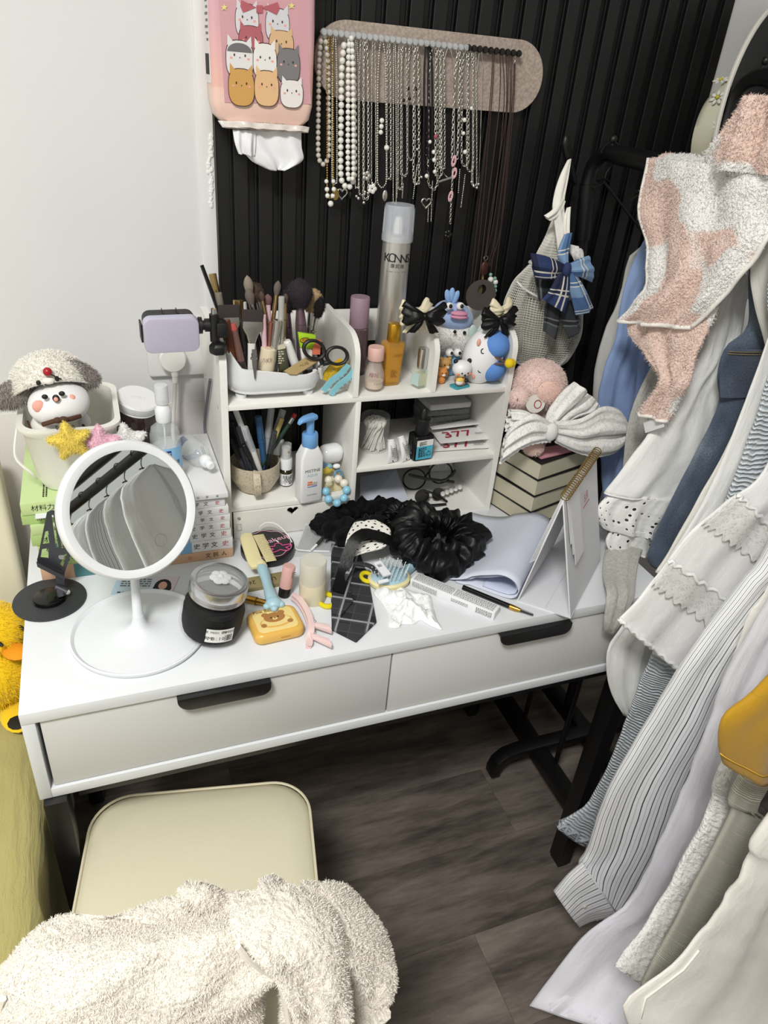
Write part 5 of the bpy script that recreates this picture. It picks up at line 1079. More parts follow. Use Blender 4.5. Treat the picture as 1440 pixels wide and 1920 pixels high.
part(tie, 'buckle_slide', G().tube([D(708, 1092, ZD + .028), D(727, 1088, ZD + .028)], .0032, 8), M('buckle_white', ''))
bs = T('black_ribbon', 'wide black satin ribbon looping over the plaid tie', 'ribbon', D(650, 1060))
part(bs, 'band', ribbon(smooth_path([D(716, 1010, ZD + .050), D(690, 1000, ZD + .066), D(668, 1010, ZD + .064), D(655, 1035, ZD + .048), D(645, 1070, ZD + .026), D(633, 1110, ZD + .014)], 6), [.020] * 31, .0007, (0, -.4, 1)), m_satin, 30)
part(bs, 'loop', ribbon(smooth_path([D(672, 1006, ZD + .060), D(700, 1003, ZD + .062), D(728, 1012, ZD + .052), D(748, 1025, ZD + .040)], 6), .022, .0007, (0, -.3, 1)), m_satin, 30)
def dots(d):
    uv = d.n('ShaderNodeTexCoord').outputs['UV']; s_ = d.n('ShaderNodeSeparateXYZ', {'Vector': uv})
    fx = d.math('SUBTRACT', d.math('FRACT', d.math('MULTIPLY', d.math('ADD', s_.outputs['X'], s_.outputs['Y']), 75.)), .5); fy = d.math('SUBTRACT', d.math('FRACT', d.math('MULTIPLY', d.math('SUBTRACT', s_.outputs['X'], s_.outputs['Y']), 75.)), .5)
    q = d.math('ADD', d.math('MULTIPLY', fx, fx), d.math('MULTIPLY', fy, fy)); d.set(d.b.inputs['Base Color'], d.mix(d.math('LESS_THAN', q, .035), lin('e6e4dc'), lin('17171a')))
m_dots = M('polka_dot', 'e6e4dc', .6, fn=dots)
pdx = Drape([(D(664, 980, ZD + .058), D(706, 976, ZD + .062)), (D(652, 1002, ZD + .054), D(732, 994, ZD + .056)), (D(646, 1030, ZD + .040), D(722, 1026, ZD + .044)), (D(648, 1050, ZD + .030), D(678, 1038, ZD + .036))], .003, 1, .003, 5, t0=1, rough=.001)
o = single('polka_dot_ribbon', pdx.mesh(nu=40, nv=20, hem=0), m_dots, 'white ribbon with small black dots in the scrunchie pile', 'ribbon', None, 180)
# hairbrush
hb_ = D(729, 1092); br = T('hairbrush', 'cream oval hairbrush with pale blue cushion and pins up', 'hairbrush', hb_)
obj('rim', G(Matrix.Diagonal((1, .78, 1, 1))).lathe([(0, 0), (.030, 0), (.035, .004), (.036, .010), (.033, .013), (0, .013)], 40), m_cmb, br); obj('cushion', G(Matrix.Diagonal((1, .78, 1, 1))).lathe([(.031, .0125), (.029, .016), (.02, .0185), (0, .019)], 36), M('cushion_blue', 'a9c8d6', .5), br)
pin = None; g_ = 'hairbrush pins'
for i in range(-4, 5):
    for j in range(-4, 5):
        x, y = i * .0068 + (.0034 if j % 2 else 0), j * .0052
        if (x / .029) ** 2 + (y / .0215) ** 2 > 1: continue
        if pin is None: pin = obj('pin', G().tube([(0, 0, 0), (0, 0, .016)], .00065, 5).ball((0, 0, .0165), .0011, 6, 4), M('pin_pale', 'd3dfe2', .4), br); o = pin
        else: o = link('pin', pin.data, br)
        o.location = (x, y, .0155); o.rotation_euler = (-y * 14, x * 14, 0)
obj('grip', G().tube([(.03, .01, .007), (.06, .03, .008), (.085, .045, .008)], [.009, .0075, .008], 10), m_hnd, br)
# washcloth
def waffle(d):
    v = d.coord('Object'); vo = d.n('ShaderNodeTexVoronoi', {'Vector': v, 'Scale': 190, 'Randomness': .2}).outputs['Distance']; d.bump(vo, .6, .0016)
m_waf = M('waffle_white', 'eef0f0', .9, fn=waffle)
single('washcloth', blob(pxy([(700, 1112), (716, 1100), (745, 1100), (778, 1112), (806, 1118), (812, 1140), (820, 1165), (829, 1182), (806, 1174), (788, 1164), (775, 1172), (752, 1172), (748, 1178), (729, 1176), (726, 1150), (712, 1128)]), .014, n=18, seed=4, rough=.009, p=1.6), m_waf, 'crumpled white waffle cotton cloth beside the plaid tie', 'cloth', None, 180)
# long white box
p0, p1 = D(768, 1099), D(925, 1164); ex = (p1 - p0); lx = ex.length; an = math.atan2(ex.y, ex.x)
lbx = T('long_box', 'long narrow white cosmetics box covered in fine print', 'box', p0, (0, 0, an)); hbx = hz(p0, 1088) - ZD + .003; dbx = .023
obj('carton', G().bb(0, lx, 0, dbx, 0, hbx), M('carton_white', 'e9eaec', .35), lbx, bevel=.0006)
def lprint(th, m, w_, h_, rows, seed, mt=m_inkg):
    r = random.Random(seed); g = G(m); dy = h_ / rows
    for k in range(rows):
        y = h_ / 2 - dy * (k + .5); x = -w_ / 2
        while x < w_ / 2: l = dy * (.4 + r.random()); x1 = min(x + l, w_ / 2); g.add([(x, y - dy * .25, .0002), (x1, y - dy * .25, .0002), (x1, y + dy * .25, .0002), (x, y + dy * .25, .0002)], [(0, 1, 2, 3)]); x = x1 + dy * .4
    o = obj('fine_print', g, mt, th, None); o['kind'] = 'stuff'
lprint(lbx, Matrix.Translation((lx * .26, dbx / 2, hbx)), lx * .46, dbx * .8, 7, 1); lprint(lbx, Matrix.Translation((lx * .74, dbx / 2, hbx)), lx * .46, dbx * .8, 7, 2)
fr = Matrix.Translation((0, -.0001, hbx / 2)) @ Matrix.Rotation(PI / 2, 4, 'X'); lprint(lbx, Matrix.Translation((lx * .18, 0, 0)) @ fr, lx * .3, hbx * .7, 5, 3); lprint(lbx, Matrix.Translation((lx * .60, 0, 0)) @ fr, lx * .2, hbx * .45, 3, 4); lprint(lbx, Matrix.Translation((lx * .88, 0, 0)) @ fr, lx * .18, hbx * .7, 5, 5, m_ink)
# brow pencil
bp = T('brow_pencil', 'black brow pencil with gold ferrule and spoolie brush', 'brow pencil', D(950, 1135)); zz = ZD + .0045
part(bp, 'barrel', G().tube([D(868, 1101, zz), D(956, 1137, zz)], .0042, 12), M('gloss_black', '')); part(bp, 'ferrule', G().tube([D(956, 1137, zz), D(966, 1141, zz), D(976, 1144.5, zz)], [.0046, .0044, .003], 12), m_gold)
a_, b_ = D(976, 1144.5, zz), D(1000, 1153, zz); g = G().tube([a_, b_], .0007, 6)
for k in range(90):
    t = k / 90; q_ = a_.lerp(b_, t); a2 = k * 2.4; rr0 = .0042 * (1 - .35 * t); dv = Vector((math.cos(a2) * .4, math.cos(a2) * .6, math.sin(a2))) * rr0; g.tube([q_ - dv * .1, q_ + dv], .00025, 3)
o = part(bp, 'spoolie', g, m_blackp); o['kind'] = 'stuff'
# rolled paper sheets
ra, rb2 = D(935, 1118, ZD), D(1035, 960, ZD); ax = (rb2 - ra); al_ = ax.length; ax.normalize(); sdv = Vector((ax.y, -ax.x, 0))
def rollsheet(label, sec, off, nm, mt, a0=0., a1=1.):
    sp = smooth_path([(s_, z, 0) for s_, z in sec], 5); rings = []
    for i in range(13):
        t = a0 + (a1 - a0) * i / 12; r = []
        for q in sp:
            wv = .0022 * nz((q.x * 30, t * 5, off)); r.append(ra + ax * (t * al_ + (q.x * .10 if q.x < -.05 else 0)) + sdv * (q.x * (1 - .06 * t) + off - .012 * t) + Vector((0, 0, max(.0008, q.y * (1 - .2 * t) + wv * (1 if q.y > .006 else 0)))))
        rings.append(r)
    o = obj(nm, G().loft(rings, closed=False), mt, None, 180); o.modifiers.new('t', 'SOLIDIFY').thickness = .0006; return tag(o, label, 'paper')
m_sheetp = M('sheet_bluewhite', 'cfd4e2', .65, bump=(35, .12))
rollsheet('pale blue-white paper sheet rolled over beside the calendar', [(-.125, .001), (-.095, .0025), (-.06, .012), (-.025, .032), (.002, .042), (.026, .036), (.034, .020), (.028, .006), (.008, .0015), (-.03, .0015), (-.07, .0025)], -.004, 'paper_roll', m_sheetp, 0, .74)
rollsheet('inner paper sheet curled inside the rolled one', [(-.06, .008), (-.03, .022), (0, .036), (.019, .032), (.027, .019), (.022, .008), (.004, .004), (-.03, .0042)], -.001, 'inner_sheet', M('sheet_inner', 'c3cbe0', .65), .02, .68)
# desk calendar
BR, BL_ = D(1070, 1160), D(971, 1128); A0 = P(1058, 936, 1, (BR.y + BL_.y) / 2); A1 = P(1119, 850, 2, A0.z - .002); lv = A1 - A0; lv.z = 0
cal = T('desk_calendar', 'white A-frame desk calendar with gold spiral binding', 'calendar', BR)
m_cal = M('calendar_board', 'dfe0e4', .55); nl = ((A0 - BL_).cross(lv)).normalized(); nr = ((A0 - BR).cross(lv)).normalized()
def slab(a, b, c, d, n, t): return G().loft([[a, b, c, d], [q + n * t for q in (a, b, c, d)]])
up1 = Vector((0, 0, -.004))
part(cal, 'front_board', slab(BL_, A0 + up1, A0 + lv + up1, BL_ + lv, nl, .002), m_cal); part(cal, 'back_board', slab(BR, A0 + up1, A0 + lv + up1, BR + lv, nr, .002), m_cal); bb_ = slab(BL_, BR, BR + lv, BL_ + lv, Vector((0, 0, 1)), .002); part(cal, 'base_board', bb_, m_cal)
part(cal, 'crease', G().tube([(BL_ + BR) / 2 + Vector((0, 0, .0022)), (BL_ + BR) / 2 + lv + Vector((0, 0, .0022))], .0012, 6), m_cal)
ol = nl if nl.x < 0 else -nl; orr = nr if nr.x > 0 else -nr
for k in range(4):
    tl = BL_.lerp(A0, .40 - .01 * k); part(cal, 'page', slab(tl + ol * (.003 + .0016 * k) + lv * .02, A0 + ol * (.001 + .0012 * k) + up1 + lv * .02, A0 + lv * .98 + ol * (.001 + .0012 * k) + up1, tl + lv * .98 + ol * (.003 + .0016 * k), ol, .0008), m_paper)
for k in range(3):
    tl = BR.lerp(A0, .62 - .10 * k); part(cal, 'tab_page', slab(tl + orr * (.003 + .0012 * k) + lv * (.05 + .03 * k), A0 + orr * .002 + up1 + lv * (.05 + .03 * k), A0 + lv * (.22 + .08 * k) + orr * .002 + up1, tl + lv * (.20 + .08 * k) + orr * (.003 + .0012 * k), orr, .0006), m_paper)
fm = basis(BR.lerp(A0, .80) + lv * .55 + orr * .0030, lv, A0 - BR); wtext(cal, '5月', .016, fm, m_red); part(cal, 'red_rule', G(fm @ Matrix.Translation((0, -.012, 0))).prism([(-.018, -.0008), (.018, -.0008), (.018, .0008), (-.018, .0008)], 0, .0003), m_red)
cl_ = None; n_r = 24
for k in range(n_r):
    t = (k + .5) / n_r
    if .40 < t < .46: continue
    c_ = A0 + lv * t + Vector((0, 0, .003)); rm = lv.to_track_quat('Z', 'Y').to_matrix().to_4x4()
    if cl_ is None: cl_ = obj('ring', G(rm).torus((0, 0, 0), .0068, .0009, 16, 6), M('gold_pale', 'b9a06a', .3, 1.0), cal); o = cl_
    else: o = link('ring', cl_.data, cal)
    o.location = c_ - BR
# stacked thick volumes beside the organizer
K = Vector((.859, .236, ZD)); zk = .886; dR = D(1099, 852, zk) - Vector((K.x, K.y, zk)); dL = D(967, 843, zk) - Vector((K.x, K.y, zk)); dR.z = dL.z = 0
dL = dL.normalized(); dR = (dR - dL * dR.dot(dL)).normalized(); LR, LL = .145, .105
m_pg = M('page_block', 'c3bda6', .85, bump=(700, .25)); hv = .0335
for k in range(4):
    z0 = ZD + k * (hv + .0006); th = T('thick_volume', ['bottom thick cream-paged volume with black cover beside the organizer', 'second thick cream-paged volume from the desk top', 'third thick cream-paged volume from the desk top', 'topmost thick cream-paged volume carrying the pink plush pig'][k], 'book', (K.x, K.y, z0), (0, 0, R((0, 1, -1, .5)[k])), 'thick cream-paged volumes')
    mt = basis((0, 0, 0), dR, dL)
    if mt.to_3x3().determinant() < 0: mt = basis((0, 0, 0), dR, dL)
    g1 = G(); q = [Vector((0, 0, 0)), dR * LR, dR * LR + dL * LL, dL * LL]
    ins = lambda e: [q[0] + (dR + dL) * e, q[1] + (dL - dR) * e, q[2] - (dR + dL) * e, q[3] + (dR - dL) * e]
    up = Vector((0, 0, 1)); obj('page_block', G().loft([[p_ + up * .0014 for p_ in ins(.0015)], [p_ + up * (hv - .0014) for p_ in ins(.0015)]]), m_pg, th)
    for z1 in (0, hv - .0014): obj('cover', G().loft([[p_ + up * z1 for p_ in q], [p_ + up * (z1 + .0014) for p_ in q]]), M('cover_black', '141414', .5), th)
zs4 = ZD + 4 * (hv + .0006)
mgz = T('pink_magazine', 'pink glossy magazine on top of the thick volumes', 'magazine', (K.x, K.y, zs4)); q = [K + dR * .012 + dL * .012, K + dR * .145 + dL * .0, K + dR * .145 + dL * .105, K + dR * .02 + dL * .105]
obj('pages', G().loft([[Vector((p_.x - K.x, p_.y - K.y, z1)) for p_ in q] for z1 in (.0003, .004)]), M('magazine_pink', 'c98d96', .3), mgz, bevel=.0008); obj('cover_block', G().loft([[Vector((p_.x - K.x, p_.y - K.y, z1)) for p_ in (q[0].lerp(q[2], .3), q[1].lerp(q[2], .2), q[2], q[0].lerp(q[2], .6))] for z1 in (.0039, .0045)]), M('magazine_dark', '30222a', .3), mgz)
# ================================================================ upper left: makeup caddy
S1 = ZS
cx0, cx1 = P(426, 692, 1, .335).x, P(606, 700, 1, .335).x; cy0, cy1 = .324, .425
ct = T('makeup_caddy', 'white oval plastic caddy full of makeup brushes', 'caddy', ((cx0 + cx1) / 2, (cy0 + cy1) / 2, S1)); hx, hy = (cx1 - cx0) / 2, (cy1 - cy0) / 2
rings = []
zf = P(500, 694, 1, cy0).z - S1; zf2 = P(570, 704, 1, cy0).z - S1
def rimz(x, y):
    t = max(0, min(1, (y + hy) / (2 * hy))); tx = max(0, min(1, (x + .012) / .02)); f = zf + (zf2 - zf) * tx; lft = max(0, min(1, (-x - hx + .022) / .02)); return f + (.018) * t + .030 * max(lft, t * .3)
for e, zz_, k in ((.016, .006, 0), (.006, .010, 0), (.001, .022, 0), (0, .03, 0), (0, 1, 1), (-.0026, 1, 1), (-.0026, .03, 0), (.004, .012, 0)):
    e2 = e if e >= 0 else -e; rings.append([Vector((x, y, (rimz(x, y) if k else zz_))) for x, y in rrect((hx - e2) * 2, (hy - e2) * 2, .035, 7)])
obj('tray', G().loft(rings), M('caddy_white', 'e3e5e6', .35), ct, smooth=60)
for sx in (-1, 1):
    for sy in (-1, 1): obj('foot', G().lathe([(0, 0), (.008, 0), (.009, .007), (0, .008)], 16, (sx * (hx - .022), sy * (hy - .022), 0)), M('caddy_white', ''), ct)
FZ = S1 + .014
CLAMP = None
def axis(top, low, Yt, Yl, zmin=FZ):
    """end points of a stick seen from pixel top to pixel low, carried on down to the caddy floor"""
    a, b = P(*top, 1, Yt), P(*low, 1, Yl); d_ = b - a
    t = (zmin - a.z) / d_.z if d_.z < -1e-6 else 1; e = a + d_ * max(t, .3)
    if a.z < S1 + .25 and cx0 - .05 < e.x < cx1 + .05: e.y = max(e.y, cy0 + .017)
    if CLAMP and zmin < S1 - .1:
        q = Vector((e.x - CLAMP[0], e.y - CLAMP[1]))
        if q.length > CLAMP[2]: q = q.normalized() * CLAMP[2]; e.x, e.y = CLAMP[0] + q.x, CLAMP[1] + q.y
    return a, e
def stick(name, label, cat, top, low, Yt, Yl, segs, group='makeup tools in the white caddy', zmin=FZ):
    """segs: (part, fraction from top 0..1 start, end, radius start, end, material, flat)"""
    a, b = axis(top, low, Yt, Yl, zmin); th = T(name, label, cat, b, group=group); rot = (a - b).to_track_quat('Z', 'Y').to_matrix().to_4x4(); L = (a - b).length
    for pn, f0, f1, r0, r1, mt, fl in segs:
        z1, z0 = L * (1 - f0), L * (1 - f1); g = G(rot @ Matrix.Diagonal((1, fl, 1, 1)))
        if pn.startswith('bristles'):
            n = 7; g.lathe([(max(.0004, (r1 + (r0 - r1) * math.sin(PI * .5 * min(1, 1.6 * k / n)) if r0 > r1 else r1) * (math.cos(PI / 2 * max(0, (k / n - .45) / .55)) ** .6 if k < n else .05)), z0 + (z1 - z0) * k / n) for k in range(n + 1)], 18)
            o = obj(pn, g, mt, th, 60); 
            if L * (f1 - f0) > .02 and r0 > .008: fur('hairs', o, 1500, .003, .00022, mt, th, 3, 0, .5)
        else:
            e = min(.0008, r0 * .3); g.lathe([(0, z0), (r1 - e, z0), (r1, z0 + e), (r0, z1 - e), (max(r0 - e, 1e-4), z1), (0, z1)], 16); obj(pn, g, mt, th)
    return th
m_sil = M('ferrule_silver', 'b9b8b4', .25, 1.0); m_gld = M('ferrule_gold', 'b59c6c', .28, 1.0); m_mve = M('mauve_metal', '6e5a62', .35, .5); m_brw = M('handle_brown', '5a4038', .4); m_hw = M('handle_white', 'e0dfdb', .35); m_pnk = M('handle_pink', 'd7b3bd', .4)
def bris(n, c): return M('bristles_' + n, c, .95, bump=(1500, .8))
b_gr, b_tan, b_dk, b_pu, b_bl, b_br = bris('grey', '6a6058'), bris('tan', 'c4a880'), bris('dark', '3a3230'), bris('plum', '2b2229'), bris('black', '0e0d0e'), bris('brown', '57463c')
U_ = .0009
def brush(label, top, low, Yt, Yl, head_r, head_f, hm, fm, hdm, hr=.0032, fl=1.0): return stick('makeup_brush', label, 'makeup brush', top, low, Yt, Yl, [('bristles', 0, head_f, head_r, head_r * .55, hm, fl), ('ferrule', head_f - .01, head_f + .17, head_r * .56 if head_r < .012 else .0058, hr * 1.1, fm, fl), ('handle', head_f + .17, 1, hr * 1.1, hr, hdm, 1)])
brush('tall fluffy brush with grey-tipped cream bristles in the caddy', (463, 516), (478, 610), .385, .372, .0075, .17, bris('greycream', '8c8072'), m_gld, m_brw)
brush('small dark round brush beside the grey-tipped one', (465, 540), (482, 620), .372, .362, .0075, .16, b_gr, m_sil, m_blackp)
brush('soft brown round brush behind the flat foundation brushes', (478, 530), (496, 620), .395, .380, .0085, .18, b_br, m_sil, m_brw)
brush('slim brush with a gold ferrule and brown point', (489, 546), (502, 620), .38, .37, .0045, .10, b_br, m_gld, m_gld)
brush('pink-tipped small shadow brush', (502, 551), (505, 620), .39, .38, .0065, .12, bris('rose', '7a5a5c'), m_pnk, m_pnk)
brush('slender brush with taupe tip and long gold ferrule', (522, 526), (508, 630), .395, .38, .0060, .14, b_gr, m_gld, m_gld)
brush('thin gold pencil brush with a pointed tip', (536, 550), (530, 640), .36, .352, .0042, .10, b_br, m_gld, m_gld)
brush('plum powder brush behind the big plum one', (533, 543), (543, 640), .405, .395, .014, .25, b_pu, m_mve, m_mve, .0055)
brush('big plum powder brush with thick mauve ferrule', (560, 521), (566, 650), .385, .375, .0215, .27, b_pu, m_mve, m_mve, .0082)
brush('tan powder brush tucked behind the big plum brush', (588, 541), (577, 650), .408, .40, .017, .26, b_tan, m_sil, m_sil, .005)
brush('black angled blush brush leaning over the scissors', (604, 557), (580, 650), .37, .372, .0125, .23, b_bl, m_sil, m_sil, .0045, .6)
def flatbrush(label, p_top, p_low, Y, wd, hm):
    a, b = axis(p_top, p_low, Y, Y - .004); th = T('foundation_brush', label, 'makeup brush', b, group='makeup tools in the white caddy'); rot = (a - b).to_track_quat('Z', 'Y').to_matrix().to_4x4(); rot = rot @ Matrix.Rotation(math.atan2(*(rot.inverted() @ Vector((1, 0, 0))).yx), 4, 'Z'); L = (a - b).length
    def ring(wx, wy, z): return [rot @ Vector((x, y, z)) for x, y in rrect(wx * 2, wy * 2, wy * .9, 3)]
    obj('bristles', G().loft([ring(wd * .95, .0035, L * .86), ring(wd, .0035, L * .93), ring(wd * .97, .002, L)]), hm, th); fr_ = obj('ferrule', G().loft([ring(.006, .004, L * .60), ring(wd * .6, .004, L * .70), ring(wd, .0042, L * .78), ring(wd, .004, L * .865)]), m_sil, th); obj('handle', G().loft([ring(.004, .0035, 0), ring(.0055, .004, L * .5), ring(.006, .004, L * .61)]), m_hw, th)
flatbrush('wide flat foundation brush with grey bristles beside the clip light', (429, 572), (434, 680), .352, .0165, b_dk)
flatbrush('tilted flat foundation brush with steel ferrule', (474, 581), (470, 690), .347, .0165, b_dk)
stick('gold_mascara', 'tall pale gold mascara tube at the caddy corner', 'mascara', (398, 513), (424, 640), .40, .385, [('cap', 0, .45, .0058, .0058, m_gld, 1), ('tube', .45, 1, .0058, .0058, m_gld, 1)], zmin=S1 + .02)
stick('grey_eyeliner', 'short warm grey eyeliner tube in front of the gold mascara', 'eyeliner', (409, 549), (424, 650), .375, .368, [('cap', 0, .5, .0058, .0058, M('warm_grey', '8f887c', .35, .4), 1), ('tube', .5, 1, .0052, .0052, m_sil, 1)], zmin=S1 + .02)
stick('black_tint_brush', 'long curved black plastic tint comb leaning out of the caddy', 'comb', (378, 497), (421, 612), .385, .362, [('blade', 0, .6, .0045, .0062, m_blackp, .35), ('handle', .6, 1, .0062, .004, m_blackp, .6)], zmin=S1 + .02)
stick('lip_brush', 'mauve lip colour stick with coral tip at the caddy front', 'lipstick', (436, 607), (455, 690), .346, .342, [('tip', 0, .09, .005, .0058, M('coral_tip', 'b4524c', .6), 1), ('barrel', .09, .55, .0058, .006, M('mauve_barrel', '6e5049', .4), 1), ('base', .55, 1, .0062, .0062, M('umber_base', '2e2524', .4), 1)])
stick('lip_glaze', 'lip glaze tube with round cream cap and pink base', 'lip gloss', (504, 652), (499, 694), .345, .345, [('cap', 0, .52, .0122, .0128, M('cream_cap', 'dfd3b6', .45), 1), ('tube', .52, 1, .0125, .0125, M('rose_tube', 'c9a096', .4), 1)])
wtext(bpy.data.objects['lip_glaze'], 'ΛKF', .009, upright_m(P(501, 676, 1, .3305), 0, .0), M('rose_ink', 'a8847c', .5))
m_tubeclear = M('tube_chrome', 'c9c6bf', .15, .9)
for lab, tp, lw, Y, r_, mt in (('polished steel liner tube behind the cream cap', (521, 600), (510, 690), .345, .0068, m_tubeclear), ('pale grey tube between the gold pencil brushes', (528, 556), (526, 650), .352, .0048, M('tube_grey', 'aaa9a4', .35)), ('pink and black tint pen in the caddy', (494, 590), (497, 690), .35, .004, m_pnk), ('copper liner tube in the caddy', (508, 604), (502, 690), .355, .0048, M('tube_copper', 'a06d5e', .3, .7)), ('amber glass lip oil at the caddy left end', (424, 600), (438, 680), .345, .006, M('amber_tube', '5a2f18', .15)), ('black gloss liner tube in the caddy', (452, 600), (462, 690), .352, .0058, m_blackp)):
    stick('makeup_tube', lab, 'makeup tube', tp, lw, Y, Y, [('cap', 0, .45, r_, r_, mt, 1), ('tube', .45, 1, r_ * .95, r_ * .95, mt, 1)])
for lab, px, r_, mt in (('gold-rimmed clear bottle at the back of the caddy', 447, .0085, m_gld), ('white lip balm at the back of the caddy', 455, .006, m_hw)):
    stick('balm', lab, 'lip balm', (px, 562 if r_ > .007 else 566), (px + 6, 640), .40, .39, [('cap', 0, .3, r_, r_, mt, 1), ('tube', .3, 1, r_ * .95, r_ * .95, m_hw, 1)])
stick('white_tube', 'plain white tube tilted in the caddy', 'tube', (537, 638), (555, 688), .35, .348, [('cap', 0, .06, .0058, .0068, m_hw, 1), ('tube', .06, 1, .0070, .0070, m_hw, 1)])
# green balm tube
gtb = T('green_balm_tube', 'lime green and white balm tube with an oval logo', 'tube', P(573, 700, 1, .352), group='makeup tools in the white caddy')
def quadslab(pts, Y, t): return G().prism(pxz(pts, Y), 0, t, mat=XZ(Y))
part(gtb, 'lime_top', quadslab([(557, 621), (590, 626), (589, 644), (583, 652), (561, 650)], .354, .008), M('lime', 'a6cf2a', .4), bevel=.0015); part(gtb, 'white_body', quadslab([(561, 650), (583, 652), (584, 690), (566, 690)], .354, .010), m_hw, bevel=.0025); part(gtb, 'orange_panel', quadslab([(590, 635), (600, 637), (598, 662), (583, 662), (584, 650)], .352, .007), M('coral_panel', 'e07a5c', .5))
part(gtb, 'logo_oval', G(Matrix.Translation(P(572, 638, 1, .345)) @ Matrix.Rotation(PI / 2, 4, 'X')).prism([(.0082 * math.cos(2 * PI * k / 20), .0045 * math.sin(2 * PI * k / 20)) for k in range(20)], 0, .0004), m_ink); part(gtb, 'logo_inner', G(Matrix.Translation(P(572, 638, 1, .3446)) @ Matrix.Rotation(PI / 2, 4, 'X')).prism([(.0070 * math.cos(2 * PI * k / 20), .0034 * math.sin(2 * PI * k / 20)) for k in range(20)], 0, .0004), M('logo_orange', 'e8b02c', .5)); wtext(gtb, '昆明', .0052, upright_m(P(572, 638, 1, .3440)), m_ink)
# scissors
sci = T('black_scissors', 'scissors with black loop handles standing in the caddy', 'scissors', P(600, 700, 1, .335), group='makeup tools in the white caddy')
for px, py, a in ((589, 656, -.5), (632, 667, -.15)):
    c_ = P(px, py, 1, .330); part(sci, 'handle_loop', G(Matrix.Translation(c_) @ Matrix.Rotation(R(80), 4, 'X') @ Matrix.Rotation(a, 4, 'Z')).torus((0, 0, 0), .0165, .0032, 26, 8, sx=1.05, sy=.82), m_blackp)
pv = P(605, 682, 1, .331); part(sci, 'handle_neck', G().tube([P(618, 679, 1, .330), pv], .0042, 10), m_blackp); part(sci, 'handle_neck', G().tube([P(600, 670, 1, .330), pv], .0042, 10), m_blackp); part(sci, 'blades', G().tube([pv, P(592, 700, 1, .338), Vector((P(592, 700, 1, .338).x - .01, .345, S1 + .016))], .0035, 8, flat=.4), m_chrome)
kr = T('kraft_sachet', 'brown kraft sachet with dark lettering over the caddy rim', 'sachet', P(560, 700, 1, .33), group='makeup tools in the white caddy')
kq = [P(532, 697, 1, .330), P(543, 703, 1, .322), P(556, 704, 1, .3225), P(602, 675, 1, .331), P(570, 673, 1, .342)]
part(kr, 'paper', G().loft([[q for q in kq], [q + Vector((0, -.0012, .002)) for q in kq]]), M('kraft_paper', 'a08a5c', .6, bump=(400, .2))); wtext(kr, 'LOUIS', .007, basis(P(567, 687, 1, .3315) + Vector((0, -.004, .003)), P(590, 675, 1, .334) - P(556, 695, 1, .334), (0, .3, 1)), M('kraft_ink', '6b5630', .7))
bx_ = T('small_ink_box', 'small dark green printed box standing in the caddy', 'box', P(526, 690, 1, .35), group='makeup tools in the white caddy'); part(bx_, 'carton', quadslab([(519, 653), (533, 650), (536, 688), (522, 691)], .348, .010), M('box_olive', '4b4f39', .6), bevel=.0006); part(bx_, 'top_flap', quadslab([(519, 646), (533, 644), (533, 650), (519, 653)], .346, .008), M('box_cream', 'cdc6b0', .6)); printlines(bx_, upright_m(P(527, 670, 1, .3375), 0), .009, .022, 6, M('box_cream', ''), 4)
cp = T('steel_clip', 'small steel duckbill clip gripping the caddy rim', 'hair clip', P(477, 690, 1, .322), group='makeup tools in the white caddy'); part(cp, 'jaw', quadslab([(471, 662), (481, 662), (481, 682), (479, 710), (477, 711), (473, 684)], .3215, .0016), m_sil); part(cp, 'spring', G().tube([P(470, 672, 1, .319), P(482, 672, 1, .319)], .0022, 8), m_sil); part(cp, 'lever', quadslab([(472, 655), (481, 655), (480, 672), (473, 672)], .3165, .0014), m_sil)
for px, py in ((590, 692), (600, 688)): single('swab_end', G().tube([P(px, py + 2, 1, .333), P(px, py + 6, 1, .334), P(px + 3, py + 20, 1, .345)], [.0034, .0036, .0034], 10), m_hw, 'white plastic applicator end at the caddy corner', 'applicator', 'white applicators in the caddy')
# claw clips
def claw(label, mat, pts, Y, off):
    th = T('claw_clip', label, 'hair clip', P(*pts[len(pts) // 2], 1, Y), group='claw clips by the divider'); path = smooth_path([P(a, b, 1, Y) for a, b in pts], 5)
    part(th, 'jaw', ribbon(path, .010, .0014, (.2, -1, .1)), mat); part(th, 'jaw', ribbon([q + Vector(off) for q in path], .009, .0014, (.2, -1, .1)), mat)
    for i in range(2, len(path) - 2, 2):
        for o_ in (Vector((0, 0, 0)), Vector(off)): q = path[i] + o_; part(th, 'tooth', G().tube([q, q + Vector((.003, -.002, -.006))], [.0016, .0006], 6), mat)
    part(th, 'spring', G().torus(path[len(path) // 2] + Vector(off) * .5, .0035, .0008, 14, 6, rot=(1.2, .3, 0)), m_chrome)
claw('pale blue plastic claw clip against the divider', M('clip_blue', '86c3cf', .4), [(606, 733), (622, 714), (640, 700), (653, 683)], .330, (.012, -.003, -.006))
claw('yellow claw clip behind the pale blue one', M('clip_yellow', 'd8b32e', .4), [(608, 712), (614, 698), (628, 684), (642, 676)], .345, (.009, -.003, -.004))
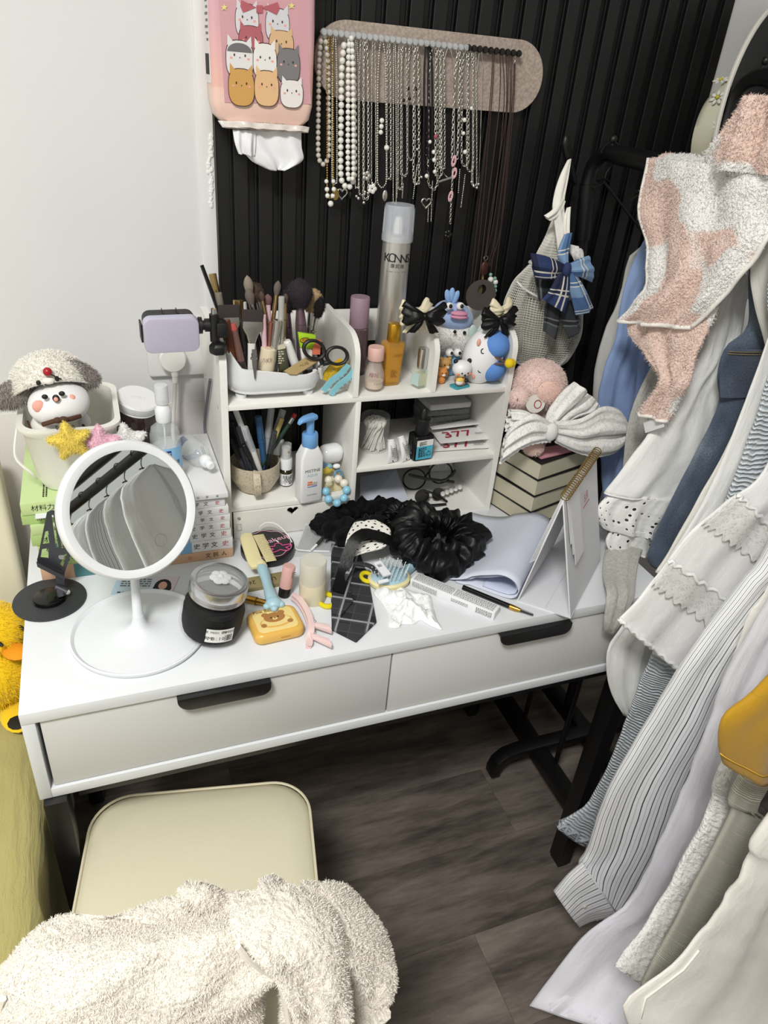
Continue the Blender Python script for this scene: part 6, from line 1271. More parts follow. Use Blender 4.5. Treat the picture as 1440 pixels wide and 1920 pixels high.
# ================================================================ upper middle: bottles
def at(px, py, Y): return P(px, py, 1, Y)
def stand(px, py_any, Y, z=None): q = P(px, py_any, 1, Y); return Vector((q.x, Y, S1 if z is None else z))
b0 = stand(672, 620, .425); r0 = sz(b0 + Vector((0, 0, .08)), 18); ht = hz(b0, 556) - S1; hc_ = hz(b0, 612) - S1
th = T('mauve_bottle', 'dusty mauve bottle with tall mauve cap', 'bottle', b0); obj('body', G().lathe([(0, 0), (r0 * 1.02, 0), (r0 * 1.05, .002), (r0 * 1.05, hc_ - .002), (r0 * .9, hc_), (0, hc_)], 28), M('mauve_glass', '5b4a4e', .2), th); obj('cap', G().lathe([(0, hc_), (r0 * .96, hc_), (r0, hc_ + .001), (r0, ht - .002), (r0 * .95, ht), (0, ht)], 28), M('mauve_cap', '9d8492', .4), th)
b0 = stand(731, 610, .425); r0 = sz(P(731, 610, 1, .425), 25.5); hb2 = hz(b0, 436) - S1; ht = hz(b0, 383) - S1
th = T('hairspray_can', 'tall brushed silver hairspray can with translucent cap', 'spray can', b0)
obj('can', G().lathe([(0, .001), (r0 * .95, .001), (r0, .004), (r0, hb2 - .014), (r0 * .96, hb2 - .004), (r0 * .8, hb2)], 40), M('aluminium', 'cccac4', .3, .75), th)
rc2 = r0 * 1.08; obj('cap', G().lathe([(rc2 * 1.02, hb2 - .012), (rc2 * 1.02, hb2 - .004), (rc2, hb2 - .003), (rc2 * .97, ht - .006), (rc2 * .9, ht), (0, ht + .0005)], 36, cap=(False, True)), clear('cap_frost', 'dfe5ee', .42, .2), th); obj('nozzle', G().lathe([(0, hb2 - .002), (.008, hb2), (.0075, hb2 + .016), (.005, hb2 + .024), (0, hb2 + .025)], 18), M('nozzle_white', 'ecebe4', .4), th)
for k in range(10): a = 2 * PI * k / 10; obj('cap_rib', G().tube([(rc2 * .985 * math.cos(a), rc2 * .985 * math.sin(a), hb2), (rc2 * .955 * math.cos(a), rc2 * .955 * math.sin(a), ht - .008)], .0006, 5), clear('cap_frost', '', 1), th)
aa = math.atan2(CAMP.y - b0.y, CAMP.x - b0.x) + .18; zk_ = hz(b0 + Vector((0, -r0, 0)), 486) - S1
ctext(th, 'KΟNNS', .019, r0 + .0004, aa, zk_, m_ink, .0098); ctext(th, '康妮丝', .0075, r0 + .0004, aa, zk_ - .012, m_ink, .0082); ctext(th, 'A NEW LEVEL SPRAY', .0028, r0 + .0004, aa, zk_ - .021, m_inkg, .0022)
b0 = stand(732, 700, .365); q_ = sz(P(732, 690, 1, .365), 20); hs = hz(b0, 640) - S1; hn = hz(b0, 636) - S1; ht = hz(b0, 606) - S1
th = T('hair_oil', 'amber hair oil bottle with gold cap', 'bottle', b0, (0, 0, R(8))); obj('glass', G().rloft([(q_ * .78, q_ * .55, 0), (q_ * .8, q_ * .6, .004), (q_, q_ * .7, hs * .96), (q_ * .9, q_ * .66, hs), (q_ * .4, q_ * .4, hs + .001)], .005, 4), clear('oil_glass', 'e2a93c', .40, .04), th); obj('oil', G().rloft([(q_ * .72, q_ * .50, .006), (q_ * .90, q_ * .62, hs * .9)], .004, 4), clear('oil_amber', 'd18c18', .55, .05), th)
obj('cap', G().lathe([(0, hs), (q_ * .56, hs), (q_ * .62, hs + .002), (q_ * .60, ht - .002), (q_ * .55, ht), (0, ht)], 24), M('cap_gold', 'c99a2e', .28, .8), th); text('lettering', 'LOREA', .006, upright_m((q_ * .2, -q_ * .70, hs * .72)), M('oil_ink', '8a5a14', .6), th); printlines(th, Matrix.Translation(b0) @ upright_m((0, -q_ * .66, hs * .3)), .012, .014, 4, M('oil_ink', ''), 6)
b0 = stand(701, 715, .345); q_ = sz(P(701, 710, 1, .345), 18.5); hs = hz(b0, 690) - S1; hn = hz(b0, 674) - S1; ht = hz(b0, 650) - S1
th = T('pink_cap_bottle', 'round clear bottle with pale pink cap beside the hair oil', 'bottle', b0); obj('glass', G().lathe([(0, 0), (q_ * .75, 0), (q_ * .95, .004), (q_, .012), (q_, hs * .75), (q_ * .85, hs), (q_ * .55, hn - .002), (q_ * .5, hn)], 30), clear('glass_rose', 'e9d6cc', .30, .04), th); obj('lotion', G().lathe([(0, .003), (q_ * .85, .005), (q_ * .9, .014), (q_ * .9, hs * .45), (0, hs * .45)], 24), M('lotion_cream', 'd9cbb4', .4), th); obj('cap', G().lathe([(0, hn), (q_ * .78, hn), (q_ * .82, hn + .001), (q_ * .82, ht - .002), (q_ * .76, ht), (0, ht)], 28), M('cap_pink', 'e3b9ae', .4), th)
ctext(th, '樱花', .009, q_ + .0006, -PI / 2 - .4, hs * .8, M('rose_print', 'a5766e', .6)); ctext(th, 'SAKURA', .0042, q_ + .0006, -PI / 2 + .3, hs * .42, m_inkg)
b0 = stand(788, 715, .345); q_ = sz(P(788, 710, 1, .345), 16); hs = hz(b0, 690) - S1; hn = hz(b0, 682) - S1; ht = hz(b0, 652) - S1
th = T('perfume_vial', 'square clear perfume bottle with steel cap', 'perfume', b0, (0, 0, R(20))); obj('glass', G().rbox(q_ * 1.75, q_ * 1.5, hs, .002, .002), clear('perfume_glass', 'dfe6d6', .32, .03), th); obj('perfume', G().rbox(q_ * 1.3, q_ * 1.1, hs * .62, .002, .001, 3, (0, 0, .004)), clear('perfume_liquid', 'd5d9a8', .5, .03), th); obj('cap', G().lathe([(0, hs), (q_ * .55, hs), (q_ * .62, hn - S1 * 0), (q_ * .62, ht - .001), (q_ * .56, ht), (0, ht)], 26), m_chrome, th); obj('side_label', G().bb(-q_ * .9, -q_ * .875, -q_ * .6, q_ * .6, .005, hs - .006), M('label_mint', 'b7d0cc', .5), th)
# bows on the dividers
def bow(label, c, w_, h_, mat, seed, yaw=0., group=None, tails=True, nm='hair_bow'):
    th = T(nm, label, 'hair bow', c, (0, 0, yaw), group)
    for sx in (-1, 1):
        for k, (dz, ln) in enumerate(((.25, 1.), (-.2, .85))):
            rows = [(Vector((0, 0, h_ * .12)), Vector((0, 0, -h_ * .12))), (Vector((sx * w_ * .25 * ln, -.004, h_ * (.35 + dz * .3))), Vector((sx * w_ * .25 * ln, -.004, h_ * (-.25 + dz * .3)))), (Vector((sx * w_ * .48 * ln, .002, h_ * (.42 + dz))), Vector((sx * w_ * .46 * ln, .002, h_ * (-.32 + dz)))), (Vector((sx * w_ * .52 * ln, .004, h_ * (.30 + dz))), Vector((sx * w_ * .50 * ln, .004, h_ * (-.22 + dz))))]
            d_ = Drape(rows, .006 + .003 * k, 1.4, .0022, seed + k + sx, t0=.5, rough=.002); o = obj('loop', d_.mesh(nu=24, nv=16, hem=.004), mat, th, 180)
        if tails:
            rows = [(Vector((sx * .002 - .003, -.003, 0)), Vector((sx * .002 + .003, -.003, 0))), (Vector((sx * w_ * .16 - .006, -.006, -h_ * .4)), Vector((sx * w_ * .16 + .007, -.006, -h_ * .4))), (Vector((sx * w_ * .3 - .008, -.002, -h_ * .8)), Vector((sx * w_ * .3 + .008, -.002, -h_ * .75)))]
            obj('tail', Drape(rows, .0025, 1, .0015, seed + 9 + sx, t0=1, rough=.001).mesh(nu=20, nv=12, hem=.003), mat, th, 180)
    obj('knot', G().ball((0, -.005, 0), (.006, .006, h_ * .18), 14, 9), mat, th); return th
m_csat = M('cream_satin', 'ddd3b4', .35, bump=(150, .2))
bow('cream satin bow clipped behind a black one on the divider', P(778, 588, 1, .345), .050, .036, m_csat, 3, .2, 'bows on the organizer')
bow('black satin bow clipped on the divider by the perfume', P(795, 592, 1, .322), .064, .034, m_satin, 5, -.15, 'bows on the organizer')
bow('black satin bow clipped on the right side panel', P(935, 600, 1, .335), .062, .034, m_satin, 8, .1, 'bows on the organizer')
bow('cream satin bow behind the black one on the side panel', P(938, 580, 1, .36), .036, .03, m_csat, 11, .2, 'bows on the organizer')
# ================================================================ upper right: plushes and figures
m_pw = M('soft_white', 'eceae6', .95, Sheen_Weight=.3); m_fw = M('fur_softwhite', 'f2f0ea', .95); m_pb = M('soft_blue', 'a3b9e2', .9, Sheen_Weight=.3); m_eye = M('bead_eye', '0a0a0c', .15)
c0 = stand(862, 700, .455); th = T('fish_hood_plush', 'white fluffy plush wearing a pale blue fish hood with pink lips', 'plush toy', c0)
hb3 = P(856, 632, 1, .432) - c0; bd_ = obj('body', G().ball((hb3.x * .9, .0, .046), (.030, .028, .045), 24, 16), m_pw, th); hd3 = obj('head', G().ball(hb3, (.038, .034, .034), 28, 18), m_pw, th); fur('fur', hd3, 7000, .004, .0003, m_fw, th, 2); fur('body_fur', bd_, 3500, .004, .0003, m_fw, th, 3)
hc3 = P(850, 592, 1, .436) - c0; obj('fish_hood', G().ball(hc3, (.038, .036, .026), 28, 18, rot=(0, R(18), 0)), m_pb, th)
for k, (px, py) in enumerate(((840, 556), (847, 553), (854, 558))): obj('fin', G().ball(P(px, py, 1, .426) - c0, (.006, .004, .013), 12, 8, rot=(0, R(-20 + 20 * k), 0)), M('fin_blue', '8fb2e2', .9), th)
for px, py in ((842, 574), (863, 574)): e = P(px, py, 1, .399) - c0; obj('fish_eye', G().ball(e, (.0075, .005, .0065), 14, 9), m_pw, th); obj('fish_pupil', G().ball(e + Vector((.001, -.004, .001)), .0036, 10, 7), m_eye, th)
for dz, ry in ((.003, .0045), (-.003, .004)): obj('lip', G().ball(P(861, 591, 1, .396) - c0 + Vector((0, 0, dz)), (.017, .008, ry), 18, 10, rot=(0, R(4), 0)), M('lip_pink', 'd493ad', .8), th)
for px, py in ((853, 622), (871, 624)): obj('eye', G().ball(P(px, py, 1, .398) - c0, .0032, 10, 7), m_eye, th)
c1 = Vector((.790, .401, S1)); th = T('cream_bunny_plush', 'cream furry plush with shiny pale green ears', 'plush toy', c1); o = obj('body', G().ball((0, 0, .038), (.0165, .0125, .038), 22, 14), M('soft_cream', 'e9e2cc', .95), th); fur('fur', o, 5000, .0045, .0003, M('fur_cream', 'f0ead8', .95), th, 6)
for px, py, a in ((887, 628, -10), (901, 625, 15)): obj('ear', G().ball(P(px, py, 1, .400) - c1, (.009, .004, .019), 16, 10, rot=(0, R(a), 0)), M('ear_mint', 'c3d8d0', .4), th)
# blue and white round plush lying on its side (generic soft toy)
c2 = P(914, 677, 1, .350) + Vector((-.0105, 0, .0098)); th = T('blue_white_plush', 'round white plush with blue patches tipped on its side', 'plush toy', c2)
rx, rz = sz(c2, 39), sz(c2, 54); o = obj('body', G().ball((0, 0, 0), (rx, rx * .86, rz), 32, 22, rot=(0, R(12), 0)), M('minky_white', 'e9e9ea', .85, bump=(600, .2)), th)
m_bl3 = M('minky_blue', '5c8bd0', .85, bump=(600, .2))
for dz, a in ((.021, 10), (-.019, 8)): obj('blue_patch', G().ball((rx * .36, -.007, dz + .002), (rx * .74, rx * .84, rz * .50), 24, 16, rot=(0, R(a), 0)), m_bl3, th)
for dz in (.034, -.030): obj('ear', G().loft([[Vector((rx * .55 + t * .012, (-.004 + .010 * (1 - t) * math.cos(q)), dz + (.014 * (1 - t)) * math.sin(q) + t * (.006 if dz > 0 else -.006))) for q in [2 * PI * k / 14 for k in range(14)]] for t in (0, .35, .7, .95)]), m_bl3, th, 60)
for dz in (.018, -.016): obj('closed_eye', G().torus((-rx * .42, -rx * .68, dz), .004, .0009, 12, 5, rot=(R(70), 0, 0)), m_ink, th); obj('cheek', G().ball((-rx * .62, -rx * .50, dz * 1.75), (.0035, .003, .0065), 12, 8), M('felt_pink', ''), th)
pp = P(955, 681, 1, .304) - c2; obj('pompom', G().ball(pp, .0085, 14, 10).ball(pp + Vector((.006, .002, -.001)), .0075, 14, 10), M('felt_yellow', 'e2c31c', .9, bump=(500, .5)), th)
for dz in (.007, -.007): obj('pompom_stalk', G().tube([pp + Vector((-.004, 0, 0)), pp + Vector((-.020, .016, dz))], .0022, 7), m_brw, th)
# panda figurine
c3 = stand(862, 722, .332); th = T('panda_figurine', 'vinyl panda figurine holding a smaller figure on a teal base', 'figurine', c3); sc3 = sz(c3, 1)
obj('base', G(Matrix.Rotation(.3, 4, 'Z')).prism(rrect(sc3 * 36, sc3 * 22, .004, 4), 0, .0035), M('base_teal', '3f9aa6', .4), th, bevel=.0006); m_vw = M('vinyl_white', 'eae9e8', .35); m_vo = M('vinyl_orange', 'e58a66', .4)
obj('body', G().ball((0, 0, sc3 * 11), (sc3 * 11, sc3 * 9, sc3 * 10), 20, 14), m_vo, th); hh3 = sc3 * 36; obj('head', G().ball((0, 0, hh3), (sc3 * 19, sc3 * 16, sc3 * 16), 26, 18), m_vw, th)
for sx, px in ((-1, -13), (1, 15)): obj('ear', G().ball((px * sc3, .003, hh3 + sc3 * 13), sc3 * 4.5, 12, 9), m_blackp, th); obj('arm', G().ball((sx * sc3 * 9, -sc3 * 6, sc3 * 14), (sc3 * 5, sc3 * 4.5, sc3 * 4), 12, 8), m_blackp, th); obj('eye', G().ball((sx * sc3 * 6, -sc3 * 14.2, hh3 - sc3 * 4), (sc3 * 1.7, sc3 * 1.2, sc3 * 2), 10, 7), m_eye, th); obj('cheek', G().ball((sx * sc3 * 12, -sc3 * 11, hh3 - sc3 * 7), (sc3 * 4, sc3 * 2, sc3 * 2.4), 12, 8), m_vo, th)
obj('mouth', G().ball((0, -sc3 * 15, hh3 - sc3 * 8), (sc3 * 2, sc3 * 1.4, sc3 * 2), 10, 7), m_ink, th); obj('small_friend', G().ball((-sc3 * 6, -sc3 * 9, sc3 * 14), (sc3 * 8, sc3 * 6, sc3 * 7), 16, 11), m_vw, th); obj('friend_cap', G().ball((-sc3 * 6, -sc3 * 9, sc3 * 17), (sc3 * 8, sc3 * 6, sc3 * 5), 16, 11), M('vinyl_yellow', 'e6c45a', .4), th)
for lab, px, py, k, Y in (('small tan vinyl animal figure behind the panda', 832, 700, 1.25, .372), ('tiny orange vinyl animal figure beside the panda base', 827, 716, .95, .350)):
    c4 = stand(px, py, Y); th = T('tan_figurine', lab, 'figurine', c4); mt = M('vinyl_tan%d' % (k * 10), 'c79a5a' if k > 1 else 'e0954a', .45); s4_ = sc3 * k
    obj('body', G().ball((0, 0, s4_ * 9), (s4_ * 8, s4_ * 7, s4_ * 9), 16, 11), mt, th); obj('head', G().ball((0, 0, s4_ * 24), (s4_ * 11, s4_ * 9, s4_ * 10), 20, 13), mt, th)
    for sx in (-1, 1): obj('ear', G().ball((sx * s4_ * 7, 0, s4_ * 32), s4_ * 3.2, 10, 7), mt, th); obj('eye', G().ball((sx * s4_ * 4, -s4_ * 8.4, s4_ * 25), s4_ * 1.2, 8, 6), m_eye, th)
    obj('muzzle', G().ball((0, -s4_ * 8, s4_ * 21), (s4_ * 4, s4_ * 3, s4_ * 2.6), 12, 8), m_vw, th)
c5 = stand(845, 680, .388); th = T('blue_frog_figurine', 'pale blue frog-eyed figurine between plush and panda', 'figurine', c5); obj('body', G().ball((0, 0, .022), (.017, .014, .023), 18, 12), M('vinyl_blue', '7fb2d6', .5), th)
for px in (843, 858): e = P(px, 661, 1, .373) - c5; obj('eye', G().ball(e, .0075, 14, 9), m_vw, th); obj('pupil', G().ball(e + Vector((.001, -.0062, .001)), .003, 10, 7), m_eye, th)
# ================================================================ lower left compartment
ZL = .819
b0 = Vector((P(478, 880, 1, .375).x, .375, ZL)); r0 = sz(P(478, 860, 1, .36), 47); hm = hz(Vector((b0.x, b0.y - r0 * 0, 0)), 862) - ZL
mg = T('speckled_mug', 'speckled beige mug holding pens', 'mug', b0); m_mug = M('wheat_straw', 'cfc3ad', .5, fn=lambda d: d.set(d.b.inputs['Base Color'], d.ramp(d.noise(d.coord('Object'), 420, 3), [(.36, 'a28f72'), (.42, 'cdc1ab'), (.9, 'd3c8b4')])))
obj('cup', G().lathe([(0, .001), (r0 * .55, 0), (r0 * .70, .004), (r0 * .88, hm * .3), (r0 * .98, hm * .45), (r0, hm * .5), (r0, hm), (r0 * .97, hm), (r0 * .95, hm * .5), (r0 * .8, hm * .2), (0, .006)], 44), m_mug, mg, smooth=50)
hp = [(-.006, -r0 + .001, hm * .97), (-.008, -r0 - .010, hm * .95), (-.008, -r0 - .016, hm * .66), (-.007, -r0 - .012, hm * .34), (-.005, -r0 * .93, hm * .22)]
obj('handle', ribbon(smooth_path(hp, 5), .012, .0024, [(0, -1, .6)] * 5 + [(0, -1, .1)] * 11 + [(0, -1, -.5)] * 5), m_mug, mg, 60)
CLAMP = (b0.x, b0.y, r0 * .55)
m_clr = clear('pen_clear', 'c9ced2', .45, .1); m_smoke = clear('pen_smoke', '3c3f44', .8, .15)
def pen(label, top, low, Yt, Yl, r, segs, grp='pens in the speckled mug'): return stick('pen', label, 'pen', top, low, Yt, Yl, segs, grp, zmin=ZL + .012)
G_ = 'pens in the speckled mug'
def simple(label, top, low, Yt, Yl, r, body, capm, clip=True):
    th = pen(label, top, low, Yt, Yl, r, [('cap', 0, .38, r, r * 1.05, capm, 1), ('barrel', .38, 1, r * .92, r * .8, body, 1)])
    a, b = axis(top, low, Yt, Yl, ZL + .012)
    if clip: d_ = (b - a).normalized(); part(th, 'clip', G().tube([a + d_ * .004 + Vector((0, -r * 1.2, 0)), a + d_ * .038 + Vector((0, -r * 1.3, 0))], .0011, 6), capm)
    return th
simple('white capped gel pen leaning left in the mug', (441, 768), (478, 852), .36, .352, .0046, m_clr, M('pen_white', 'dcdcda', .35))
simple('white and clear mechanical pen at the mug front', (459, 801), (486, 858), .338, .335, .0052, m_hw, m_clr)
simple('blue retractable pen with clear button', (484, 780), (496, 855), .37, .362, .0058, M('pen_blue', '2f567c', .3), M('pen_blue', ''))
simple('clear capped pen standing upright in the mug', (509, 765), (498, 850), .385, .372, .0058, m_clr, m_clr)
simple('clear grey pen tilted right in the mug', (531, 768), (505, 850), .40, .38, .0058, m_clr, m_clr)
simple('black pen with a yellow band', (529, 784), (505, 850), .38, .37, .0042, m_blackp, M('band_yellow', 'c9b36a', .4))
simple('short black marker leaning on the mug rim', (515, 808), (510, 856), .345, .342, .005, m_blackp, m_smoke)
stick('green_pencil', 'dark green pencil with red eraser in the mug', 'pencil', (554, 776), (515, 835), .365, .36, [('eraser', 0, .05, .0034, .0034, M('eraser_red', 'b02a2c', .7), 1), ('ferrule', .05, .13, .0036, .0036, m_sil, 1), ('shaft', .13, 1, .0034, .0034, M('pencil_green', '1d3a2a', .45), 1)], G_, zmin=ZL + .012)
for k, (tp, lw, Y) in enumerate((((431, 775), (450, 850), .385), ((436, 790), (455, 850), .37), ((446, 800), (462, 852), .355), ((433, 822), (445, 855), .362), ((452, 772), (470, 850), .40), ((456, 833), (470, 857), .345), ((440, 775), (470, 850), .41))):
    simple('dark smoke plastic ballpoint pen crowded at the left of the mug', tp, lw, Y, Y - .006, .0042, m_smoke, m_blackp if k % 2 else m_smoke)
single('white_eraser_stick', G().tube([P(522, 822, 1, .395), P(514, 850, 1, .39)], .0105, 18), m_hw, 'white round glue stick at the back of the mug', 'glue stick')
# small spray bottle
b0 = P(536, 908, 2, ZL); r0 = sz(b0, 11.5); h1, h2, h3, h4 = (hz(b0, y) - ZL for y in (877, 858, 850, 832)); th = T('mini_spray', 'small dark spray bottle with white printed label and clear cap', 'bottle', b0)
obj('bottle', G().lathe([(0, 0), (r0 * .9, 0), (r0, .002), (r0, h1 - .003), (r0 * .8, h1), (0, h1)], 24), M('olive_glass', '2c2a14', .1), th); obj('label', curved(r0 + .0003, -PI * .95, -PI * .05, .003, h1 - .008), m_paper, th)
for k in range(5): ctext(th, ('威露士净', '消毒喷雾', '便携型', '日用清洁', '10 毫升')[k], .0042, r0 + .0008, -PI / 2, (h1 - .012) - k * (h1 - .016) / 5, m_ink, .0044)
obj('collar', G().lathe([(0, h1), (r0 * 1.0, h1), (r0 * 1.0, h2 - .002), (r0 * .9, h2), (0, h2)], 22), m_cap, th); obj('pump', G().lathe([(0, h2), (r0 * .7, h2), (r0 * .75, h4 * .92), (0, h4 * .92)], 20), m_hw, th); obj('cap', G().lathe([(r0 * .85, h2 + .0005), (r0 * .9, h2 + .002), (r0 * .86, h4), (0, h4 + .0005)], 22, cap=(False, True)), clear('cap_thin', 'dde0e2', .3, .08), th); obj('nozzle_hole', G().ball((.002, -r0 * .75, h2 + (h4 - h2) * .55), .0018, 8, 6), m_gold, th)
# pump bottle
b0 = P(578, 934, 2, ZL); wq = sz(b0, 22); h1, h2, h3, h4 = (hz(b0, y) - ZL for y in (853, 836, 814, 775)); th = T('pump_bottle', 'white angular lotion bottle with sky blue pump', 'bottle', b0, (0, 0, R(10)))
m_lot = M('bottle_white', 'e9eaea', .35); m_skb = M('pump_blue', '6fa3d8', .35)
obj('bottle', G().rloft([(wq * .95, wq * .62, 0), (wq, wq * .66, .002), (wq, wq * .66, h1), (wq * .62, wq * .55, h2), (wq * .58, wq * .5, h2 + .002)], .004, 4), m_lot, th, bevel=None); obj('pump_collar', G().lathe([(0, h2), (wq * .60, h2), (wq * .66, h2 + .002), (wq * .66, h3), (wq * .6, h3 + .003), (0, h3 + .003)], 28), m_skb, th); obj('pump_stem', G().lathe([(0, h3), (wq * .32, h3), (wq * .32, h4 - .004), (0, h4)], 18), m_skb, th)
obj('pump_head', G(Matrix.Translation((-.004, -.004, h4 - .006)) @ Matrix.Rotation(R(200), 4, 'Z')).loft([[Vector((x, y * s_, z * s_ + o_)) for y, z in rrect(.017, .010, .004, 3)] for x, s_, o_ in ((-.012, .9, 0), (-.004, 1.0, .0), (.010, .85, .001), (.020, .6, .0), (.024, .4, -.003))]), m_skb, th, 50)
fy = -wq * .66 - .0003
text('lettering', 'MISTINE', .0078, upright_m((0, fy, h1 * .72)), m_ink, th); text('lettering', 'AQUA', .0068, upright_m((0, fy, h1 * .62)), M('aqua_ink', '7fb2c8', .6), th); obj('orange_patch', G().bb(-.009, .0, fy - .0003, fy + .001, h1 * .40, h1 * .48), M('patch_orange', 'd8642c', .5), th); obj('grey_patch', G().bb(0, .009, fy - .0003, fy + .001, h1 * .38, h1 * .46), M('patch_grey', 'b5b2ac', .5), th); text('lettering', '90ml', .0058, upright_m((-.0045, fy - .0004, h1 * .44)), m_paper, th); obj('blue_rule', G().bb(-.009, .009, fy - .0003, fy + .001, h1 * .355, h1 * .37), M('rule_blue', '5b86b8', .5), th); text('lettering', 'SUNSCREEN', .0034, upright_m((0, fy, h1 * .17)), m_inkg, th)
# earbud case on trinkets, bead strap
c0 = P(620, 850, 1, .372); th = T('earbud_case', 'white rounded earbud case resting on phone straps', 'earbud case', c0); obj('shell', G(Matrix.Rotation(R(8), 4, 'Z') @ Matrix.Rotation(R(12), 4, 'X')).rbox(sz(c0, 46), .030, sz(c0, 36), .012, .011, 6, (0, 0, -sz(c0, 18))), M('gloss_white', 'ecedee', .15), th, 60)
tk = T('phone_strap', 'yellow and cream resin phone strap under the earbud case', 'phone strap', P(622, 895, 1, .365)); tc = P(622, 890, 1, .365)
part(tk, 'resin_pad', blob([(tc.x - .024, .335), (tc.x + .013, .335), (tc.x + .016, .36), (tc.x + .015, .39), (tc.x - .02, .392), (tc.x - .028, .36)], .024, z0=ZL, n=8, rough=.002, seed=3), M('resin_cream', 'd9caa0', .3), 60)
for px, py, mt, r_ in ((612, 880, M('resin_yellow', 'd9c04a', .35), .012), (605, 872, M('resin_blue', '6f93c0', .35), .008), (617, 874, M('resin_teal', '7fb3bb', .35), .006)): part(tk, 'charm', G().ball(P(px, py, 1, .340), (r_, .006, r_ * .8), 14, 9), mt, 60)
part(tk, 'white_tab', G().ball(P(631, 874, 1, .338), (.007, .005, .0045), 14, 9), M('gloss_white', ''), 60); part(tk, 'blue_disc', G(Matrix.Translation(P(634, 890, 1, .336)) @ Matrix.Rotation(.8, 4, 'Y') @ Matrix.Rotation(1.2, 4, 'X')).torus((0, 0, 0), .008, .0022, 20, 7), M('resin_steel', '5f8fae', .3), 60)
bs_ = T('bead_bracelet', 'bracelet of large pale blue and cream beads at the shelf edge', 'bracelet', P(632, 925, 1, .325)); bm = None
for k, (px, py, Y, blue) in enumerate(((611, 921, .318, 1), (616, 936, .310, 1), (632, 943, .307, 1), (645, 934, .309, 1), (650, 919, .317, 1), (645, 906, .325, 0), (634, 898, .331, 0), (616, 900, .328, 0))):
    q_ = P(px, py, 1, Y)
    part(bs_, 'bead', G().ball(q_, sz(q_, 8), 18, 12), M('bead_blue', '8cc4dd', .2) if blue else M('bead_cream', 'e6e0cf', .25), 60)
part(bs_, 'cord', G().tube(smooth_path([P(px, py, 1, Y) for px, py, Y in ((611, 921, .318), (616, 936, .31), (632, 943, .307), (645, 934, .309), (650, 919, .317), (645, 906, .325), (634, 898, .331), (616, 900, .328), (611, 921, .318))], 3), .0008, 5), m_hw); part(bs_, 'crystal_charm', G().ball(P(617, 908, 1, .316), (.007, .004, .005), 6, 4), clear('crystal', 'd9d9b0', .5, .05), 10)
# ================================================================ middle right shelf
ZM = .870
b0 = Vector((P(700, 840, 1, .385).x, .385, ZM)); r0 = sz(P(700, 815, 1, .385), 27); h1 = hz(b0, 826) - ZM; h2 = hz(b0, 778) - ZM
sw = T('swab_tub', 'clear round tub of cotton swabs', 'tub', b0); m_tub = clear('tub_clear', 'd5d8d8', .16, .06); obj('tub', G().lathe([(0, .0008), (r0 * .96, .0008), (r0, .002), (r0, h1 * .98), (r0 * 1.03, h1), (r0 * 1.03, h1 + .002), (r0, h1 + .003)], 36), m_tub, sw); obj('lid', G().lathe([(r0 * 1.01, h1 + .003), (r0 * 1.01, h2 - .002), (r0 * .97, h2), (0, h2)], 36, cap=(False, True)), clear('lid_clear2', 'd5d8d8', .14, .06), sw)
sm_ = G().tube([(0, 0, 0), (0, 0, .050)], .0010, 5); sm_.lathe([(0, .046), (.0016, .047), (.0027, .051), (.0027, .055), (.0016, .0585), (0, .059)], 9); swab = None; rq = random.Random(4)
for k in range(95):
    a = rq.random() * 6.283; q = r0 * .86 * math.sqrt(rq.random()); a2 = a + 2.2; q2 = q * .75; p0_ = Vector((q * math.cos(a), q * math.sin(a), .003 + .002 * rq.random())); p1_ = Vector((q2 * math.cos(a2) * .9, q2 * math.sin(a2) * .9, .07)); p1_ = Vector((r0 * .80 * q / (r0 * .86) * math.cos(a + 1.5), r0 * .80 * q / (r0 * .86) * math.sin(a + 1.5), .056 + .010 * rq.random()))
    if swab is None: swab = obj('cotton_swab', sm_, M('swab_white', 'e6e3da', .85), None); o = tag(swab, 'white paper-stick cotton swab in the clear tub', 'cotton swab', 'cotton swabs in the tub')
    else: o = dup(swab)
    o.matrix_basis = Matrix.Translation(b0) @ align(p0_, p1_)
def sq_tube(label, tail, cap, z):
    a, b = P(*cap, 1, z[0]), P(*tail, 1, z[1]); a.z = max(a.z, ZM + .006); b.z = ZM + .002; th = T('squeeze_tube', label, 'tube', b, group='white squeeze tubes'); d_ = (a - b); sd_ = Vector((0, 0, 1)).cross(d_).normalized(); up = d_.cross(sd_).normalized(); up = up if up.z > 0 else -up; rings = []
    for t, wx, hh in ((0, .0105, .0008), (.1, .0105, .0012), (.35, .0100, .004), (.75, .0082, .007), (.9, .0075, .0072)): rings.append([b + d_ * t + up * .006 * min(1, t * 2.2) + sd_ * wx * math.cos(q) + up * hh * math.sin(q) for q in [2 * PI * k / 16 for k in range(16)]])
    part(th, 'tube', G().loft(rings), M('tube_white', 'e3e3e2', .4), 60); c_ = b + d_ * .9 + up * .006; part(th, 'cap', G().tube([c_, c_ + d_ * .12], .0066, 16), m_hw); fm = basis(b + d_ * .48 + up * .0118, sd_, d_); printlines(th, fm, .013, .024, 9, m_inkg, 7); part(th, 'crimp_mark', G(basis(b + d_ * .05 + up * .0022, sd_, d_)).prism([(-.001, -.0015), (.001, -.0015), (.001, .0015), (-.001, .0015)], 0, .0004), m_ink)
sq_tube('white squeeze tube lying next to the swab tub', (736, 866), (730, 824), (.338, .322)); sq_tube('white squeeze tube lying beside the black dropper bottle', (762, 863), (747, 820), (.345, .323))
b0 = P(786, 857, 2, ZM); wq = sz(b0, 20.5); h1 = hz(b0, 812) - ZM; h2 = hz(b0, 802) - ZM; h3 = hz(b0, 785) - ZM; h4 = hz(b0, 766) - ZM
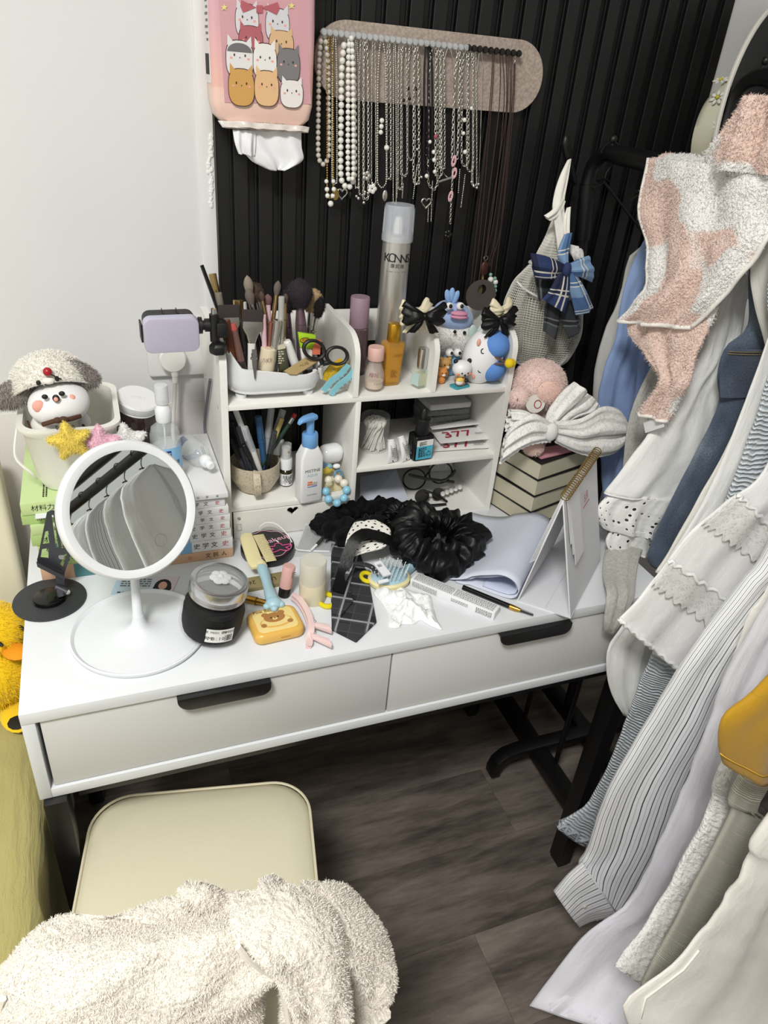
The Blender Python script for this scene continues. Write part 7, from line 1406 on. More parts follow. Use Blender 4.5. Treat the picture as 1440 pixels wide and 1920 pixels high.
th = T('dropper_bottle', 'square black dropper bottle with cyan label', 'bottle', b0, (0, 0, R(6))); m_dbk = M('bottle_black', '0b0b0d', .22); obj('bottle', G().rbox(wq * 2, wq * 1.5, h1, .005, .003), m_dbk, th, 50); obj('neck_cap', G().lathe([(0, h1), (wq * .62, h1), (wq * .66, h1 + .002), (wq * .66, h3), (wq * .6, h3 + .001), (0, h3 + .001)], 24), m_blackp, th); obj('bulb', G().lathe([(0, h3), (wq * .34, h3), (wq * .32, h4 - .004), (wq * .2, h4), (0, h4)], 18), m_blackp, th)
fy = -wq * .75 - .0002; obj('cyan_label', G().bb(-wq * .82, wq * .82, fy - .0003, fy + .001, h1 * .08, h1 * .62), M('label_cyan', '4fb3cc', .45), th); obj('white_label', G().bb(-wq * .82, wq * .82, fy - .0003, fy + .001, h1 * .62, h1 * .86), M('label_paper', ''), th); text('lettering', '♻', .011, upright_m((wq * .45, fy - .0004, h1 * .28)), m_ink, th); printlines(th, Matrix.Translation(b0) @ Matrix.Rotation(R(6), 4, 'Z') @ upright_m((-wq * .25, fy - .0004, h1 * .38)), wq * 1.0, h1 * .4, 6, m_ink, 3); printlines(th, Matrix.Translation(b0) @ Matrix.Rotation(R(6), 4, 'Z') @ upright_m((-wq * .2, fy - .0004, h1 * .74)), wq * 1.0, h1 * .16, 3, m_ink, 4)
# sachets 377
def sachet(label, pts, zs_, dz, txt=True, seed=0, tv=.42):
    q = [P(a, b, 2, z) for (a, b), z in zip(pts, zs_)]; th = T('mask_sachet', label, 'sachet', q[0], group='377 sachets'); cen = sum(q, Vector()) / 4; n = 10; V = []; F = []
    for s_ in (1, -1):
        o_ = len(V)
        for i in range(n + 1):
            for j in range(n + 1):
                u, v = i / n, j / n; p_ = q[0].lerp(q[1], u).lerp(q[3].lerp(q[2], u), v); b_ = (16 * u * (1 - u) * v * (1 - v)) ** .7; V.append(p_ + Vector((0, 0, s_ * dz * b_ + .0006 * nz((u * 8, v * 8, seed)))))
        for i in range(n):
            for j in range(n): F.append((o_ + i * (n + 1) + j, o_ + i * (n + 1) + j + 1, o_ + (i + 1) * (n + 1) + j + 1, o_ + (i + 1) * (n + 1) + j))
    part(th, 'pouch', G().add(V, F), M('sachet_white', 'e3e2df', .4), 180)
    if txt:
        up = (q[3] - q[0]); ex = q[1] - q[0]; fm = basis(q[0].lerp(q[1], .40).lerp(q[3].lerp(q[2], .40), tv) + Vector((0, 0, dz + .0012)), ex, up); wtext(th, '377', .034, fm, M('print_crimson', 'a32038', .5), sx=1.2); wtext(th, 'MASK', .006, fm @ Matrix.Translation((.002, .022, 0)), M('print_crimson', '')); printlines(th, fm @ Matrix.Translation((.045, -.004, 0)), .02, .007, 3, m_inkg, seed)
    return th
sachet('white sachet printed 377, lowest of the three', [(806, 847), (929, 839), (895, 812), (815, 818)], [ZM + .003, ZM + .003, ZM + .006, ZM + .006], .003, True, 1, .26)
sachet('white sachet printed 377 in crimson lying in the middle', [(826, 832), (929, 822), (897, 799), (806, 806)], [ZM + .016, ZM + .018, ZM + .018, ZM + .014], .003, True, 2)
sachet('white sachet curled upwards on top of the other two', [(810, 806), (920, 793), (880, 786), (806, 800)], [ZM + .026, ZM + .029, ZM + .029, ZM + .026], .002, False, 3)
# stack of clear nail cases
c0 = P(828, 790, 1, .44)
for k in range(5):
    zc = ZM + .004 + k * .0125; th = T('clear_nail_case', ['clear flat nail-tip case directly on the shelf behind the sachets', 'second clear nail-tip case from the shelf', 'third clear nail-tip case from the shelf', 'fourth clear nail-tip case from the shelf', 'top frosted flat box on the clear nail cases'][k], 'case', (c0.x, .448, zc), (0, 0, R((3, -2, 4, 0, 2)[k])), 'clear nail-tip cases')
    obj('case', G().rbox(.088, .075, .0115, .004, .002), clear('case_clear' if k < 4 else 'case_frost', '9a9d9d' if k < 4 else 'cfd0cf', .45 if k < 4 else .85, .08), th)
    if k < 4:
        for j in range(7): obj('nail_tip', G().ball((-.036 + j * .012, -.026, .005), (.0045, .009, .003), 10, 6), M('nail_silver', '8b8a88', .2, .6), th)
# ================================================================ lower right compartment
ZO = ZD + .006
o = single('white_folder', G().loft([[P(674, 962, 1, .335), P(771, 950, 1, .345), P(743, 882, 1, .45), P(676, 896, 1, .45)], [q + Vector((0, .001, .0018)) for q in (P(674, 962, 1, .335), P(771, 950, 1, .345), P(743, 882, 1, .45), P(676, 896, 1, .45))]]), m_sheetp, 'blue-white paper folder leaning in the lower compartment', 'folder')
gl_ = T('eyeglasses', 'black round-framed eyeglasses in the lower compartment', 'glasses', P(825, 920, 1, .40)); m_fr = M('frame_black', '0c0c0d', .25)
c_ = P(824, 903, 1, .40); lm_ = Matrix.Translation(c_) @ Matrix.Rotation(R(-12), 4, 'Y') @ Matrix.Rotation(R(65), 4, 'X'); part(gl_, 'rim', G(lm_).torus((0, 0, 0), .024, .0019, 30, 7, sx=1.0, sy=.85), m_fr); part(gl_, 'lens', G(lm_ @ Matrix.Diagonal((1, .85, 1, 1))).lathe([(0, -.0006), (.0235, -.0006), (.0235, .0006), (0, .0006)], 28), clear('lens', 'b9bcba', .18, .02)); c2_ = P(775, 915, 1, .415); lm2 = Matrix.Translation(c2_) @ Matrix.Rotation(R(-5), 4, 'Y') @ Matrix.Rotation(R(65), 4, 'X'); part(gl_, 'rim', G(lm2).torus((0, 0, 0), .024, .0019, 30, 7, sx=1.0, sy=.85), m_fr)
part(gl_, 'bridge', G().tube(smooth_path([c_ + Vector((-.024, 0, .003)), (c_ + c2_) / 2 + Vector((0, 0, .006)), c2_ + Vector((.024, 0, .003))]), .0018, 7), m_fr)
part(gl_, 'temple', G().tube(smooth_path([P(850, 900, 1, .395), P(840, 912, 1, .36), P(818, 918, 1, .35), P(765, 907, 1, .36)]), [.0036] * 7 + [.0024] * 12, 8), m_fr); part(gl_, 'temple', G().tube(smooth_path([P(765, 908, 1, .385), P(800, 915, 1, .37), P(849, 921, 1, .355)]), .003, 8), m_fr)
s2_ = T('sunglasses', 'black sunglasses folded on the compartment floor', 'sunglasses', P(810, 940, 2, ZO)); part(s2_, 'lens', G(Matrix.Translation(P(790, 938, 1, .352)) @ Matrix.Rotation(R(20), 4, 'Z') @ Matrix.Rotation(R(60), 4, 'X')).prism([(.018 * math.cos(2 * PI * k / 24), .013 * math.sin(2 * PI * k / 24)) for k in range(24)], 0, .0014), clear('smoke_lens', '18181a', .85, .05)); part(s2_, 'lens', G(Matrix.Translation(P(820, 934, 1, .362)) @ Matrix.Rotation(R(20), 4, 'Z') @ Matrix.Rotation(R(60), 4, 'X')).prism([(.016 * math.cos(2 * PI * k / 24), .012 * math.sin(2 * PI * k / 24)) for k in range(24)], 0, .0014), clear('smoke_lens', '', 1)); part(s2_, 'temple', G().tube(smooth_path([P(778, 952, 1, .335), P(805, 955, 1, .335), P(835, 953, 1, .338)]), .0026, 8), m_fr); part(s2_, 'temple', G().tube(smooth_path([P(793, 928, 1, .36), P(815, 934, 1, .35), P(837, 948, 1, .345)]), .0024, 8), m_fr)
nt = T('nail_tip_card', 'white card of nail tips leaning at the back', 'nail tips', P(840, 900, 1, .45))
for j in range(5): q_ = P(808 + j * 9, 874 + j * 1.0, 1, .455); part(nt, 'nail_tip', G().ball(q_, (.0042, .003, .011), 10, 7, rot=(R(-20), R(10), 0)), M('nail_white', 'd9d9d4', .3), 60)
part(nt, 'card', G().prism(pxz([(803, 866), (845, 864), (850, 890), (806, 892)], .466), 0, .001, mat=XZ(.468)), m_paper)
for j in range(5): q_ = P(829 + j * 8, 934 - j * 3.2, 2, ZO + .003); part(nt, 'loose_tip', G().ball(q_, (.005, .010, .003), 10, 7, rot=(0, 0, R(-25))), M('nail_white', ''), 60)
lift(gl_, ZO + .0003); lift(nt, ZO + .0003); lift(s2_, ZO + .0003)
# ================================================================ pink pig plush, lace bow
pgc = Vector((P(1008, 735, 1, .325).x, .325, zs4 + .005)); pig = T('pig_plush', 'soft pink fluffy pig plush sitting on the thick volumes', 'plush toy', pgc); m_pig = M('pig_pink', 'e4c8c0', .95, Sheen_Weight=.4); m_pgf = M('pig_fur', 'ecd5cd', .95)
hq = P(1010, 722, 1, .315) - pgc; o = obj('head', G().ball(hq, (.049, .046, .045), 28, 18), m_pig, pig); fur('head_fur', o, 9000, .0042, .0003, m_pgf, pig, 1); o = obj('body', G().ball((hq.x + .004, .01, hq.z * .45), (.046, .044, hq.z * .45), 24, 14), m_pig, pig); fur('body_fur', o, 4000, .0042, .0003, m_pgf, pig, 2)
sn = P(974, 745, 1, .283) - pgc; o = obj('snout', G().ball(sn, (.018, .016, .017), 18, 12), m_pig, pig); fur('snout_fur', o, 1500, .003, .0003, m_pgf, pig, 3)
for dx in (-.006, .003): obj('nostril', G().ball(sn + Vector((dx - .006, -.0135, .002)), (.0012, .001, .003), 8, 6), M('nostril', '9a5f58', .8), pig)
o = obj('ear', G().ball(P(1030, 735, 1, .272) - pgc, (.026, .010, .021), 18, 12, rot=(0, R(20), 0)), M('pig_inner', 'e6c2b6', .95), pig); fur('ear_fur', o, 1500, .003, .0003, m_pgf, pig, 5)
o = obj('paw', G().ball(P(1000, 838, 1, .262) - pgc, (.019, .017, .014), 18, 12), M('pig_inner', ''), pig); fur('paw_fur', o, 1500, .003, .0003, m_pgf, pig, 6)
tgc = P(1004, 757, 1, .268) - pgc; obj('hang_tag', G(Matrix.Translation(tgc) @ Matrix.Rotation(R(75), 4, 'X')).prism([(.019 * math.cos(2 * PI * k / 28), .016 * math.sin(2 * PI * k / 28)) for k in range(28)], 0, .0008), M('tag_cream', 'dedbd2', .6), pig); obj('tag_mark', G(Matrix.Translation(tgc + Vector((.004, -.0012, -.001))) @ Matrix.Rotation(R(75), 4, 'X')).torus((0, 0, 0), .007, .0009, 16, 5), M('tag_red', '8a2f30', .6), pig)
m_lw = fabric('bow_lace', 'ecebe7', .85, 900, .25, fn=lambda d, uv: lace(d, uv, 240))
lbw = T('lace_bow', 'large white lace bow lying over the pink pig plush', 'hair bow', P(1045, 805, 1, .245))
def pxr(*rows, dy=0): return [((a[0], a[1], 1, a[2] + dy), (b[0], b[1], 1, b[2] + dy)) for a, b in rows]
LB = [pxr(((1032, 792, .238), (1032, 826, .236)), ((1000, 775, .236), (992, 832, .232)), ((965, 790, .240), (950, 858, .236)), ((948, 815, .242), (938, 868, .238))), pxr(((1030, 800, .240), (1030, 815, .240)), ((990, 772, .246), (988, 800, .244)), ((958, 768, .252), (948, 806, .250))), pxr(((1040, 790, .236), (1042, 828, .234)), ((1085, 785, .230), (1085, 848, .228)), ((1128, 762, .232), (1125, 856, .230)), ((1160, 768, .236), (1155, 848, .234)), ((1173, 795, .24), (1171, 820, .24))), pxr(((1020, 800, .245), (1050, 800, .243)), ((1030, 768, .252), (1085, 780, .248)), ((1055, 735, .258), (1112, 772, .252)), ((1078, 716, .262), (1122, 760, .256)))]
for k, rows in enumerate(LB):
    d_ = Drape(rows, .010, 2.6, .0045, 30 + k, t0=.6, rough=.003); part(lbw, 'loop', d_.mesh(nu=56, nv=30, hem=.004, scallop=(10, .006)), m_lw, 180)
    e_ = d_; part(lbw, 'scallop_edge', G().tube([e_.S(PI, v / 30, .002 * abs(math.sin(v * 1.3))) for v in range(31)], .0022, 6), m_cot2, 60)
part(lbw, 'knot', G().ball(P(1034, 810, 1, .228), (.012, .010, .017), 16, 11), m_lw, 60)
# ================================================================ mesh bag, plaid bows, straps on the rack hook
mbg = T('mesh_bag', 'white mesh laundry bag hanging from the rack hook', 'mesh bag', P(1020, 600, 1, .43))
dm = Drape(pxr(((1040, 400, .450), (1062, 400, .450)), ((1010, 480, .450), (1062, 480, .450)), ((966, 525, .447), (1080, 540, .447)), ((944, 580, .445), (1090, 600, .445)), ((944, 630, .445), (1085, 640, .445)), ((955, 672, .445), (1060, 680, .445)), ((985, 688, .445), (1030, 692, .445))), lambda v: .028 * math.sin(PI * min(1, max(.03, v))) + .003, 2.2, .006, 71, rough=.005)
o = local(obj('netting', dm.mesh(nu=96, nv=64, hem=0), M('net_white', 'e6e4da', .7), None, 180), mbg); wm = o.modifiers.new('net', 'WIREFRAME'); wm.thickness = .0011; wm.use_replace = True
dm2 = Drape([(a.lerp(b, .12), b.lerp(a, .12)) for a, b in dm.rows], lambda v: .018 * math.sin(PI * min(1, max(.03, v))) + .001, 2.2, .005, 71, rough=.004); part(mbg, 'lining', dm2.mesh(nu=40, nv=30, hem=0), M('net_inner', 'c9c6b8', .9, Alpha=.8), 180)
part(mbg, 'drawstring', G().tube(smooth_path([dm.S(PI * t, .42 + .22 * t, .003) for t in (.05, .25, .45, .62, .7)]), .0022, 7), m_hw); part(mbg, 'rim_band', G().tube([dm.S(2 * PI * k / 30, .30, .002) for k in range(30)], .003, 6, closed=True), M('net_white', ''))
def plaid2(base, mid, line, f=26.):
    def fn(d):
        uv = d.n('ShaderNodeTexCoord').outputs['UV']; s_ = d.n('ShaderNodeSeparateXYZ', {'Vector': uv})
        def ln(c, w_, ph): return d.math('LESS_THAN', d.math('FRACT', d.math('ADD', d.math('MULTIPLY', c, f), ph)), w_)
        a = d.math('MAXIMUM', ln(s_.outputs['X'], .035, .1), ln(s_.outputs['Y'], .035, .4)); b = d.math('MAXIMUM', ln(s_.outputs['X'], .035, .22), ln(s_.outputs['Y'], .035, .52)); c = d.math('MAXIMUM', ln(s_.outputs['X'], .4, .1), ln(s_.outputs['Y'], .4, .4)); d.set(d.b.inputs['Base Color'], d.mix(d.math('MAXIMUM', a, b), d.mix(c, lin(base), lin(mid)), lin(line)))
    return fn
m_nav = M('plaid_navy', '1d2746', .8, fn=plaid2('161f3d', '24345e', 'c9c6bd', 17.)); m_lbl = M('plaid_skyblue', '5c7ea8', .8, fn=plaid2('4d6e9b', '7d9cc0', 'd9d5c8', 19.)); m_gry = M('plaid_charcoal', '33363a', .8, fn=plaid2('26292d', '3f4347', '6b6e70', 14.))
nb = T('navy_plaid_bow', 'navy and sky blue plaid bow hanging from the rack hook', 'hair bow', P(1060, 510, 1, .385))
for nm, mt, rows in (('loop', m_nav, (((1062, 497, .385), (1062, 516, .385)), ((1030, 482, .38), (1030, 524, .38)), ((995, 474, .385), (1003, 522, .385)))), ('loop', m_lbl, (((1062, 497, .383), (1062, 514, .383)), ((1085, 486, .378), (1088, 520, .378)), ((1104, 479, .383), (1111, 530, .383)))), ('tail', m_nav, (((1046, 512, .380), (1068, 510, .380)), ((1030, 545, .376), (1068, 550, .376)), ((1016, 560, .378), (1060, 588, .378)))), ('tail', m_lbl, (((1060, 508, .382), (1074, 506, .382)), ((1068, 545, .378), (1096, 540, .378)), ((1080, 592, .382), (1113, 577, .382)))), ('tail', m_lbl, (((1058, 440, .40), (1072, 436, .40)), ((1046, 475, .395), (1066, 470, .395)), ((1054, 500, .39), (1066, 498, .39))))):
    part(nb, nm, Drape(pxr(*rows, dy=-.014), .006, 1.2, .003, 40 + len(nb.children), t0=.7, rough=.001).mesh(nu=32, nv=20, hem=.004), mt, 180)
part(nb, 'knot', G().ball(P(1063, 505, 1, .360), (.008, .007, .012), 14, 9), m_nav, 60)
gb = T('charcoal_plaid_bow', 'charcoal plaid bow with long tails over the mesh bag', 'hair bow', P(1045, 560, 1, .39))
for nm, rows in (('loop', (((1045, 525, .40), (1045, 545, .40)), ((1018, 515, .397), (1018, 560, .397)), ((1001, 508, .40), (1010, 565, .40)))), ('tail', (((1024, 560, .392), (1050, 560, .392)), ((1020, 590, .388), (1050, 596, .388)), ((1018, 620, .39), (1043, 637, .39)))), ('tail', (((1050, 570, .392), (1076, 562, .392)), ((1052, 600, .388), (1088, 600, .388)), ((1066, 635, .39), (1089, 612, .39))))):
    part(gb, nm, Drape(pxr(*rows, dy=-.006), .005, 1.1, .003, 60 + len(gb.children), t0=.7, rough=.001).mesh(nu=28, nv=18, hem=.004), m_gry, 180)
st_ = T('white_ribbon_bundle', 'white ribbons bunched on the rack hook above the plaid bow', 'ribbon', P(1055, 350, 1, .43))
for rows in ((((1064, 300, .435), (1071, 298, .435)), ((1048, 335, .425), (1066, 332, .425)), ((1036, 385, .42), (1058, 380, .42)), ((1042, 432, .415), (1060, 428, .415)), ((1046, 470, .41), (1056, 470, .41))), (((1050, 370, .42), (1060, 378, .42)), ((1036, 392, .415), (1050, 402, .415)), ((1020, 404, .415), (1030, 414, .415))), (((1062, 390, .42), (1070, 388, .42)), ((1056, 420, .41), (1068, 416, .41)), ((1058, 470, .40), (1066, 470, .40)))):
    part(st_, 'strip', Drape(pxr(*rows), .004, 1.3, .003, 80 + len(st_.children), t0=.7, rough=.001).mesh(nu=24, nv=24, hem=.003), m_cream, 180)
single('lace_trim', Drape(pxr(((1070, 458, .40), (1092, 470, .40)), ((1072, 475, .395), (1094, 486, .395)), ((1078, 490, .395), (1092, 492, .395))), .005, 2, .003, 91, t0=1).mesh(nu=30, nv=12, hem=0), m_lw, 'scrap of white crochet lace beside the plaid bow', 'lace', None, 180)
# ================================================================ straw hat behind the rack
ax = Vector((-.41, .91, -.06)).normalized(); Cb = P(1416, 232, 1, .434); hm_ = Matrix.Translation(Cb) @ ax.to_track_quat('Z', 'Y').to_matrix().to_4x4(); rbm = .185
def strawf(d):
    v = d.coord('Object'); w1 = d.n('ShaderNodeTexWave', {'Vector': v, 'Scale': 90., 'Distortion': 1.5}, wave_type='BANDS', bands_direction='Z').outputs['Fac']; w2 = d.noise(v, 500, 2); d.set(d.b.inputs['Base Color'], d.ramp(d.math('ADD', d.math('MULTIPLY', w1, .5), d.math('MULTIPLY', w2, .5)), [(.3, '7c7358'), (.7, 'b9ae8c')])); d.bump(w1, .6, .002)
ht_ = T('sun_hat', 'straw sun hat with black lining and white trim', 'hat', Cb)
L_ = Matrix.Translation(-Cb) @ hm_
obj('brim', G(L_).lathe([(.085, .012), (.12, .002), (rbm, -.012), (rbm, -.010), (.12, .006), (.088, .016)], 64, cap=(False, False)), M('straw', 'a39a7c', .8, fn=strawf), ht_, 60); obj('brim_lining', G(L_).lathe([(0, .024), (.074, .023), (.083, .012), (.118, .0005), (rbm * .985, -.0135)], 64, cap=(True, False)), M('lining_black', '08080a', .7), ht_, 60); obj('brim_trim', G(L_).torus((0, 0, -.0115), rbm, .0042, 72, 8), M('trim_white', 'd9d6cc', .7), ht_)
sag = L_.to_3x3().inverted() @ Vector((-.95, -.05, -.55))                 # the soft crown slumps sideways as it hangs
obj('crown', G(L_).loft([[Vector((r * math.cos(2 * PI * k / 56), r * math.sin(2 * PI * k / 56), z)) + sag * (z - .012) for k in range(56)] for r, z in ((.088, .012), (.086, .026), (.082, .040), (.070, .050), (.04, .054))], cap=(False, True)), M('crown_cream', 'd3cfb8', .8, bump=(300, .5)), ht_, 60)
for k in range(11):
    a = 2 * PI * k / 11; zq = .022 + .010 * (k % 3); fq = Vector((.087 * math.cos(a), .087 * math.sin(a), zq)) + sag * (zq - .012); g = G(L_ @ Matrix.Translation(fq) @ Matrix.Rotation(a, 4, 'Z') @ Matrix.Rotation(PI / 2, 4, 'Y'))
    for j in range(7): b_ = 2 * PI * j / 7; g.ball((.009 * math.cos(b_), .009 * math.sin(b_), .002), (.0052, .0034, .0018), 8, 5, rot=(0, 0, b_))
    f_ = obj('daisy', g, M('daisy_white', 'e3e2d6', .7), ht_, 60); obj('daisy_centre', G(L_ @ Matrix.Translation(fq) @ Matrix.Rotation(a, 4, 'Z') @ Matrix.Rotation(PI / 2, 4, 'Y')).ball((0, 0, .003), .0032, 8, 6), M('daisy_yellow', 'd9c832', .7), f_)
# ================================================================ felt peg board with necklaces
YB_ = .5095
zt_ = P(800, 54, 1, YB_ - .009).z; zb2 = P(800, 199, 1, YB_ - .009).z; xl = P(590, 110, 1, YB_ - .009).x; xr_ = P(1018, 140, 1, YB_ - .009).x; hh = (zt_ - zb2) / 2; zc = (zt_ + zb2) / 2
pbd = T('peg_board', 'long rounded beige felt board on the black panel', 'peg board', ((xl + xr_) / 2, YB_, zc))
m_felt = M('felt_beige', 'b3a396', .95, fn=lambda d: (d.set(d.b.inputs['Base Color'], d.ramp(d.noise(d.coord('Object'), 260, 4), [(.3, '9c8d82'), (.7, 'bfb0a4')])), d.bump(d.noise(d.coord('Object'), 700, 2), .4, .001)))
obj('felt_panel', G(Matrix.Rotation(PI / 2, 4, 'X')).prism(rrect(xr_ - xl, 2 * hh, hh * .98, 14), 0, .009), m_felt, pbd, 30)
YP = YB_ - .009
def pegpx(x): return 60 + (x - 605) * .112
m_cp = clear('peg_clear', 'cfd3d6', .6, .05); m_bp = M('peg_black', '141210', .5); pegs = {}
xs = [602 + k * 10.6 for k in range(26)] + [871 + k * 10.4 for k in range(10)]
for k, x in enumerate(xs):
    bl = k >= 26; q = P(x, pegpx(x), 1, YP); key = bl
    if key not in pegs: o = obj('peg', G(Matrix.Rotation(PI / 2, 4, 'X')).lathe([(0, 0), (.002, 0), (.002, .010), (.0045, .012), (.0052, .015), (.004, .018), (0, .0185)], 10), m_bp if bl else m_cp, pbd); pegs[key] = o
    else: o = link('peg', pegs[key].data, pbd)
    o.location = q - pbd.location
m_slv = M('chain_silver', 'd5d3cc', .2, 1.0); m_pw2 = M('pearl_white', 'eceae2', .15, Coat_Weight=.5, Sheen_Weight=.2); m_pg2 = M('pearl_grey', 'c9c3b5', .2, Coat_Weight=.4); m_gb = M('bead_gold', 'b59a5a', .25, 1.0); m_cordb = M('cord_brown', '3d2a24', .7); m_cordk = M('cord_black', '0b0b0c', .6); m_bk = M('bead_black', '0a0a0b', .2)
# unit link and bead templates
def lnk_template():
    g = G().torus((0, 0, 0), 1, .30, 8, 5, sx=.62); return np.array([tuple(v) for v in g.v]), g.f
LV, LF = lnk_template()
def chain_mesh(path, pitch, r):
    """interlocking links along a path, alternate ones turned"""
    pts = [Vector(q) for q in path]; V = []; F = []; acc = 0.; k = 0; tgt = 0.
    for i in range(len(pts) - 1):
        a, b = pts[i], pts[i + 1]; L = (b - a).length
        while tgt <= acc + L:
            q = a.lerp(b, (tgt - acc) / max(L, 1e-9)); t = (b - a).normalized(); sd_ = t.cross(Vector((0, 1, 0))).normalized() if abs(t.y) < .95 else Vector((1, 0, 0)); n = Vector((0, 1, 0)) if k % 2 else sd_; s2 = t.cross(n).normalized()
            m = np.array([tuple(s2), tuple(t), tuple(n)]); o_ = len(V); V += list(map(Vector, (LV * r) @ m + np.array(tuple(q)))); F += [tuple(x + o_ for x in f) for f in LF]; k += 1; tgt += pitch
        acc += L
    g = G(); g.v = V; g.f = F; return g
def loop_px(x, yb, wl, wr, xb=None, y0=None):
    y0 = (pegpx(x) if y0 is None else y0); xb = x if xb is None else xb; w_ = (wl + wr) / 2; pts = [(x - 1.5, y0), (x - wl * .55, y0 + 25)]
    for t in (.25, .5, .75): pts.append((x + (xb - x) * t - wl * (.75 + .25 * t), y0 + (yb - y0) * t))
    pts += [(xb - wl * .9, yb - w_ * 1.6), (xb - wl * .55, yb - w_ * .5), (xb, yb), (xb + wr * .55, yb - w_ * .5), (xb + wr * .9, yb - w_ * 1.6)]
    for t in (.75, .5, .25): pts.append((x + (xb - x) * t + wr * (.75 + .25 * t), y0 + (yb - y0) * t))
    pts += [(x + wr * .55, y0 + 25), (x + 1.5, y0)]; return pts
NG = 'necklaces on the felt board'; rn = random.Random(21)
def necklace(label, x, yb, wl, wr, kind, Y=None, xb=None, size=None, y0=None, cat='necklace', extra=None, group=NG):
    Y = Y if Y is not None else YP - .010 - .004 * rn.random(); path = smooth_path([P(a, b, 1, Y) for a, b in loop_px(x, yb, wl, wr, xb, y0)], 5); th = T('necklace', label, cat, path[0], group=group)
    if kind == 'chain': o = part(th, 'chain', chain_mesh(path, size * 1.8, size * 1.2), m_slv, 180); o['kind'] = 'stuff'
    elif kind in ('cordb', 'cordk', 'snake'): part(th, 'cord', G().tube(path, size, 6), {'cordb': m_cordb, 'cordk': m_cordk, 'snake': m_slv}[kind], 60)
    else:
        mt = {'pearl': m_pw2, 'greypearl': m_pg2, 'gold': m_gb, 'silverbead': m_slv, 'blackbead': m_bk}[kind]; acc = 0.; tgt = size * 3; me = None; part(th, 'thread', G().tube(path, .0005, 4), m_slv)
        g = G() if size < .0028 else None
        for i in range(len(path) - 1):
            L = (path[i + 1] - path[i]).length
            while tgt <= acc + L:
                q = path[i].lerp(path[i + 1], (tgt - acc) / max(L, 1e-9))
                if g is not None: g.ball(q, size, 8, 5)
                elif me is None: o = obj('pearl', G().ball((0, 0, 0), size, 14, 9), mt, th, 60); me = o.data; o.location = q - th.location
                else: o = link('pearl', me, th); o.location = q - th.location
                tgt += size * 2.06
            acc += L
        if g is not None: o = part(th, 'beads', g, mt, 60); o['kind'] = 'stuff'
    if extra: extra(th, path, Y)
    return th
def pend(px, py, fn): 
    def f(th, path, Y): c = P(px, py, 1, Y - .002); fn(th, c)
    return f
def coin(th, c): part(th, 'coin_pendant', G(Matrix.Translation(c) @ Matrix.Rotation(PI / 2, 4, 'X')).prism([(.0055 * math.cos(2 * PI * k / 18), .009 * math.sin(2 * PI * k / 18)) for k in range(18)], 0, .0015), m_gb)
def heart_p(th, c):
    pts = [(c.x + .0006 * 16 * math.sin(t) ** 3 * .9, c.y, c.z + .0006 * (13 * math.cos(t) - 5 * math.cos(2 * t) - 2 * math.cos(3 * t) - math.cos(4 * t)) * .9) for t in [2 * PI * k / 28 for k in range(28)]]; part(th, 'heart_pendant', G().tube(pts, .0018, 6, closed=True), m_slv, 60)
def drop(mt, r=(.0035, .002, .008)): return lambda th, c: part(th, 'pendant', G().ball(c, r, 12, 8), mt, 60)
def flower_p(mt):
    def f(th, c):
        g = G()
        for k in range(5): a = 2 * PI * k / 5; g.ball(c + Vector((.0045 * math.cos(a), 0, .0045 * math.sin(a))), (.0038, .0015, .0038), 8, 5)
        part(th, 'flower_pendant', g, mt, 60)
    return f
def several(*fs):
    def f(th, path, Y):
        for q in fs: q(th, path, Y)
    return f
def strand(px0_, py0, px1_, py1, kind, size, nm='tassel', mt=None):
    def f(th, path, Y):
        a, b = P(px0_, py0, 1, Y - .001), P(px1_, py1, 1, Y - .001); n = 10; pp = [a.lerp(b, k / n) for k in range(n + 1)]
        if kind == 'chain': o = part(th, nm, chain_mesh(pp, size * 1.5, size), mt or m_slv, 180)
        else:
            g = G(); L = (b - a).length; k = 0
            while k * size * 2.1 < L: g.ball(a.lerp(b, k * size * 2.1 / L), size, 8, 5); k += 1
            o = part(th, nm, g, mt or m_slv, 60)
        o['kind'] = 'stuff'
    return f
def beads_at(lst, mt, nm='bead'):
    def f(th, path, Y):
        for px, py, r in lst: c = P(px, py, 1, Y - .001); part(th, nm, G().ball(c, sz(c, r), 12, 8), mt, 60)
    return f
p_ = lambda c, n: sz(P(700, 200, 1, YP), n)
px1 = sz(P(700, 200, 1, YP), 1)
necklace('greyish freshwater pearl necklace at the left end of the felt board', 606, 308, 10, 11, 'greypearl', size=px1 * 4.6)
necklace('gold bead necklace ending in a large pearl drop', 619, 372, 6, 6, 'gold', size=px1 * 2.1, extra=beads_at([(612, 340, 4), (613, 355, 4.5), (614, 367, 4.5), (625, 340, 4), (626, 355, 4.5), (624, 367, 4.5), (620, 382, 5.5)], m_pw2, 'pearl'))
necklace('fine silver bead necklace with a gold coin pendant', 627, 346, 5, 5, 'silverbead', size=px1 * 1.7, extra=pend(629, 364, coin))
necklace('white pearl necklace with a silver heart pendant', 652, 352, 14, 13, 'pearl', size=px1 * 5.6, extra=pend(641, 363, heart_p))
necklace('shorter white pearl necklace nested in the heart one', 657, 338, 5, 6, 'pearl', size=px1 * 4.6, Y=YP - .02)
necklace('silver bar-bead necklace beside the white pearls', 669, 352, 3, 3, 'silverbead', size=px1 * 1.5, extra=pend(657, 366, drop(m_cordk, (.002, .0015, .006))))
necklace('thin silver chain with three tiny charms', 678, 366, 5, 5, 'chain', size=px1 * 1.9, extra=beads_at([(668, 368, 3), (672, 372, 3.5), (683, 364, 3)], m_slv, 'charm'))
necklace('silver link chain with a star burst charm', 686, 374, 5, 5, 'chain', size=px1 * 3.0, extra=several(pend(688, 330, flower_p(m_slv)), beads_at([(684, 360, 3), (690, 362, 3), (682, 380, 3.5)], m_slv, 'charm')))
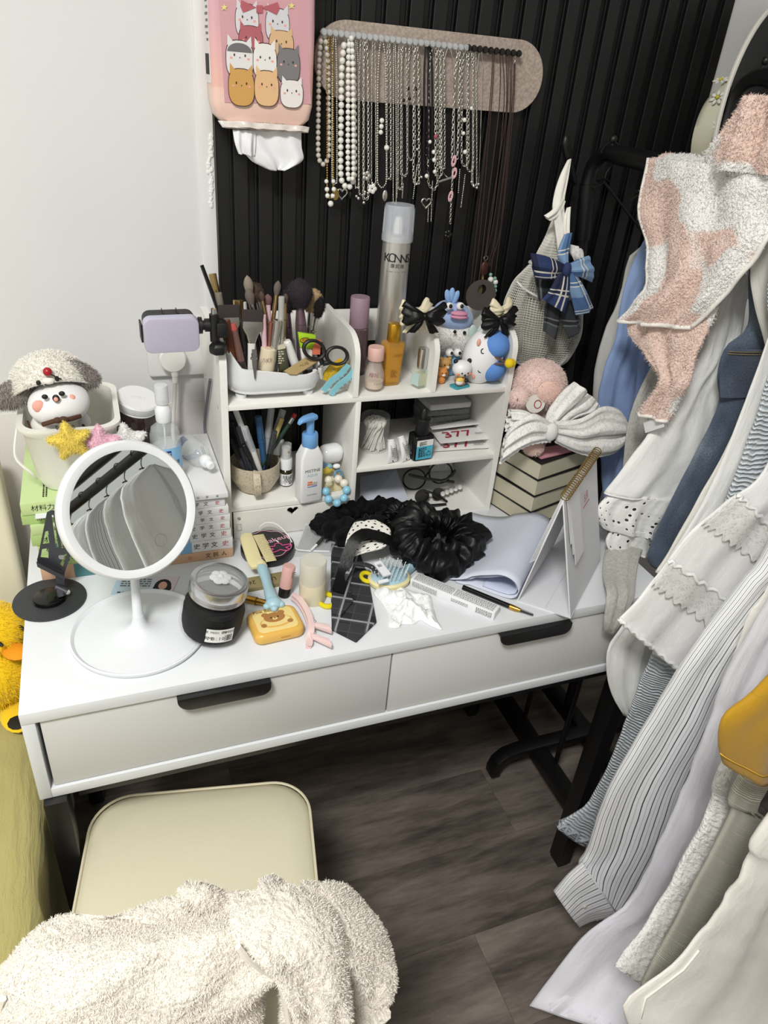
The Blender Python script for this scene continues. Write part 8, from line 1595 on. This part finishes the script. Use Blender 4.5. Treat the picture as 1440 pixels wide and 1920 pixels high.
necklace('thin silver chain with a pearl flower pendant', 701, 345, 5, 4, 'chain', size=px1 * 1.8, extra=pend(698, 354, flower_p(m_pw2)))
necklace('silver bar necklace with three oval pearls and a long disc pendant', 716, 352, 9, 9, 'silverbead', size=px1 * 2.0, extra=several(beads_at([(716, 226, 4.5), (715, 237, 4.5), (714, 248, 4.3), (725, 277, 5)], m_pw2, 'pearl'), pend(722, 367, drop(m_slv, (.0045, .0015, .009)))))
necklace('silver figaro chain beside the pearl bar necklace', 729, 335, 4, 4, 'chain', size=px1 * 2.6)
necklace('long plain silver ball chain reaching the hairspray cap', 740, 382, 3, 3, 'silverbead', size=px1 * 1.6)
necklace('short silver rope chain in the middle of the board', 750, 355, 4, 4, 'chain', size=px1 * 2.2)
necklace('silver chain with crystal stations and double tassel', 758, 330, 7, 6, 'chain', size=px1 * 2.4, extra=several(strand(746, 325, 744, 372, 'chain', px1 * 1.8), strand(756, 345, 754, 372, 'chain', px1 * 1.8)))
necklace('silver chain dotted with round black beads', 771, 300, 7, 8, 'chain', size=px1 * 2.4, extra=beads_at([(765, 166, 3.4), (780, 167, 3.4), (757, 188, 3), (768, 185, 3)], m_bk))
necklace('open oval link silver chain beside the black cords', 781, 345, 6, 5, 'chain', size=px1 * 3.2, extra=strand(782, 310, 774, 375, 'bead', px1 * 1.7))
necklace('doubled black cord necklace with silver barrel beads', 800, 325, 6, 5, 'cordk', size=.0014, extra=beads_at([(787, 230, 2.6), (784, 262, 2.6), (782, 280, 3), (790, 332, 3)], m_slv))
necklace('black cord choker with jet and silver beads', 806, 300, 4, 5, 'cordk', size=.0016, extra=beads_at([(800, 250, 3), (801, 265, 3.3), (800, 278, 3.4), (799, 291, 3.4), (802, 316, 3.2), (801, 328, 3)], m_bk))
necklace('silver belcher chain with open heart pendant and fine tassels', 813, 355, 11, 8, 'chain', size=px1 * 3.0, extra=several(pend(799, 380, heart_p), strand(803, 388, 802, 418, 'bead', px1 * 1.5), strand(811, 340, 808, 416, 'bead', px1 * 1.5)))
necklace('silver link chain carrying pearls and a pink stone', 822, 332, 6, 6, 'chain', size=px1 * 3.4, extra=several(beads_at([(817, 256, 4)], M('stone_pink', 'a45460', .2), 'stone'), beads_at([(806, 266, 3.5), (813, 285, 3.8), (814, 300, 4), (800, 330, 4), (815, 322, 3.6)], m_pw2, 'pearl')))
necklace('silver cable chain in front of the pearl and pink stone one', 829, 318, 5, 5, 'chain', size=px1 * 2.6)
necklace('thin snake chain with a polished bar pendant', 842, 333, 16, 11, 'snake', size=.0007, extra=lambda th, path, Y: part(th, 'bar_pendant', G().tube([P(822, 341, 1, Y - .001), P(846, 333, 1, Y - .001)], .0022, 10), m_slv))
necklace('silver links with pink enamel links and a black flower drop', 860, 300, 6, 5, 'chain', size=px1 * 3.6, xb=853, extra=several(strand(849, 318, 844, 420, 'chain', px1 * 3.2), lambda th, path, Y: [part(th, 'pink_link', G(Matrix.Translation(P(a, b, 1, Y - .002))).torus((0, 0, 0), .0032, .0015, 12, 6, rot=(R(90), R(8), 0), sy=2.0), M('enamel_pink', 'e0b3bb', .2)) for a, b in ((851, 302), (852, 325), (845, 368))], pend(841, 440, flower_p(m_bk))))
necklace('silver curb chain with two beaded tassels', 872, 312, 7, 7, 'chain', size=px1 * 3.0, extra=several(strand(862, 318, 859, 364, 'bead', px1 * 1.7), strand(872, 328, 864, 390, 'bead', px1 * 1.7)))
necklace('silver chain with crystal nuggets next to the tassel one', 882, 322, 7, 6, 'chain', size=px1 * 2.6, extra=beads_at([(871, 225, 4), (869, 250, 3.5), (884, 203, 3.4), (872, 285, 4)], m_pw2, 'nugget'))
necklace('narrow silver box chain near the black pegs', 890, 348, 4, 4, 'chain', size=px1 * 2.0)
necklace('thin snake necklace with a row of polished nuggets', 901, 352, 9, 6, 'snake', size=.0007, xb=892, extra=beads_at([(884, 341, 2.8), (888, 349, 3), (894, 352, 3.2), (897, 345, 3)], m_slv, 'nugget'))
# long brown cords with pendants
BZ = 'brown cord necklaces'
def disc_p(th, path, Y):
    c = P(901, 553, 1, .44); r = sz(c, 31); part(th, 'wooden_disc', G(Matrix.Translation(c) @ Matrix.Rotation(R(90), 4, 'X')).prism([(r * math.cos(2 * PI * k / 40), r * .92 * math.sin(2 * PI * k / 40)) for k in range(40)], 0, .0025, holes=[[(.3 * r * math.cos(2 * PI * k / 20) + .01 * r, .34 * r + .3 * r * math.sin(2 * PI * k / 20)) for k in range(20)]]), M('disc_taupe', '4d4440', .7)); part(th, 'bail', G().tube([c + Vector((-.001, -.002, r * .9)), c + Vector((.001, .004, r * 1.12))], .002, 7), m_gb); part(th, 'leaf', G().ball(c + Vector((0, .006, r * .2)), (.006, .001, .013), 12, 7), M('leaf_olive', '5f5a30', .4), 60)
def longcord(label, x, pts, extra, ye=.486): 
    Ys = [YP - .012, YP - .02, .46, .44]; th = T('necklace', label, 'necklace', P(x, pegpx(x), 1, YP - .012), group=BZ)
    for k, pp in enumerate(pts):
        n = len(pp); part(th, 'cord', G().tube(smooth_path([P(a, b, 1, YP - .012 + (ye - YP + .012) * (i / (n - 1)) * (1 if pp[-1][1] > 480 else .4)) for i, (a, b) in enumerate(pp)], 5), .0008, 5), m_cordb, 60)
    extra(th, None, .45)
longcord('long brown cord necklace with a taupe wooden disc', 940, [[(938, 100), (936, 200), (915, 380), (898, 526)], [(942, 100), (945, 200), (926, 380), (902, 526)]], disc_p, .44)
longcord('long brown cord necklace with a red drop pendant', 950, [[(949, 102), (948, 220), (920, 400), (909, 482)], [(953, 102), (950, 220), (928, 400), (911, 482)]], lambda th, a, Y: (part(th, 'red_drop', G().ball(P(908, 503, 1, .478), (.008, .004, .013), 14, 9), M('drop_red', '4a2219', .3), 60), part(th, 'ring', G().torus(P(911, 484, 1, .484), .004, .0009, 14, 6, rot=(R(90), 0, 0)), m_slv)))
def tealbeads(th, a, Y):
    for px, py, r, mt in ((920, 515, 3.5, M('bead_jade', '7fae9c', .3)), (920, 524, 5.5, m_pw2), (921, 533, 3.5, M('bead_jade', '')), (922, 540, 4, M('bead_ice', 'a9c6cf', .3)), (928, 522, 3.5, M('bead_jade', '')), (929, 529, 5, m_pw2), (929, 537, 3.5, M('bead_jade', '')), (928, 545, 4, M('bead_ice', '')), (927, 553, 3.5, M('bead_jade', ''))): c = P(px, py, 1, .481); part(th, 'bead', G().ball(c, sz(c, r), 12, 8), mt, 60)
longcord('long brown cord necklace ending in jade and white beads', 958, [[(956, 103), (955, 220), (935, 400), (920, 512)], [(960, 103), (957, 220), (942, 400), (928, 520)]], tealbeads)
longcord('brown cord necklace with a silver chain top at the board end', 966, [[(964, 120), (958, 220), (932, 420), (915, 500)], [(966, 120), (961, 220), (940, 420), (918, 500)]], lambda th, a, Y: (strand(965, 98, 965, 118, 'chain', px1 * 2.6)(th, None, YP - .012)))
longcord('brown cord necklace beside the snake chain', 925, [[(924, 98), (918, 200), (895, 420), (880, 560)], [(927, 98), (921, 200), (902, 420), (884, 560)]], lambda th, a, Y: part(th, 'wood_bead', G().ball(P(882, 560, 1, .486), .004, 10, 7), m_cordb, 60))
# ================================================================ tissue pack on the wall
YT = .452; tx0, tx1 = P(400, 120, 1, YT).x - .002, P(590, 120, 1, YT).x; tzb = P(495, 238, 1, YT).z; tzt = 1.63
tp = T('tissue_pack', 'hanging pink tissue pack printed with kittens', 'tissue pack', ((tx0 + tx1) / 2, YT, tzb)); tw_ = tx1 - tx0
def packcol(d):
    z = d.n('ShaderNodeSeparateXYZ', {'Vector': d.coord('Object')}).outputs['Z']; d.set(d.b.inputs['Base Color'], d.ramp(d.math('MULTIPLY', z, 5.), [(.0, 'f0cfc0'), (.22, 'eec9bb'), (.24, 'e9b9ab'), (.6, 'dba9b0'), (1., 'c79aa8')])); d.bump(d.noise(d.coord('Object'), 28, 3), .35, .004)
m_pack = M('pack_film', 'e6c0b4', .22, fn=packcol)
dp = .512 - YT
rings = []
for t, ins in ((0, .016), (.012, .004), (.03, .0), (.12, -.001), (tzt - tzb - .03, 0), (tzt - tzb, .008)):
    ring = []
    for x, y in rrect(tw_ - 2 * ins, dp - 1.0 * ins, .010, 4): ring.append(Vector((x, y + dp / 2, t)))
    rings.append(ring)
obj('pack', G().loft(rings), m_pack, tp, 50)
side = obj('side_panel', G().bb(-tw_ / 2 - .0012, -tw_ / 2 - .0002, .012, dp - .01, .05, .23), M('panel_white', 'dcd9d6', .4), tp); g = G()
for k in range(14): g.bb(-tw_ / 2 - .0016, -tw_ / 2 - .0011, .016 + k * .0022, .0168 + k * .0022 + .0006 * (k % 3), .06, .085)
o = obj('barcode', g, m_ink, tp, None); o['kind'] = 'stuff'
g = G()
for k in range(16): g.bb(-tw_ / 2 - .0016, -tw_ / 2 - .0011, .015, .030 + .012 * ((k * 7) % 5) / 5, .10 + k * .0075, .103 + k * .0075)
o = obj('side_print', g, m_inkg, tp, None); o['kind'] = 'stuff'
# printed panel and kittens (flat print on the front)
def kit(px, py, w_, h_, col, lay, ears=True, eye=True, patch=None, blush=True):
    c = P(px, py, 1, YT) - tp.location; s_ = sz(P(500, 100, 1, YT), 1); y0 = -.0006 - lay * .0004; mt = M('print_' + col, col, .3); out = M('print_line', '4a3432', .4)
    def shape(scale_, yy, m_):
        n = 26; pts = [(c.x + w_ / 2 * s_ * scale_ * math.copysign(abs(math.cos(2 * PI * k / n)) ** .7, math.cos(2 * PI * k / n)), c.z + h_ / 2 * s_ * scale_ * math.copysign(abs(math.sin(2 * PI * k / n)) ** .7, math.sin(2 * PI * k / n))) for k in range(n)]; return G().prism(pts, 0, .0002, mat=XZ(yy))
    obj('kitten_outline', shape(1.05, y0, out), out, kp_); k_ = obj('kitten', shape(1., y0 - .0002, mt), mt, kp_)
    if ears:
        for sx in (-1, 1): ex = c.x + sx * w_ * .33 * s_; ez = c.z + h_ * .42 * s_; obj('ear', G().prism([(ex - sx * w_ * .14 * s_, ez), (ex + sx * w_ * .12 * s_, ez - h_ * .06 * s_), (ex + sx * w_ * .10 * s_, ez + h_ * .22 * s_)], 0, .0002, mat=XZ(y0 - .0003)), mt, k_)
    ey = c.z + h_ * .12 * s_
    if patch: pm = M('print_' + patch, patch, .3); obj('patch', G().prism([(c.x + w_ * .46 * s_ * math.cos(t), c.z + h_ * .20 * s_ + h_ * .24 * s_ * math.sin(t)) for t in [PI * k / 12 for k in range(13)]], 0, .0002, mat=XZ(y0 - .0004)), pm, k_)
    if eye:
        for sx in (-1, 1): obj('eye', G().prism([(c.x + sx * w_ * .2 * s_ + 1.5 * s_ * math.cos(2 * PI * k / 8), ey + 2.3 * s_ * math.sin(2 * PI * k / 8)) for k in range(8)], 0, .0002, mat=XZ(y0 - .0006)), out, k_)
        obj('nose', G().prism([(c.x - 1.3 * s_, ey - 3 * s_), (c.x + 1.3 * s_, ey - 3 * s_), (c.x, ey - 5.5 * s_)], 0, .0002, mat=XZ(y0 - .0006)), out, k_)
    if blush:
        for sx in (-1, 1): obj('blush', G().prism([(c.x + sx * w_ * .32 * s_ + 2.6 * s_ * math.cos(2 * PI * k / 10), ey - 5 * s_ + 1.8 * s_ * math.sin(2 * PI * k / 10)) for k in range(10)], 0, .0002, mat=XZ(y0 - .0005)), M('print_blush', 'eea59a', .3), k_)
kp_ = obj('printed_panel', G().prism([(a - tp.location.x, b - tp.location.z) for a, b in pxz([(421, 192), (406, -60), (572, -60), (583, 195)], YT)], 0, .0003, mat=XZ(-.0004)), M('print_rose', 'd3a1a8', .22, bump=(28, .2)), tp)
for i, a in enumerate([(463, 40, 42, 52, 'd9d6da', 1), (520, 48, 44, 52, 'd4d3d8', 1), (470, 78, 44, 48, 'b4646c', 2), (527, 84, 46, 44, 'd9b48a', 2), (449, 112, 50, 60, 'e3e1e0', 4, True, True, '6f6e70'), (496, 116, 44, 58, 'e9e6e2', 5), (540, 124, 44, 56, '7d7b7c', 4), (452, 164, 48, 60, 'cf9f5a', 6), (499, 166, 46, 58, 'e3b98a', 7), (546, 176, 44, 46, 'eae6e3', 6)]): kit(*a)
def flat_print(nm, pts, mt, lay): obj(nm, G().prism([(a - tp.location.x, b - tp.location.z) for a, b in pxz(pts, YT)], 0, .0002, mat=XZ(-.0008 - lay * .0003)), mt, kp_)
m_bowr = M('print_red', 'b5606a', .3); flat_print('bow_print', [(452, 0), (480, 14), (455, 24), (450, 12)], m_bowr, 4); flat_print('bow_print', [(520, 4), (490, 14), (518, 28), (524, 16)], m_bowr, 4); flat_print('bow_print', [(480, 10), (492, 10), (492, 24), (480, 24)], m_bowr, 5)
for sx, sy in ((420, 14), (546, 11)): flat_print('star_print', [(sx + (7 if k % 2 == 0 else 3) * math.sin(PI * k / 5), sy - (7 if k % 2 == 0 else 3) * math.cos(PI * k / 5)) for k in range(10)], M('print_yellow', 'e3da8a', .3), 3)
text('lettering', '本品采用原生木浆制造', .0048, upright_m(P(500, 239, 1, YT) - tp.location + Vector((.002, -.0006, .004))), m_inkg, tp)
obj('bottom_seal', Drape([(Vector((-tw_ / 2 + .006, .004, .004)), Vector((tw_ / 2 - .004, .004, .003))), (Vector((-tw_ / 2 + .012, .002, -.004)), Vector((tw_ / 2 - .006, .002, -.004)))], .008, 5, .003, 3, t0=1).mesh(nu=60, nv=6, hem=0), M('seal_film', 'e0d8d0', .25), tp, 180)
m_tis = M('tissue', 'e9eaec', .9, bump=(400, .3)); ts = T('tissue_sheet', 'white paper tissue pulled out below the pack', 'tissue', P(505, 255, 1, YT + .015))
for rows in ((((440, 244, .468), (565, 246, .468)), ((448, 270, .464), (566, 275, .464)), ((470, 300, .462), (569, 298, .462)), ((490, 312, .462), (555, 310, .462)), ((505, 319, .462), (535, 319, .462))), (((436, 244, .460), (480, 246, .460)), ((440, 268, .456), (480, 268, .456)), ((447, 288, .457), (479, 292, .457)))):
    part(ts, 'fold', Drape(pxr(*rows), .004, 1.6, .005, 7 + len(ts.children), t0=1, rough=.001).mesh(nu=40, nv=16, hem=.003), m_tis, 180)
